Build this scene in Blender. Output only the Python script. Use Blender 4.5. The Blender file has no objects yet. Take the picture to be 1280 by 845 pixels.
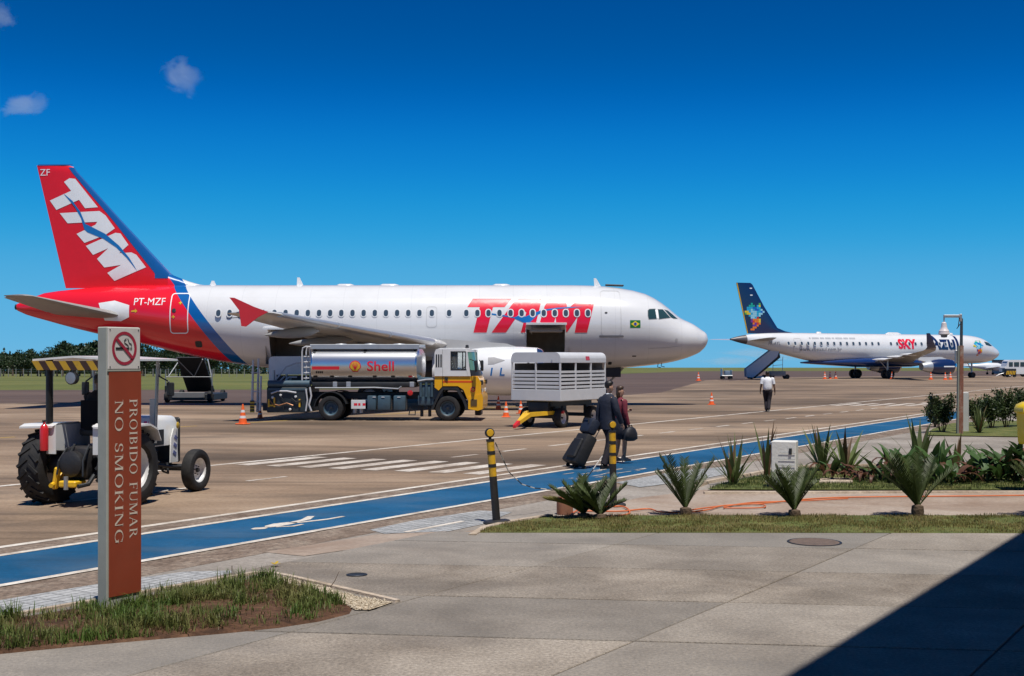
import bpy, bmesh, math, random
from mathutils import Vector, Matrix, Euler, noise
from mathutils.bvhtree import BVHTree
R = math.radians
random.seed(7)
SC = bpy.context.scene
COL = SC.collection

# ---------------------------------------------------------------- camera, sky, sun, exposure
F, HC, HY = 1550.0, 2.28, 448.0            # focal length in photo pixels, eye height, horizon row
cam_d = bpy.data.cameras.new('camera'); cam = bpy.data.objects.new('camera', cam_d); COL.objects.link(cam)
cam.location = (0, 0, HC); cam.rotation_euler = (R(90), 0, 0)
cam_d.sensor_width = 36; cam_d.lens = 36 * F / 1280; cam_d.shift_y = 25.5 / 1280
cam_d.clip_start = 0.05; cam_d.clip_end = 20000
SC.camera = cam

SUN_EL, SUN_H = R(71), Vector((0.36, -0.93, 0)).normalized()
world = bpy.data.worlds.new('World'); SC.world = world; world.use_nodes = True
wn = world.node_tree.nodes; wl = world.node_tree.links
bg = wn['Background']; sky = wn.new('ShaderNodeTexSky'); sky.sky_type = 'NISHITA'; sky.sun_disc = False
sky.sun_elevation = SUN_EL; sky.sun_rotation = math.atan2(SUN_H.x, SUN_H.y)
sky.air_density = 0.5; sky.dust_density = 0.0; sky.ozone_density = 3.0; sky.altitude = 240
# the camera graded its sky to a deep polarised blue: the same grade for the whole dome
g1 = wn.new('ShaderNodeVectorMath'); g1.operation = 'SCALE'; g1.inputs['Scale'].default_value = .075; wl.new(sky.outputs[0], g1.inputs[0])
cv = wn.new('ShaderNodeRGBCurve'); wl.new(g1.outputs[0], cv.inputs['Color'])
for ci, pts in enumerate(([(0, 0), (.11, .004), (.15, .018), (.22, .065), (.45, .120), (1, .26)], [(0, 0), (.06, .035), (.119, .07), (.188, .185), (.25, .275), (.347, .345), (.558, .395), (1, .50)], [(0, 0), (.12, .14), (.238, .28), (.347, .53), (.423, .59), (.515, .62), (.60, .64), (1, .74)])):
    c = cv.mapping.curves[ci]; c.points[0].location = pts[0]; c.points[-1].location = pts[-1]
    for q in pts[1:-1]: c.points.new(*q)
cv.mapping.update()
g2 = wn.new('ShaderNodeVectorMath'); g2.operation = 'SCALE'; g2.inputs['Scale'].default_value = 10; wl.new(cv.outputs[0], g2.inputs[0]); wl.new(g2.outputs[0], bg.inputs['Color'])
bg.inputs['Strength'].default_value = 0.1
sun_d = bpy.data.lights.new('sun', 'SUN'); sun = bpy.data.objects.new('sun', sun_d); COL.objects.link(sun)
sun_d.energy = 4.3; sun_d.angle = R(0.53); sun_d.color = (1.0, 0.955, 0.88)
sun.rotation_euler = (-(SUN_H * math.cos(SUN_EL) + Vector((0, 0, math.sin(SUN_EL))))).to_track_quat('-Z', 'Y').to_euler()
sun.location = (0, 0, 60)
SC.view_settings.view_transform = 'Standard'; SC.view_settings.look = 'None'
SC.view_settings.exposure = 0.22; SC.view_settings.gamma = 1.0
SC.cycles.volume_bounces = 2

# ---------------------------------------------------------------- helpers
def tag(o, label=None, cat=None, group=None, kind=None):
    if label: o['label'] = label
    if cat: o['category'] = cat
    if group: o['group'] = group
    if kind: o['kind'] = kind
    return o
def empty(name, loc=(0, 0, 0), rz=0.0, label=None, cat=None, group=None):
    o = bpy.data.objects.new(name, None); COL.objects.link(o); o.location = loc; o.rotation_euler = (0, 0, rz)
    o.empty_display_size = 0.2
    return tag(o, label, cat, group)
def link(name, me, parent=None):
    o = bpy.data.objects.new(name, me); COL.objects.link(o); o.parent = parent; return o
def copy_tree(o, parent=None):
    c = o.copy(); COL.objects.link(c); c.parent = parent
    for ch in list(o.children): copy_tree(ch, c)
    return c
def rotm(rot):
    if rot is None: return Matrix.Identity(3)
    if isinstance(rot, Matrix): return rot.to_3x3()
    return Euler(rot).to_matrix()
class MB:
    def __init__(s): s.v = []; s.f = []
    def add(s, vs, fs):
        o = len(s.v); s.v += [tuple(p) for p in vs]; s.f += [tuple(i + o for i in f) for f in fs]; return s
    def box(s, c, d, rot=None, bev=0.0):
        m = rotm(rot); c = Vector(c); hx, hy, hz = d[0] / 2, d[1] / 2, d[2] / 2
        if bev <= 0:
            vs = [c + m @ Vector((x * hx, y * hy, z * hz)) for x in (-1, 1) for y in (-1, 1) for z in (-1, 1)]
            return s.add(vs, [(0, 1, 3, 2), (4, 6, 7, 5), (0, 4, 5, 1), (2, 3, 7, 6), (0, 2, 6, 4), (1, 5, 7, 3)])
        b = min(bev, hx * .95, hy * .95, hz * .95)
        bm = bmesh.new(); bmesh.ops.create_cube(bm, size=1.0)
        for v in bm.verts: v.co = Vector((v.co.x * 2 * hx, v.co.y * 2 * hy, v.co.z * 2 * hz))
        bmesh.ops.bevel(bm, geom=list(bm.edges), offset=b, segments=2 if b > .03 else 1, affect='EDGES', profile=.5)
        bm.verts.index_update()
        s.add([c + m @ v.co for v in bm.verts], [[v.index for v in f.verts] for f in bm.faces]); bm.free(); return s
    def span(s, a, b, bev=0.0):
        return s.box([(a[i] + b[i]) / 2 for i in range(3)], [abs(b[i] - a[i]) for i in range(3)], None, bev)
    def cyl(s, p, q, r, r2=None, n=12, caps=True):
        p = Vector(p); q = Vector(q); r2 = r if r2 is None else r2
        d = (q - p).normalized(); a = d.orthogonal().normalized(); b = d.cross(a)
        vs = []
        for i in range(n):
            t = 2 * math.pi * i / n; u = a * math.cos(t) + b * math.sin(t); vs += [p + u * r, q + u * r2]
        fs = [(2 * i, 2 * ((i + 1) % n), 2 * ((i + 1) % n) + 1, 2 * i + 1) for i in range(n)]
        if caps: fs += [tuple(2 * i for i in reversed(range(n))), tuple(2 * i + 1 for i in range(n))]
        return s.add(vs, fs)
    def tube(s, pts, r, n=8):
        pts = [Vector(p) for p in pts]; rings = []
        ref = None
        for i, p in enumerate(pts):
            d = (pts[min(i + 1, len(pts) - 1)] - pts[max(i - 1, 0)]).normalized()
            if ref is None: ref = d.orthogonal().normalized()
            a = (ref - d * ref.dot(d)).normalized(); ref = a; b = d.cross(a)
            rr = r[i] if isinstance(r, (list, tuple)) else r
            rings.append([p + (a * math.cos(2 * math.pi * k / n) + b * math.sin(2 * math.pi * k / n)) * rr for k in range(n)])
        return s.loft(rings)
    def loft(s, rings, cap=True, closed=True):
        n = len(rings[0]); vs = [p for r in rings for p in r]; fs = []
        for i in range(len(rings) - 1):
            for k in range(n if closed else n - 1):
                k2 = (k + 1) % n; fs.append((i * n + k, i * n + k2, (i + 1) * n + k2, (i + 1) * n + k))
        if cap: fs += [tuple(reversed(range(n))), tuple((len(rings) - 1) * n + k for k in range(n))]
        return s.add(vs, fs)
    def lathe(s, prof, o=(0, 0, 0), axis=(0, 0, 1), n=20, closed=False):
        o = Vector(o); d = Vector(axis).normalized(); a = d.orthogonal().normalized(); b = d.cross(a)
        rings = [[o + d * h + (a * math.cos(2 * math.pi * k / n) + b * math.sin(2 * math.pi * k / n)) * max(r, 1e-4) for k in range(n)] for r, h in prof]
        if closed: rings.append(rings[0])
        return s.loft(rings, cap=not closed)
    def prism(s, poly, ax, a, b):
        def P(u, w, h): return {'x': (h, u, w), 'y': (u, h, w), 'z': (u, w, h)}[ax]
        n = len(poly); vs = [P(u, w, a) for u, w in poly] + [P(u, w, b) for u, w in poly]
        fs = [tuple(reversed(range(n))), tuple(range(n, 2 * n))] + [(i, (i + 1) % n, n + (i + 1) % n, n + i) for i in range(n)]
        return s.add(vs, fs)
    def mesh(s, name, smooth=35):
        me = bpy.data.meshes.new(name); me.from_pydata(s.v, [], s.f)
        bm = bmesh.new(); bm.from_mesh(me); bmesh.ops.recalc_face_normals(bm, faces=bm.faces); bm.to_mesh(me); bm.free()
        if smooth:
            me.shade_smooth(); me.set_sharp_from_angle(angle=R(smooth))
        me.update(); return me
    def build(s, name, mat, parent=None, smooth=35):
        me = s.mesh(name, smooth); me.materials.append(mat); return link(name, me, parent)
def B(): return MB()

def G(px, py, z=0.0):
    """ground point seen at a photo pixel"""
    Y = F * (HC - z) / (py - HY); return Vector(((px - 640) * Y / F, Y, z))
def at(px, py, Y): return Vector(((px - 640) * Y / F, Y, HC - (py - HY) * Y / F))
D_ = Vector((0.539, 0.842, 0)).normalized(); N_ = Vector((D_.y, -D_.x, 0))     # along / across the blue walkway
def TV(t, v, z=0.0): p = D_ * t + N_ * v; p.z = z; return p
def tv(p): return p.x * D_.x + p.y * D_.y, p.x * N_.x + p.y * N_.y

# ---------------------------------------------------------------- materials
MATS = {}
def mat(name, col, rough=.6, metal=0.0, var=.10, vs=3.0, bump=0.0, bs=60.0, spec=.5, coat=0.0, objvar=0.0, dirt=0.0, dirtcol=(.12, .09, .06), dscale=1.2):
    if name in MATS: return MATS[name]
    m = bpy.data.materials.new(name); m.use_nodes = True; nt = m.node_tree; n = nt.nodes; l = nt.links
    b = n['Principled BSDF']; b.inputs['Roughness'].default_value = rough; b.inputs['Metallic'].default_value = metal
    b.inputs['Specular IOR Level'].default_value = spec; b.inputs['Coat Weight'].default_value = coat; b.inputs['Coat Roughness'].default_value = .06
    tc = n.new('ShaderNodeTexCoord'); tx = n.new('ShaderNodeTexNoise'); tx.inputs['Scale'].default_value = vs; tx.inputs['Detail'].default_value = 6
    tx.inputs['Roughness'].default_value = .65
    l.new(tc.outputs['Object'], tx.inputs['Vector'])
    mr = n.new('ShaderNodeMapRange'); mr.inputs[1].default_value = .25; mr.inputs[2].default_value = .75
    mr.inputs[3].default_value = 1 - var; mr.inputs[4].default_value = 1 + var; l.new(tx.outputs['Fac'], mr.inputs[0])
    val = mr.outputs[0]
    if objvar:
        oi = n.new('ShaderNodeObjectInfo'); m2 = n.new('ShaderNodeMapRange'); m2.inputs[3].default_value = 1 - objvar; m2.inputs[4].default_value = 1 + objvar
        l.new(oi.outputs['Random'], m2.inputs[0]); mm = n.new('ShaderNodeMath'); mm.operation = 'MULTIPLY'
        l.new(val, mm.inputs[0]); l.new(m2.outputs[0], mm.inputs[1]); val = mm.outputs[0]
    mx = n.new('ShaderNodeVectorMath'); mx.operation = 'SCALE'; mx.inputs[0].default_value = col[:3]; l.new(val, mx.inputs['Scale'])
    out = mx.outputs[0]
    if dirt:
        t2 = n.new('ShaderNodeTexNoise'); t2.inputs['Scale'].default_value = dscale; t2.inputs['Detail'].default_value = 8; t2.inputs['Roughness'].default_value = .7
        l.new(tc.outputs['Object'], t2.inputs['Vector'])
        d2 = n.new('ShaderNodeMapRange'); d2.inputs[1].default_value = .48; d2.inputs[2].default_value = .72; d2.inputs[4].default_value = dirt
        l.new(t2.outputs['Fac'], d2.inputs[0])
        mi = n.new('ShaderNodeMix'); mi.data_type = 'RGBA'; l.new(d2.outputs[0], mi.inputs[0]); l.new(out, mi.inputs[6]); mi.inputs[7].default_value = (*dirtcol, 1)
        out = mi.outputs[2]
    l.new(out, b.inputs['Base Color'])
    if bump:
        tb = n.new('ShaderNodeTexNoise'); tb.inputs['Scale'].default_value = bs; tb.inputs['Detail'].default_value = 4
        l.new(tc.outputs['Object'], tb.inputs['Vector'])
        bu = n.new('ShaderNodeBump'); bu.inputs['Strength'].default_value = bump; bu.inputs['Distance'].default_value = .02
        l.new(tb.outputs['Fac'], bu.inputs['Height']); l.new(bu.outputs[0], b.inputs['Normal'])
    MATS[name] = m; return m
def glassmat(name, col, rough=.05):
    m = mat(name, col, rough, var=.05, spec=.8, coat=.6); return m
def leafmat(name, col, var=.35, trans=.25, objvar=.15, col2=None, hue=.5):
    if name in MATS: return MATS[name]
    m = mat(name, col, .5, var=var, vs=6, spec=.35, objvar=objvar)
    n = m.node_tree.nodes; l = m.node_tree.links; b = n['Principled BSDF']; o = [x for x in n if x.type == 'OUTPUT_MATERIAL'][0]
    t = n.new('ShaderNodeBsdfTranslucent'); ms = n.new('ShaderNodeMixShader'); ms.inputs[0].default_value = trans
    src = b.inputs['Base Color'].links[0].from_socket
    if col2:
        g = n.new('ShaderNodeTexNoise'); g.inputs['Scale'].default_value = 1.7; g.inputs['Detail'].default_value = 3
        geo = n.new('ShaderNodeNewGeometry'); l.new(geo.outputs['Position'], g.inputs['Vector'])
        mp = n.new('ShaderNodeMapRange'); mp.inputs[1].default_value = .4; mp.inputs[2].default_value = .65; l.new(g.outputs['Fac'], mp.inputs[0])
        mi = n.new('ShaderNodeMix'); mi.data_type = 'RGBA'; l.new(mp.outputs[0], mi.inputs[0]); l.new(src, mi.inputs[6]); mi.inputs[7].default_value = (*col2, 1)
        src = mi.outputs[2]; l.new(src, b.inputs['Base Color'])
    l.new(src, t.inputs['Color']); l.new(b.outputs[0], ms.inputs[1]); l.new(t.outputs[0], ms.inputs[2]); l.new(ms.outputs[0], o.inputs['Surface'])
    return m
WHITE = mat('white_paint', (.78, .78, .77), .35, var=.05, dirt=.18, coat=.2)
BLACK = mat('black_rubber', (.022, .022, .023), .75, var=.3, vs=8, bump=.15, bs=30, dirt=.25, dirtcol=(.075, .062, .05), dscale=4, spec=.3)
DARK = mat('dark_metal', (.03, .033, .037), .5, metal=.3, var=.3, dirt=.3, dirtcol=(.08, .06, .04))
STEEL = mat('grey_steel', (.42, .43, .44), .4, metal=.7, var=.15, dirt=.2)
GALV = mat('galvanised', (.50, .52, .54), .42, metal=.6, var=.12)
YELLOW = mat('yellow_paint', (.78, .46, .02), .4, var=.1, dirt=.25, coat=.15)
REDP = mat('red_paint', (.62, .02, .025), .35, var=.06, coat=.3)
ORANGE = mat('orange_plastic', (.85, .13, .02), .5, var=.12, dirt=.2)
CHROME = mat('polished_aluminium', (.80, .81, .82), .2, metal=1.0, var=.05)
GLASSD = glassmat('dark_glass', (.02, .03, .035))
SKIN_D = mat('skin_brown', (.14, .07, .045), .5, var=.08)
SKIN_L = mat('skin_light', (.46, .26, .18), .5, var=.06)

# ---------------------------------------------------------------- decals and lettering laid on a surface
def bvh_of(*objs):
    vs = []; fs = []
    for o in objs:
        off = len(vs); vs += [v.co.copy() for v in o.data.vertices]; fs += [[i + off for i in p.vertices] for p in o.data.polygons]
    return BVHTree.FromPolygons(vs, fs)
def lay(bm, bvh, step=.15, off=.008, side=-1):
    """bm holds flat faces in (x, z); cut finely and pushed on to the surface seen along y"""
    if step:
        xs = [v.co.x for v in bm.verts]; zs = [v.co.z for v in bm.verts]
        for ax, lo, hi in ((0, min(xs), max(xs)), (2, min(zs), max(zs))):
            k = math.floor(lo / step) + 1
            while k * step < hi:
                co = Vector((0, 0, 0)); co[ax] = k * step; no = Vector((0, 0, 0)); no[ax] = 1
                bmesh.ops.bisect_plane(bm, geom=bm.verts[:] + bm.edges[:] + bm.faces[:], plane_co=co, plane_no=no, dist=1e-5); k += 1
    last = None
    for v in bm.verts:
        h = bvh.ray_cast(Vector((v.co.x, side * 40, v.co.z)), Vector((0, -side, 0)))
        if h[0] is None:
            h = bvh.find_nearest(Vector((v.co.x, side * 3, v.co.z)))
        nrm = h[1]
        if nrm.y * side < 0: nrm = -nrm
        v.co = h[0] + nrm * off
    return bm
def bm_obj(bm, name, m, parent, smooth=True):
    me = bpy.data.meshes.new(name); bm.to_mesh(me); bm.free(); me.materials.append(m)
    if smooth: me.shade_smooth()
    return link(name, me, parent)
def polys_bm(polys):
    bm = bmesh.new()
    for p in polys:
        vs = [bm.verts.new((x, 0, z)) for x, z in p]; f = bm.faces.new(vs); f.normal_update()
        if f.normal.y > 0: f.normal_flip()
    bmesh.ops.triangulate(bm, faces=bm.faces[:]); return bm
def text_bm(s, size, bold=0.0, shear=0.0, space=1.0, width=1.0, align='LEFT'):
    cu = bpy.data.curves.new('text', 'FONT'); cu.body = s; cu.size = size; cu.offset = bold; cu.shear = shear; cu.space_character = space
    cu.align_x = align; cu.resolution_u = 3
    o = bpy.data.objects.new('text', cu); COL.objects.link(o)
    me = o.to_mesh(); bm = bmesh.new(); bm.from_mesh(me); o.to_mesh_clear()
    bpy.data.objects.remove(o); bpy.data.curves.remove(cu)
    for v in bm.verts: v.co = Vector((v.co.x * width, 0, v.co.y))
    bm.normal_update(); bmesh.ops.triangulate(bm, faces=bm.faces[:])
    return bm
def text_on(s, name, size, x, z, bvh, m, parent, step=.2, off=.009, **kw):
    bm = text_bm(s, size, **kw); bmesh.ops.translate(bm, verts=bm.verts, vec=(x, 0, z)); lay(bm, bvh, step, off); return bm_obj(bm, name, m, parent)
def polys_on(polys, name, bvh, m, parent, step=.15, off=.008):
    return bm_obj(lay(polys_bm(polys), bvh, step, off), name, m, parent)
def rrect(cx, cz, w, h, r, n=4):
    o = []
    for sx, sz, a0 in ((1, 1, 0), (-1, 1, 90), (-1, -1, 180), (1, -1, 270)):
        for k in range(n + 1):
            a = R(a0 + 90 * k / n); o.append((cx + sx * (w / 2 - r) + r * math.cos(a), cz + sz * (h / 2 - r) + r * math.sin(a)))
    return o
def ring_polys(cx, cz, w, h, r, t, n=4):
    a = rrect(cx, cz, w, h, r, n); b = rrect(cx, cz, w - 2 * t, h - 2 * t, max(r - t, .005), n); k = len(a)
    return [[a[i], a[(i + 1) % k], b[(i + 1) % k], b[i]] for i in range(k)]
def flat_text(s, name, size, m, parent, origin, right, up, off=.003, **kw):
    """lettering on a flat face: origin, right and up vectors"""
    bm = text_bm(s, size, **kw); o = Vector(origin); r = Vector(right).normalized(); u = Vector(up).normalized(); nn = r.cross(u)
    for v in bm.verts: v.co = o + r * v.co.x + u * v.co.z + nn * off
    return bm_obj(bm, name, m, parent, False)
# ================================================================ the ground
def lerp(a, b, t): t = max(0, min(1, t)); return a + (b - a) * t
def tz(x, y):
    k = (x + 60) / 110.0
    y0 = lerp(96, 150, k); s = lerp(.0105, .0073, k)
    return -s * max(0.0, y - y0)
def nodes(m): return m.node_tree.nodes, m.node_tree.links, m.node_tree.nodes['Principled BSDF']
def ground_mat(name, c1, c2, c3, sc=.25, stretch=(1, 1, 1), fine=.12, bump=.2, rough=.85, grid=None, gdark=.55, grot=0.0, stain=None, stain_amt=.5, fscale=14, streak=0.0):
    m = bpy.data.materials.new(name); m.use_nodes = True; n, l, b = nodes(m); b.inputs['Roughness'].default_value = rough
    b.inputs['Specular IOR Level'].default_value = .25
    geo = n.new('ShaderNodeNewGeometry'); mp = n.new('ShaderNodeMapping'); mp.inputs['Scale'].default_value = stretch; l.new(geo.outputs['Position'], mp.inputs['Vector'])
    t1 = n.new('ShaderNodeTexNoise'); t1.inputs['Scale'].default_value = sc; t1.inputs['Detail'].default_value = 9; t1.inputs['Roughness'].default_value = .62; t1.inputs['Distortion'].default_value = .4
    l.new(mp.outputs[0], t1.inputs['Vector'])
    cr = n.new('ShaderNodeValToRGB'); e = cr.color_ramp.elements; e[0].position = .32; e[1].position = .70; e[0].color = (*c1, 1); e[1].color = (*c3, 1)
    e2 = cr.color_ramp.elements.new(.5); e2.color = (*c2, 1); l.new(t1.outputs['Fac'], cr.inputs[0])
    out = cr.outputs[0]
    t2 = n.new('ShaderNodeTexNoise'); t2.inputs['Scale'].default_value = fscale; t2.inputs['Detail'].default_value = 8; t2.inputs['Roughness'].default_value = .75; l.new(geo.outputs['Position'], t2.inputs['Vector'])
    mr = n.new('ShaderNodeMapRange'); mr.inputs[1].default_value = .3; mr.inputs[2].default_value = .7; mr.inputs[3].default_value = 1 - fine * 1.6; mr.inputs[4].default_value = 1 + fine * 1.6; l.new(t2.outputs['Fac'], mr.inputs[0])
    sc_ = n.new('ShaderNodeVectorMath'); sc_.operation = 'SCALE'; l.new(out, sc_.inputs[0]); l.new(mr.outputs[0], sc_.inputs['Scale']); out = sc_.outputs[0]
    if stain:
        t3 = n.new('ShaderNodeTexNoise'); t3.inputs['Scale'].default_value = .9; t3.inputs['Detail'].default_value = 5; t3.inputs['Roughness'].default_value = .55
        mp3 = n.new('ShaderNodeMapping'); mp3.inputs['Location'].default_value = (17, 5, 3); mp3.inputs['Scale'].default_value = (.35, .8, 1); l.new(geo.outputs['Position'], mp3.inputs['Vector']); l.new(mp3.outputs[0], t3.inputs['Vector'])
        m3 = n.new('ShaderNodeMapRange'); m3.inputs[1].default_value = .52; m3.inputs[2].default_value = .70; m3.inputs[4].default_value = stain_amt; l.new(t3.outputs['Fac'], m3.inputs[0])
        mi = n.new('ShaderNodeMix'); mi.data_type = 'RGBA'; l.new(m3.outputs[0], mi.inputs[0]); l.new(out, mi.inputs[6]); mi.inputs[7].default_value = (*stain, 1); out = mi.outputs[2]
    if streak:
        for sv, loc, lo, hi, dk in (((.035, 1.9, 1), (3, 1, 0), .52, .68, 1 - streak), ((.05, .13, 1), (9, 4, 0), .45, .62, 1 - streak * 1.25), ((.02, 4.2, 1), (1, 7, 0), .58, .66, 1 + streak * .6)):
            mq = n.new('ShaderNodeMapping'); mq.inputs['Scale'].default_value = sv; mq.inputs['Location'].default_value = loc; l.new(geo.outputs['Position'], mq.inputs['Vector'])
            tq = n.new('ShaderNodeTexNoise'); tq.inputs['Scale'].default_value = 1; tq.inputs['Detail'].default_value = 6; tq.inputs['Roughness'].default_value = .6; l.new(mq.outputs[0], tq.inputs['Vector'])
            rq = n.new('ShaderNodeMapRange'); rq.inputs[1].default_value = lo; rq.inputs[2].default_value = hi; rq.inputs[3].default_value = 1; rq.inputs[4].default_value = dk; l.new(tq.outputs['Fac'], rq.inputs[0])
            vq = n.new('ShaderNodeVectorMath'); vq.operation = 'SCALE'; l.new(out, vq.inputs[0]); l.new(rq.outputs[0], vq.inputs['Scale']); out = vq.outputs[0]
    if grid:
        mg = n.new('ShaderNodeMapping'); mg.inputs['Rotation'].default_value = (0, 0, grot); l.new(geo.outputs['Position'], mg.inputs['Vector'])
        br = n.new('ShaderNodeTexBrick'); br.offset = 0; br.inputs['Scale'].default_value = 1; br.inputs['Mortar Size'].default_value = grid[2]; br.inputs['Brick Width'].default_value = grid[0]; br.inputs['Row Height'].default_value = grid[1]
        br.inputs['Color1'].default_value = (1, 1, 1, 1); br.inputs['Color2'].default_value = (.88, .88, .88, 1); br.inputs['Mortar'].default_value = (gdark, gdark, gdark, 1)
        l.new(mg.outputs[0], br.inputs['Vector'])
        mm = n.new('ShaderNodeVectorMath'); mm.operation = 'MULTIPLY'; l.new(out, mm.inputs[0]); l.new(br.outputs['Color'], mm.inputs[1]); out = mm.outputs[0]
    l.new(out, b.inputs['Base Color'])
    if bump:
        tb = n.new('ShaderNodeTexNoise'); tb.inputs['Scale'].default_value = 55; tb.inputs['Detail'].default_value = 5; l.new(geo.outputs['Position'], tb.inputs['Vector'])
        bu = n.new('ShaderNodeBump'); bu.inputs['Strength'].default_value = bump; bu.inputs['Distance'].default_value = .02; l.new(tb.outputs['Fac'], bu.inputs['Height']); l.new(bu.outputs[0], b.inputs['Normal'])
    return m
AZ = -math.atan2(D_.y, D_.x)
GRASSFAR = ground_mat('far_grass', (.075, .088, .020), (.115, .125, .030), (.18, .16, .05), .05, fine=.25, bump=0)
APRON = ground_mat('apron_concrete', (.14, .100, .070), (.275, .193, .130), (.42, .315, .225), .20, (.34, 1, 1), fine=.16, bump=.25, grid=(6, 5, .012), gdark=.72, grot=AZ, stain=(.10, .077, .060), stain_amt=.6, streak=.33)
ASPHALT = ground_mat('taxiway_asphalt', (.078, .052, .044), (.098, .066, .054), (.13, .09, .072), .12, (.4, 1, 1), fine=.15, bump=.2)
BLUE = ground_mat('blue_floor_paint', (.008, .072, .155), (.010, .088, .195), (.025, .11, .22), .9, fine=.13, bump=.15, rough=.6, stain=(.09, .13, .17), stain_amt=.5, streak=.14)
LINE = ground_mat('white_line_paint', (.38, .32, .26), (.58, .52, .45), (.66, .62, .56), 1.4, fine=.2, bump=.1, rough=.7)
LINEOLD = ground_mat('worn_white_paint', (.30, .24, .19), (.48, .42, .36), (.60, .55, .49), 1.2, fine=.25, bump=.1, rough=.75)
YLINE = ground_mat('worn_yellow_paint', (.30, .20, .07), (.42, .28, .07), (.45, .30, .10), 1.2, fine=.25, bump=.1)
CONC = ground_mat('pavement_concrete', (.20, .172, .145), (.275, .243, .212), (.345, .31, .275), .55, fine=.2, bump=.35, stain=(.155, .135, .118), stain_amt=.5)
GUTTER = ground_mat('gutter_gravel', (.12, .085, .062), (.20, .15, .115), (.27, .22, .175), 2.2, fine=.4, bump=.6)
PAVER = ground_mat('grey_paver_blocks', (.27, .275, .28), (.36, .365, .37), (.43, .43, .43), 1.0, fine=.22, bump=.4, grid=(.22, .11, .012), gdark=.5, grot=AZ)
CONC2 = ground_mat('reddish_concrete', (.24, .17, .125), (.32, .25, .20), (.38, .32, .27), .6, fine=.15, bump=.3, stain=(.21, .155, .12), stain_amt=.5)
SOIL = ground_mat('red_soil', (.05, .026, .015), (.085, .042, .023), (.13, .07, .04), 3, fine=.4, bump=.9)
TURF = ground_mat('lawn_turf', (.065, .085, .022), (.10, .115, .032), (.17, .155, .055), 1.4, fine=.3, bump=.6)
KERB = ground_mat('kerb_concrete', (.30, .23, .165), (.42, .34, .26), (.50, .42, .34), 1.5, fine=.2, bump=.4)

def pw(pts):
    def f(x):
        if x <= pts[0][0]: return pts[0][1]
        for (a, b), (c, d) in zip(pts, pts[1:]):
            if x <= c: return b + (d - b) * (x - a) / (c - a)
        return pts[-1][1]
    return f
TAXI = pw([(-60, 88), (-8, 92), (12, 230), (60, 400), (400, 560)])
# terrain: one sheet to the horizon
def grid_sheet(name, xs, ylo, yhi, ny, off, m, kind='structure'):
    mb = MB(); vs = []; fs = []
    for i, x in enumerate(xs):
        a, b = ylo(x), yhi(x)
        for j in range(ny + 1):
            y = a + (b - a) * (j / ny) ** 1.0; vs.append((x, y, tz(x, y) + off))
    for i in range(len(xs) - 1):
        for j in range(ny): k = i * (ny + 1) + j; fs.append((k, k + ny + 1, k + ny + 2, k + 1))
    mb.add(vs, fs); o = mb.build(name, m, None, 60); tag(o, kind=kind); return o
xs = sorted(set([-6000, -3000, -1500, -800, -500, -300, -200, 200, 300, 450, 700, 1200, 2500, 6000] + list(range(-160, 161, 10))))
mb = MB(); ys = [-150, -60, -20, 0, 20, 40, 60, 75, 85, 92, 96, 100, 110, 120, 130, 140, 150, 160, 180, 210, 250, 300, 380, 500, 700, 1000, 1500, 2500, 4500, 9000]
mb.add([(x, y, tz(x, y) - (.45 if -290 < x < 390 and 40 < y < TAXI(x) - 14 else .03)) for x in xs for y in ys], [(i * len(ys) + j, (i + 1) * len(ys) + j, (i + 1) * len(ys) + j + 1, i * len(ys) + j + 1) for i in range(len(xs) - 1) for j in range(len(ys) - 1)])
tag(mb.build('ground', GRASSFAR, None, 60), kind='structure')
xs2 = [-300, -200, -120, -80, -60, -50, -40, -30, -20, -10, 0, 10, 20, 30, 40, 50, 60, 80, 100, 130, 170, 220, 300, 400]
grid_sheet('taxiway', xs2, lambda x: 40, TAXI, 60, -.012, ASPHALT)
grid_sheet('apron', xs2, lambda x: -30, pw([(-300, 63.5), (4, 63.5), (14, 96), (24, 150), (60, 172), (400, 178)]), 60, 0.0, APRON)
def quad_tv(name, t0, t1, v0, v1, z, m, parent=None, kind=None, n=1):
    mb = MB(); vs = []; fs = []
    for i in range(n + 1):
        t = t0 + (t1 - t0) * i / n; vs += [TV(t, v0, z), TV(t, v1, z)]
    fs = [(2 * i, 2 * i + 1, 2 * i + 3, 2 * i + 2) for i in range(n)]
    o = mb.add(vs, fs).build(name, m, parent, 0)
    if kind: tag(o, kind=kind)
    return o
def poly_sheet(name, pts, z, m, parent=None, kind=None, thick=0.0):
    mb = MB()
    if thick: mb.prism([(p[0], p[1]) for p in pts], 'z', z - thick, z)
    else: mb.add([(p[0], p[1], z) for p in pts], [tuple(range(len(pts)))])
    o = mb.build(name, m, parent, 0)
    if kind: tag(o, kind=kind)
    return o
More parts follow.
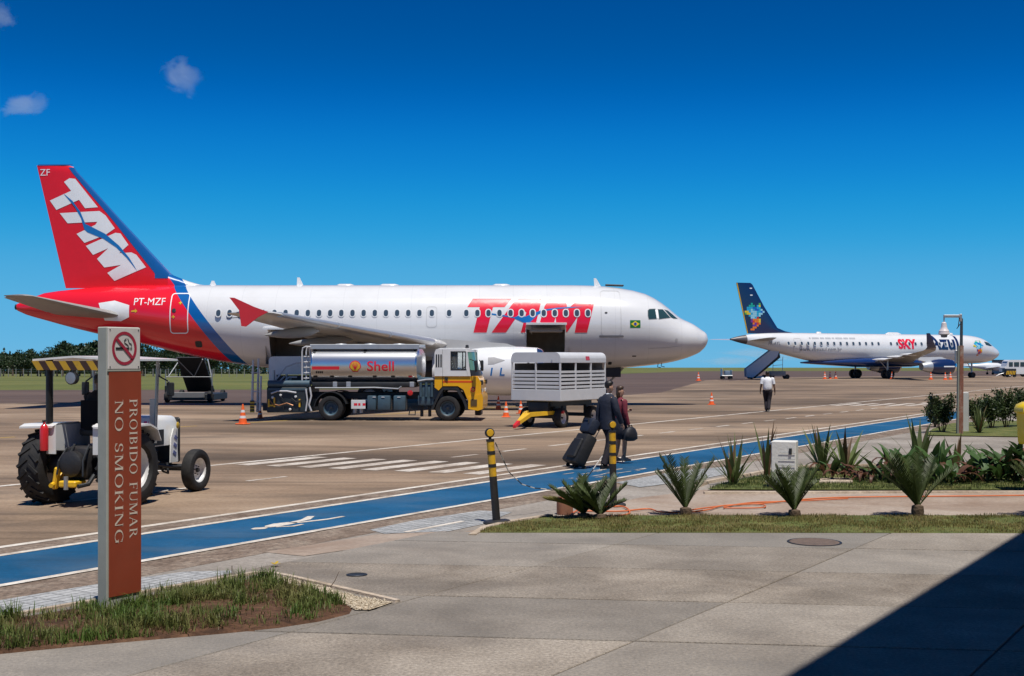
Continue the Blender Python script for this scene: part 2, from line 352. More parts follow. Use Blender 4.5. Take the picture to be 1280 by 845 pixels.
# blue walkway with white borders; painted figure
walk = quad_tv('blue_walkway', -10, 62, -12.70, -10.96, .008, BLUE, kind='structure')
quad_tv('border_line', -10, 62, -12.74, -12.62, .012, LINE, walk); quad_tv('border_line', -10, 62, -11.05, -10.93, .012, LINE, walk)
quad_tv('gutter', -10, 62, -13.16, -12.745, .004, GUTTER, kind='structure')
marks = tag(quad_tv('apron_marking', -20, 90, -13.33, -13.19, .005, LINE), kind='structure')
quad_tv('lane_line', -20, 110, -19.68, -19.52, .005, LINE, marks)
for k in range(-4, 42):
    t = 10.2 + 2.18 * k
    if 18.6 < t < 22.4: continue
    quad_tv('dash', t, t + 1.05, -16.62, -16.50, .005, LINE if k % 3 else LINEOLD, marks)
for k in range(8):
    quad_tv('crossing_bar', 19.2 + .13 * k, 21.75 + .13 * k, -19.35 + .76 * k, -18.95 + .76 * k, .006, LINEOLD, marks)
    quad_tv('crossing_bar', 58.5 + .4 * k, 62.5 + .4 * k, -19.3 + .76 * k, -18.9 + .76 * k, .006, LINEOLD, marks)
quad_tv('lane_line', 2, 9.0, -30.1, -29.95, .005, LINEOLD, marks)
for k in range(5): quad_tv('stand_line', 18 + 7 * k, 22.5 + 7 * k, -31.6, -31.42, .005, YLINE, marks)
# walking figure painted on the walkway (seen lying along it) and a second further on
FIG = [[(0, .50), (.18, .62), (.34, .56), (.36, .44), (.2, .36), (.04, .40)],
       [(.36, .46), (.5, .34), (.85, .26), (1.2, .34), (1.25, .52), (1.0, .58), (.6, .60), (.42, .56)],
       [(1.15, .36), (1.6, .30), (2.1, .06), (2.2, .16), (1.75, .42), (1.2, .50)],
       [(1.1, .46), (1.5, .52), (2.0, .62), (2.5, .60), (2.5, .70), (1.9, .72), (1.2, .58)],
       [(.55, .58), (.8, .74), (1.1, .72), (1.1, .80), (.75, .84), (.48, .62)]]
for t0, mm_, s_ in ((12.0, LINE, .68), (47, LINE, .9)):
    mb = MB()
    for p in FIG: mb.add([TV(t0 + a * s_, -11.50 - (.84 - b) * .75, .0125) for a, b in p], [tuple(range(len(p)))])
    mb.build('painted_figure', mm_, walk, 0)
mb = MB(); rs = random.Random(3)
for k in range(26):
    t = 20.2 + rs.random() * 2.6; v = -12.3 + rs.random() * .9; w = .12 + rs.random() * .35
    mb.add([TV(t, v, .0125), TV(t + w, v + .02, .0125), TV(t + w * .9, v + .06, .0125), TV(t + .05, v + .05, .0125)], [(0, 1, 2, 3)])
mb.build('worn_figure', LINEOLD, walk, 0)

# ---- near pavement: base, gutter, slabs, pavers
quad_tv('gutter', -10, 62, -10.925, -10.25, .004, GUTTER, kind='structure')
pave = tag(poly_sheet('pavement', [TV(-12, -10.25), TV(62, -10.25), TV(62, 14), TV(-12, 14)], .002, CONC), kind='structure')
def clip(poly, p0, nrm):
    out = []
    for a, b in zip(poly, poly[1:] + poly[:1]):
        da = (a - p0).dot(nrm); db = (b - p0).dot(nrm)
        if da >= 0: out.append(a)
        if (da >= 0) != (db >= 0): out.append(a + (b - a) * (da / (da - db)))
    return out
V2 = lambda x, y: Vector((x, y, 0))
rowd = Vector((1, -.118, 0)).normalized()
def row_pt(y0, v):     # where the row joint that crosses X=0 at y0 meets the line v
    s = (v - V2(0, y0).dot(N_)) / rowd.dot(N_); return V2(0, y0) + rowd * s
rows = [16.9, 15.15, 13.42, 11.66, 9.98, 8.3, 6.6, 4.9, 3.2]; cols = [-10.24, -9.5, -7.03, -4.5, -2.0, .5, 3.0, 5.5]
px_bed = [row_pt(rows[0], cols[1]), row_pt(rows[0], cols[-1]), row_pt(rows[-1], cols[-1]), row_pt(rows[-1], cols[1])]
poly_sheet('joint_bed', clip(px_bed, V2(0, 16.07), V2(0, -1)), .025, ground_mat('joint_dirt', (.06, .05, .04), (.09, .075, .06), (.15, .125, .10), 2), pave)
SLAB = ground_mat('pavement_slab', (.19, .156, .124), (.275, .234, .192), (.36, .312, .262), .8, fine=.34, bump=.6, stain=(.14, .122, .108), stain_amt=.7, fscale=32)
n, l, b = nodes(SLAB); oi = n.new('ShaderNodeObjectInfo'); mr = n.new('ShaderNodeMapRange'); mr.inputs[3].default_value = .74; mr.inputs[4].default_value = 1.14; l.new(oi.outputs['Random'], mr.inputs[0])
src = b.inputs['Base Color'].links[0].from_socket; geo_ = n.new('ShaderNodeNewGeometry')
for sc_q, lo, hi, dk in ((75, .60, .70, .62), (48, .64, .70, 1.35), (1.1, .42, .66, .80), (.45, .50, .62, 1.12)):
    tq = n.new('ShaderNodeTexNoise'); tq.inputs['Scale'].default_value = sc_q; tq.inputs['Detail'].default_value = 3 if sc_q > 10 else 7; l.new(geo_.outputs['Position'], tq.inputs['Vector'])
    rq = n.new('ShaderNodeMapRange'); rq.inputs[1].default_value = lo; rq.inputs[2].default_value = hi; rq.inputs[3].default_value = 1; rq.inputs[4].default_value = dk; l.new(tq.outputs['Fac'], rq.inputs[0])
    vq = n.new('ShaderNodeVectorMath'); vq.operation = 'SCALE'; l.new(src, vq.inputs[0]); l.new(rq.outputs[0], vq.inputs['Scale']); src = vq.outputs[0]
s2 = n.new('ShaderNodeVectorMath'); s2.operation = 'SCALE'; l.new(src, s2.inputs[0]); l.new(mr.outputs[0], s2.inputs['Scale']); mg_ = n.new('ShaderNodeMath'); mg_.operation = 'PINGPONG'; mg_.inputs[1].default_value = .21; l.new(oi.outputs['Random'], mg_.inputs[0])
md_ = n.new('ShaderNodeMath'); md_.operation = 'MULTIPLY'; md_.inputs[1].default_value = 3.0; l.new(mg_.outputs[0], md_.inputs[0])
mi_ = n.new('ShaderNodeMix'); mi_.data_type = 'RGBA'; l.new(md_.outputs[0], mi_.inputs[0]); l.new(s2.outputs[0], mi_.inputs[6]); mi_.inputs[7].default_value = (.215, .205, .192, 1); l.new(mi_.outputs[2], b.inputs['Base Color'])
for i in range(len(rows) - 1):
    for j in range(1, len(cols) - 1):
        gr, gc = .015, .008; p = [row_pt(rows[i] - gr, cols[j] + gc), row_pt(rows[i] - gr, cols[j + 1] - gc), row_pt(rows[i + 1] + gr, cols[j + 1] - gc), row_pt(rows[i + 1] + gr, cols[j] + gc)]
        p = clip(p, V2(0, 16.08), V2(0, -1))
        if len(p) < 3: continue
        c = sum(p, Vector()) / len(p)
        mb = MB(); nn = len(p); up = .03 + random.random() * .003
        mb.add([(q.x, q.y, 0.0) for q in p] + [(q.x, q.y, up - .006) for q in p] + [(q + (c - q).normalized() * .005)[:2] + (up,) for q in p],
               [(k, (k + 1) % nn, nn + (k + 1) % nn, nn + k) for k in range(nn)] + [(nn + k, nn + (k + 1) % nn, 2 * nn + (k + 1) % nn, 2 * nn + k) for k in range(nn)] + [tuple(range(2 * nn, 3 * nn))])
        mb.build('slab', SLAB, pave, 0)
# grey paver strips beside the walkway
def px_sheet(name, pts, z, m, parent=None, kind=None, thick=0): return poly_sheet(name, [G(*p, z) for p in pts], z, m, parent, kind, thick)
px_sheet('paver_strip', [(-120, 771), (0, 750), (127, 729), (230, 714.5), (290, 713), (292, 720), (180, 738), (127, 749), (0, 777), (-120, 802)], .009, PAVER, pave)
px_sheet('paver_strip', [(462, 662), (520, 650), (600, 638), (640, 640), (604, 655), (560, 664), (480, 667)], .008, PAVER, pave)
px_sheet('paver_strip', [(770, 603), (850, 588), (925, 582), (930, 588), (870, 600), (800, 609)], .011, PAVER, pave)
px_sheet('patched_concrete', [(330, 690), (470, 668), (560, 664), (470, 682), (380, 695)], .007, CONC2, pave)
quad_tv('edge_line', 12.9, 14.2, -9.95, -9.86, .012, LINE, pave)
# reddish walkway between the lawns, grey forecourt beyond
px_sheet('footpath', [(560, 668), (690, 646), (800, 622), (880, 612), (1500, 612), (1500, 650), (900, 650)], .006, CONC2, None, 'structure')
# ================================================================ airliners
def interp(tab, s):
    if s <= tab[0][0]: return tab[0][1]
    for i in range(len(tab) - 1):
        a, b = tab[i], tab[i + 1]
        if s <= b[0]:
            # catmull-rom style smoothing
            p0 = tab[i - 1] if i else a; p3 = tab[i + 2] if i + 2 < len(tab) else b
            h = b[0] - a[0]; u = (s - a[0]) / h
            m0 = (b[1] - p0[1]) / max(b[0] - p0[0], 1e-6) * h; m1 = (p3[1] - a[1]) / max(p3[0] - a[0], 1e-6) * h
            if i == 0: m0 = (b[1] - a[1]) * 1.6
            u2, u3 = u * u, u * u * u
            return (2 * u3 - 3 * u2 + 1) * a[1] + (u3 - 2 * u2 + u) * m0 + (-2 * u3 + 3 * u2) * b[1] + (u3 - u2) * m1
    return tab[-1][1]
def fuselage(top, bot, wid, stations, NS, L, holes=()):
    """local x = L - s (nose at x=L, tail at 0); rings of NS points; faces inside a hole are left out"""
    rings = []
    for s in stations:
        zt, zb, w = interp(top, s), interp(bot, s), interp(wid, s); zc = (zt + zb) / 2; h = (zt - zb) / 2
        rings.append([(L - s, w / 2 * math.sin(2 * math.pi * (k + .5) / NS), zc + h * math.cos(2 * math.pi * (k + .5) / NS)) for k in range(NS)])
    mb = MB(); mb.loft(rings)
    if holes:
        keep = []
        for f in mb.f:
            if len(f) == 4:
                c = [sum(mb.v[i][a] for i in f) / 4 for a in range(3)]
                if any(x0 < c[0] < x1 and z0 < c[2] < z1 and c[1] < 0 for x0, x1, z0, z1 in holes): continue
            keep.append(f)
        mb.f = keep
    return mb
def wing_sections(secs, n=10, thick=.12):
    """secs: (x_le, y, z, chord, thickness ratio, twist)"""
    rings = []
    for xl, y, z, c, tr, tw in secs:
        up = []; lo = []
        for i in range(n + 1):
            u = (1 - math.cos(math.pi * i / n)) / 2
            t = 5 * tr * (.2969 * math.sqrt(u) - .126 * u - .3516 * u * u + .2843 * u ** 3 - .1036 * u ** 4)
            camb = .018 * (1 - (2 * u - .8) ** 2)
            up.append((u, t + camb)); lo.append((u, -t * .85 + camb))
        pts = up + list(reversed(lo[1:-1])); r = []
        for u, w in pts:
            dx = -u * c; dz = w * c
            r.append((xl + dx * math.cos(tw) + dz * math.sin(tw), y, z + dz * math.cos(tw) + dx * math.sin(tw)))
        rings.append(r)
    return MB().loft(rings)
def fin_sections(secs, n=10):
    """upright fin: (x_le, z, chord, thickness)"""
    rings = []
    for xl, z, c, th in secs:
        up = []; lo = []
        for i in range(n + 1):
            u = (1 - math.cos(math.pi * i / n)) / 2
            t = th * 5 * (.2969 * math.sqrt(u) - .126 * u - .3516 * u * u + .2843 * u ** 3 - .1036 * u ** 4)
            up.append((xl - u * c, t, z)); lo.append((xl - u * c, -t, z))
        rings.append(up + list(reversed(lo[1:-1])))
    return MB().loft(rings)
def wheel(parent, c, r, w, axis=(0, 1, 0), rimc=None, name='wheel', tread=True, hub=None):
    """tyre with rounded shoulders and a dished rim; returns the tyre object"""
    a = Vector(axis).normalized(); c = Vector(c); h = w / 2
    rim = r * .58
    prof = [(rim, -h * .72), (rim * 1.12, -h * .95), (r * .86, -h), (r * .96, -h * .86), (r, -h * .55), (r, h * .55), (r * .96, h * .86), (r * .86, h), (rim * 1.12, h * .95), (rim, h * .72)]
    root = empty(name, (0, 0, 0)); root.parent = parent
    mb = MB().lathe(prof, c, a, 28, closed=True)
    mb.build('tyre', BLACK, root, 40)
    pr = [(0, h * .15), (rim * .35, h * .15), (rim * .42, -h * .05), (rim * .78, -h * .05), (rim * .9, h * .6), (rim * 1.02, h * .74), (rim * 1.02, -h * .74), (rim * .9, -h * .6), (rim * .75, 0), (0, -h * .1)]
    mb = MB().lathe(pr, c, a, 24); mb.build('rim', rimc or STEEL, root, 30)
    mb = MB()
    for sg in (1, -1):
        mb.cyl(c + a * sg * h * .05, c + a * sg * h * .55, rim * .2, rim * .16, 10)
        o = a.orthogonal().normalized(); o2 = a.cross(o)
        for k in range(6):
            q = c + (o * math.cos(k * math.pi / 3) + o2 * math.sin(k * math.pi / 3)) * rim * .36
            mb.cyl(q, q + a * sg * h * .3, rim * .045, None, 6)
    mb.build('hub', hub or DARK, root, 40)
    return root
def livery_mat(name, white, split):
    """paint scheme by object position: list of (slope, offset, colour): colour where slope*z - x + offset > 0"""
    m = mat(name, white, .22, var=.03, vs=1.2, coat=.7, dirt=.10, dirtcol=(.35, .32, .28), dscale=.7)
    n, l, b = nodes(m); tc = [x for x in n if x.type == 'TEX_COORD'][0]
    sx = n.new('ShaderNodeSeparateXYZ'); l.new(tc.outputs['Object'], sx.inputs[0])
    src = b.inputs['Base Color'].links[0].from_socket
    for ax_, per, wd, dk in (('X', 1.62, .022, .90), ('Z', .74, .014, .93)):
        md = n.new('ShaderNodeMath'); md.operation = 'PINGPONG'; md.inputs[1].default_value = per / 2; l.new(sx.outputs[ax_], md.inputs[0])
        lt = n.new('ShaderNodeMath'); lt.operation = 'LESS_THAN'; lt.inputs[1].default_value = wd / 2; l.new(md.outputs[0], lt.inputs[0])
        rg = n.new('ShaderNodeMapRange'); rg.inputs[3].default_value = 1; rg.inputs[4].default_value = dk; l.new(lt.outputs[0], rg.inputs[0])
        vq = n.new('ShaderNodeVectorMath'); vq.operation = 'SCALE'; l.new(src, vq.inputs[0]); l.new(rg.outputs[0], vq.inputs['Scale']); src = vq.outputs[0]
    for kz, off, col in split:
        ml = n.new('ShaderNodeMath'); ml.operation = 'MULTIPLY_ADD'; l.new(sx.outputs['Z'], ml.inputs[0]); ml.inputs[1].default_value = kz; ml.inputs[2].default_value = off
        sb = n.new('ShaderNodeMath'); sb.operation = 'SUBTRACT'; l.new(ml.outputs[0], sb.inputs[0]); l.new(sx.outputs['X'], sb.inputs[1])
        gt = n.new('ShaderNodeMath'); gt.operation = 'GREATER_THAN'; l.new(sb.outputs[0], gt.inputs[0]); gt.inputs[1].default_value = 0
        mi = n.new('ShaderNodeMix'); mi.data_type = 'RGBA'; l.new(gt.outputs[0], mi.inputs[0]); l.new(src, mi.inputs[6]); mi.inputs[7].default_value = (*col, 1); src = mi.outputs[2]
    l.new(src, b.inputs['Base Color']); return m
AIRW = (.70, .70, .70)
TAMRED = (.78, .012, .025); TAMBLUE = (.006, .11, .36)
AIRWHITE = livery_mat('airliner_white', AIRW, [])
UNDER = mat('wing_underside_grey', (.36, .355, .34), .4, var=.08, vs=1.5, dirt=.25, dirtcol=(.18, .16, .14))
SLAT = mat('bare_slat_metal', (.62, .63, .64), .3, metal=.6, var=.06)
LETTERRED = mat('lettering_red', (.76, .010, .035), .25, var=.03, coat=.6)
LETTERBLUE = mat('lettering_blue', (.012, .16, .46), .25, var=.03, coat=.6)
LETTERWHITE = mat('lettering_white', (.86, .86, .85), .3, var=.03, coat=.4)
GREYL = mat('panel_outline_grey', (.50, .50, .50), .4, var=.05)
NAVY = mat('navy_paint', (.008, .022, .085), .25, var=.05, coat=.6)
FINRED = mat('fin_red', TAMRED, .38, var=.05, coat=.12, spec=.35); FINBLUE = mat('fin_blue', TAMBLUE, .35, var=.04, coat=.15)
HOLD = mat('cargo_hold_lining', (.34, .28, .22), .8, var=.2)

# ---------------------------------------------------------------- red-tailed airliner
S_ = 25.5; LA = 33.84; X0 = -24.24 ; YA = 60.8
def AX(px): return (px - 640) / S_ - X0              # local x of a pixel column on the centre plane
def AZZ(py): return HC + (448 - py) / S_
S2 = F / (YA - 1.8)                                 # the near flank is closer to the eye than the centre plane
def AXS(px): return (px - 640) / S2 - X0
def AZS(py): return HC + (448 - py) / S2
A = empty('airliner', (X0, YA, 0), 0, 'large white airliner with red tail and big red letters, cargo doors open', 'airplane')
top = [(0, 3.30), (.10, 3.52), (.29, 3.66), (.745, 3.97), (1.37, 4.27), (1.73, 4.56), (2.31, 5.02), (3.1, 5.45), (4.39, 5.73), (5.8, 5.85), (8, 5.87), (15, 5.87), (22, 5.87), (27, 5.87), (29.6, 5.79), (31.5, 5.62), (32.6, 5.46), (33.4, 5.12), (33.84, 4.96)]
bot = [(0, 3.18), (.10, 2.90), (.29, 2.68), (.49, 2.53), (1.14, 2.27), (2.04, 2.05), (3.1, 1.91), (4.1, 1.82), (4.9, 1.77), (8, 1.74), (15, 1.74), (20.5, 1.75), (22.2, 1.90), (24.1, 2.18), (25.7, 2.50), (27.8, 3.03), (29.8, 3.46), (31.2, 3.80), (32.5, 4.16), (33.4, 4.42), (33.84, 4.62)]
wid = [(0, .12), (.10, .66), (.29, 1.12), (.745, 1.86), (1.37, 2.5), (2.31, 3.15), (3.1, 3.5), (4.4, 3.83), (5.8, 3.95), (20, 3.95), (23, 3.85), (26, 3.35), (28.5, 2.62), (31, 1.66), (33, .8), (33.84, .3)]
HOLES = [(AXS(658), AXS(706), 2.02, 3.70), (AXS(337), AXS(385), 2.10, 3.58)]
st = [0, .03, .06, .10, .16, .22, .29, .4, .5, .62, .745, .9, 1.05, 1.2, 1.37, 1.55, 1.73, 2, 2.31, 2.7, 3.1, 3.7, 4.4, 5.1, 5.8, 6.5] + \
     [LA - HOLES[0][1], LA - (HOLES[0][0] + HOLES[0][1]) / 2, LA - HOLES[0][0], 9.6, 11, 13, 15, 17, 18.8] + [LA - HOLES[1][1], LA - (HOLES[1][0] + HOLES[1][1]) / 2, LA - HOLES[1][0]] + \
     [22.2, 23, 24, 25, 26, 27, 28, 29, 30, 31, 31.8, 32.5, 33, 33.4, 33.7, 33.84]
LIV = livery_mat('red_tail_livery', AIRW, [(-.79, LA - 20.87, TAMBLUE), (-.762, LA - 21.60, TAMRED)])
mb = fuselage(top, bot, wid, sorted(st), 64, LA, HOLES); fus = mb.build('fuselage', LIV, A, 50); AB = bvh_of(fus)
# cargo holds behind the two openings, and their raised doors
for (x0, x1, z0, z1) in HOLES:
    mb = MB(); y0 = -1.45; y1 = .9
    zz0, zz1 = z0 - .1, z1 + .1
    mb.add([(x0 - .2, y1, zz0), (x1 + .2, y1, zz0), (x1 + .2, y1, zz1), (x0 - .2, y1, zz1), (x0 - .2, -1.75, zz0), (x1 + .2, -1.75, zz0), (x1 + .2, -1.75, zz1), (x0 - .2, -1.75, zz1)],
           [(0, 1, 2, 3), (0, 4, 5, 1), (3, 2, 6, 7), (0, 3, 7, 4), (1, 5, 6, 2)])
    mb.build('cargo_hold', HOLD, A, 0)
for (x0, x1, z0, z1), an in ((HOLES[0], 8), (HOLES[1], 4)):
    d = MB(); L_ = x1 - x0; n = 6; ring_t = []; 
    cs, sn = math.cos(R(an)), math.sin(R(an)); rings = []
    for i in range(n + 1):
        u = i / n; yy = 1.45 * u; sag = .20 * math.sin(math.pi * u)
        rings.append((-(1.90 + yy * cs - sag * sn), z1 + .03 + yy * sn + sag * cs * .6))
    for t_, nm, mt in ((0, 'cargo_door', AIRWHITE),):
        vs = []; fs = []
        for y, z in rings: vs += [(x0 - .03, y, z), (x1 + .03, y, z), (x0 - .03, y, z - .09), (x1 + .03, y, z - .09)]
        for i in range(n):
            a, b = 4 * i, 4 * (i + 1); fs += [(a, a + 1, b + 1, b), (a + 2, b + 2, b + 3, a + 3), (a, b, b + 2, a + 2), (a + 1, a + 3, b + 3, b + 1)]
        fs += [(0, 2, 3, 1), (4 * n, 4 * n + 1, 4 * n + 3, 4 * n + 2)]
        dd = d.add(vs, fs).build(nm, mt, A, 40)
        ins = MB(); ins.span((x0 + .15, rings[1][0], z1 - .20), (x1 - .15, rings[5][0], z1 - .08), .03); ins.build('door_lining', HOLD, dd)
        for xx in (x0 + .25, x1 - .25): MB().cyl((xx, -1.9, z1 - .25), (xx, -2.7, z1 - .02), .025, None, 8).build('strut', STEEL, dd)
# belly fairing
rings = []
for s, w, zb, zt in ((8.9, .6, 2.2, 2.75), (9.3, 2.6, 1.85, 3.0), (9.9, 3.7, 1.58, 3.15), (11, 4.35, 1.45, 3.2), (14, 4.5, 1.40, 3.1), (17, 4.4, 1.42, 2.9), (18.6, 3.9, 1.5, 2.6), (19.8, 2.6, 1.68, 2.3), (20.4, 1.0, 1.74, 2.0)):
    zc, h = (zb + zt) / 2, (zt - zb) / 2
    rings.append([(LA - s, w / 2 * (abs(math.sin(a)) ** .7) * (1 if math.sin(a) >= 0 else -1), zc + h * (abs(math.cos(a)) ** .8) * (1 if math.cos(a) >= 0 else -1)) for a in [2 * math.pi * k / 32 for k in range(32)]])
MB().loft(rings).build('belly_fairing', AIRWHITE, A, 60)
# wings
def wing_pair(parent, secs, matu, nm='wing'):
    objs = []
    for sg in (-1, 1):
        w = wing_sections([(x, sg * y, z, c, t, tw) for x, y, z, c, t, tw in secs], 12).build(nm, matu, parent, 40); objs.append(w)
    return objs
WS = [(LA - 9.9, 1.3, 2.42, 7.0, .13, -.03), (LA - 10.45, 2.1, 2.52, 6.35, .13, -.03), (LA - 12.8, 6.5, 2.92, 3.95, .115, -.02), (LA - 15.5, 11.8, 3.38, 2.75, .11, 0), (LA - 18.05, 16.75, 3.88, 1.62, .11, .01), (LA - 18.3, 17.0, 3.90, 1.35, .06, .01)]
WMAT = mat('wing_grey_paint', (.52, .52, .51), .32, var=.06, vs=1.0, dirt=.2, dirtcol=(.25, .23, .2), coat=.2)
wings = wing_pair(A, WS, WMAT)
for w, sg in zip(wings, (-1, 1)):
    # slats along the leading edge in four lengths
    def lep(u):
        i = 0
        ys_ = [s[1] for s in WS]; y = ys_[1] + (ys_[4] - ys_[1]) * u
        for i in range(len(WS) - 1):
            if ys_[i] <= y <= ys_[i + 1]: break
        t = (y - ys_[i]) / (ys_[i + 1] - ys_[i]); a, b = WS[i], WS[i + 1]
        return [a[k] + (b[k] - a[k]) * t for k in range(6)]
    for u0, u1 in ((.05, .26), (.33, .54), (.545, .76), (.765, .97)):
        rings = []
        for u in (u0, (u0 + u1) / 2, u1):
            x, y, z, c, t, tw = lep(u); r = []
            for q in range(9):
                an = R(100 - 200 * q / 8); r.append((x - .10 * c + .125 * c * math.cos(an), sg * y, z + .012 * c + t * .52 * c * math.sin(an) * .93))
            rings.append(r)
        MB().loft(rings, cap=True).build('slat', SLAT, w, 50)
    # flap track fairings
    for u, L_ in ((.10, 2.6), (.36, 2.9), (.56, 2.6), (.77, 2.1)):
        x, y, z, c, t, tw = lep(u); te = x - c; pr = []
        for k in range(9): uu = k / 8; pr.append((.02 + .19 * math.sin(math.pi * uu ** .75) ** .8, uu * L_))
        m2 = MB(); rr = []
        for r_, h in pr:
            rr.append([(te + 1.75 - h, sg * y + r_ * .75 * math.cos(a), z - .20 - .17 * h / L_ + r_ * math.sin(a)) for a in [2 * math.pi * k / 12 for k in range(12)]])
        m2.loft(rr).build('flap_track_fairing', UNDER, w, 50)
    # flaps, lowered slightly under the trailing edge
    for u0, u1 in ((.02, .29), (.31, .70)):
        rings = []
        for u in (u0, u1):
            x, y, z, c, t, tw = lep(u); te = x - c
            rings.append([(te + .75, sg * y, z + .02), (te + .2, sg * y, z + .03), (te - .28, sg * y, z - .12), (te + .1, sg * y, z - .10), (te + .75, sg * y, z - .10)])
        MB().loft(rings).build('flap', UNDER, w, 40)
    # wing tip fence
    x, y, z, c = LA - 18.25, 17.03, 3.90, 1.5
    fp = [(x + .05, z + .02), (x - .45, z + .20), (x - 1.15, z + .52), (x - 1.32, z + .53), (x - .98, z + .08), (x - .90, z - .48), (x - .74, z - .50), (x - .30, z - .16)]
    MB().prism(fp, 'y', sg * (y - .03), sg * (y + .03)).build('wing_tip_fence', REDP, w, 30)
    MB().tube([(x - 1.2, sg * 15.6, z - .12), (x - 1.75, sg * 15.6, z - .16)], .015, 5).build('static_wick', DARK, w)
# horizontal tail
HS = [(LA - 28.0, .4, 4.22, 3.7, .15, -.05), (LA - 28.35, 1.0, 4.30, 3.45, .14, -.05), (LA - 30.75, 6.05, 5.02, 1.30, .09, -.03), (LA - 31.05, 6.2, 5.04, .90, .05, -.03)]
for sg in (-1, 1):
    h = wing_sections([(x, sg * y, z, c, t, tw) for x, y, z, c, t, tw in HS], 10).build('tailplane', mat('tailplane_grey', (.30, .295, .28), .4, var=.1, dirt=.2), A, 40)
    MB().loft([[(LA - 31.15, sg * 1.2, 4.66), (LA - 31.6, sg * 1.2, 4.64), (LA - 31.95, sg * 1.2, 4.50), (LA - 31.2, sg * 1.2, 4.55)], [(LA - 31.8, sg * 5.8, 5.05), (LA - 32.0, sg * 5.8, 5.03), (LA - 32.14, sg * 5.8, 4.97), (LA - 31.8, sg * 5.8, 5.0)]]).build('elevator', UNDER, h, 40)
wp = [(AXS(117), AZS(378)), (AXS(138), AZS(375)), (AXS(158), AZS(381)), (AXS(158), AZS(396)), (AXS(147), AZS(401)), (AXS(125), AZS(400))]
polys_on([wp], 'tailplane_seal_panel', AB, LETTERWHITE, A, .2)
# fin with blue leading edge and lettering
FS = [(AX(256), 5.80, 6.4 + (AX(250) - AX(243)), .02), (AX(214), 6.28, 5.3, .05), (AX(152.5), 9.0, 3.55 , .052), (AX(95), 11.45, 2.0, .05), (AX(90), 11.72, 1.72, .02)]
def fin_chord(z):   # trailing edge from (82,360) to (46,207)
    return AX(82 - 36 * (z - AZZ(360)) / (11.73 - AZZ(360)))
FS2 = []
for px, z, th in ((262, 5.72, .10), (240, 5.92, .16), (224, 6.16, .22), (214, 6.42, .26), (152.5, 9.0, .20), (97, 11.40, .13), (92, 11.66, .10), (86, 11.74, .03)):
    FS2.append((AX(px), z, AX(px) - fin_chord(z), th / (AX(px) - fin_chord(z))))
FS2 = [(a, b, c, d * c) for a, b, c, d in FS2]
fin = fin_sections(FS2, 14).build('fin', FINRED, A, 60); FB = bvh_of(fin)
m = FINRED; 
# leading-edge stripe: thin sections over the front of the fin
rings = []
for (px, z, th), wdt in zip(((222, 6.20, .24), (213, 6.45, .27), (152.5, 9.0, .21), (97, 11.40, .14), (92.5, 11.64, .115)), (1.1, .75, .40, .28, .26)):
    c = AX(px) - fin_chord(z); tt = th / c; r = []
    for q in range(-6, 7):
        u = (abs(q) / 6) ** 2 * wdt / c
        t = th * 5 * (.2969 * math.sqrt(u) - .126 * u - .3516 * u * u) + .008
        r.append((AX(px) + .012 - u * c, -t if q < 0 else t, z))
    rings.append(r)
MB().loft(rings, cap=False, closed=False).build('fin_stripe', FINBLUE, fin, 60)
MB().loft([[(AX(p), y, 11.75) for p, y in ((92, 0), (80, .05), (47, .02), (47, -.02), (80, -.05))], [(AX(p), y, 11.80) for p, y in ((90, 0), (80, .03), (48, .01), (48, -.01), (80, -.03))]]).build('fin_cap', FINBLUE, fin)
mb = MB(); mb.loft([[(AX(268), y, 5.80) for y in (-.05, .05)], [(AX(240), y, 5.98) for y in (-.10, .10)], [(AX(222), y, 6.22) for y in (-.12, .12)]], cap=False, closed=False)
# white dorsal fillet
rings = []
for px, zt, w in ((268, 5.83, .10), (250, 5.90, .28), (236, 6.06, .34), (225, 6.22, .36), (212, 6.42, .36)):
    x = AX(px); zb = 5.70; r = [(x, w * math.cos(a), zb + (zt - zb) * max(0, math.sin(a)) ** .6 if math.sin(a) > 0 else zb - .1) for a in [math.pi * k / 8 for k in range(9)]]
    rings.append(r)
MB().loft(rings, cap=True).build('dorsal_fillet', LIV, fin, 60)
P4 = lambda pts: [(AX(x / 4), AZZ(190 + y / 4)) for x, y in pts]
LT = [P4([(322, 150), (350, 132), (378, 135), (492, 277), (428, 282), (398, 240), (283, 290), (250, 243), (358, 195)])]
LA_ = [P4([(300, 306), (500, 296), (530, 318), (577, 383), (530, 416), (425, 455), (385, 410), (480, 365), (490, 350), (340, 357)])]
LM_ = [P4([(432, 470), (580, 405), (605, 408), (645, 465), (600, 507), (660, 503), (685, 515), (733, 577), (575, 645), (540, 605), (610, 565), (525, 578), (488, 535), (545, 482), (468, 515)])]
for lt in (LT, LA_, LM_): polys_on(lt, 'fin_letter', FB, LETTERWHITE, fin, .4, .012)
polys_on([P4([(318, 206), (365, 245), (405, 300), (430, 360), (455, 372), (530, 410), (600, 470), (650, 530), (690, 595), (640, 533), (585, 478), (520, 434), (440, 402), (425, 388), (408, 332), (378, 277)])], 'fin_bird', FB, LETTERBLUE, fin, .4, .022)
text_on('ZF', 'fin_code', .46, AX(50), AZZ(219.5), FB, LETTERWHITE, fin, 0, .014)
# big fuselage letters
PF = lambda pts: [(AXS(570 + x / 6.737), AZS(355 + y / 6.737)) for x, y in pts]
TT = [PF([(140, 122), (470, 122), (408, 195), (312, 195), (258, 410), (148, 410), (200, 195), (95, 195)])]
TA = [PF([(300, 410), (480, 160), (530, 122), (725, 122), (652, 410), (545, 410), (592, 240), (556, 212), (420, 410)])]
TM = [PF([(680, 410), (745, 190), (785, 122), (925, 122), (938, 215), (1030, 130), (1172, 130), (1102, 410), (998, 410), (1022, 278), (935, 405), (850, 405), (838, 280), (802, 410)])]
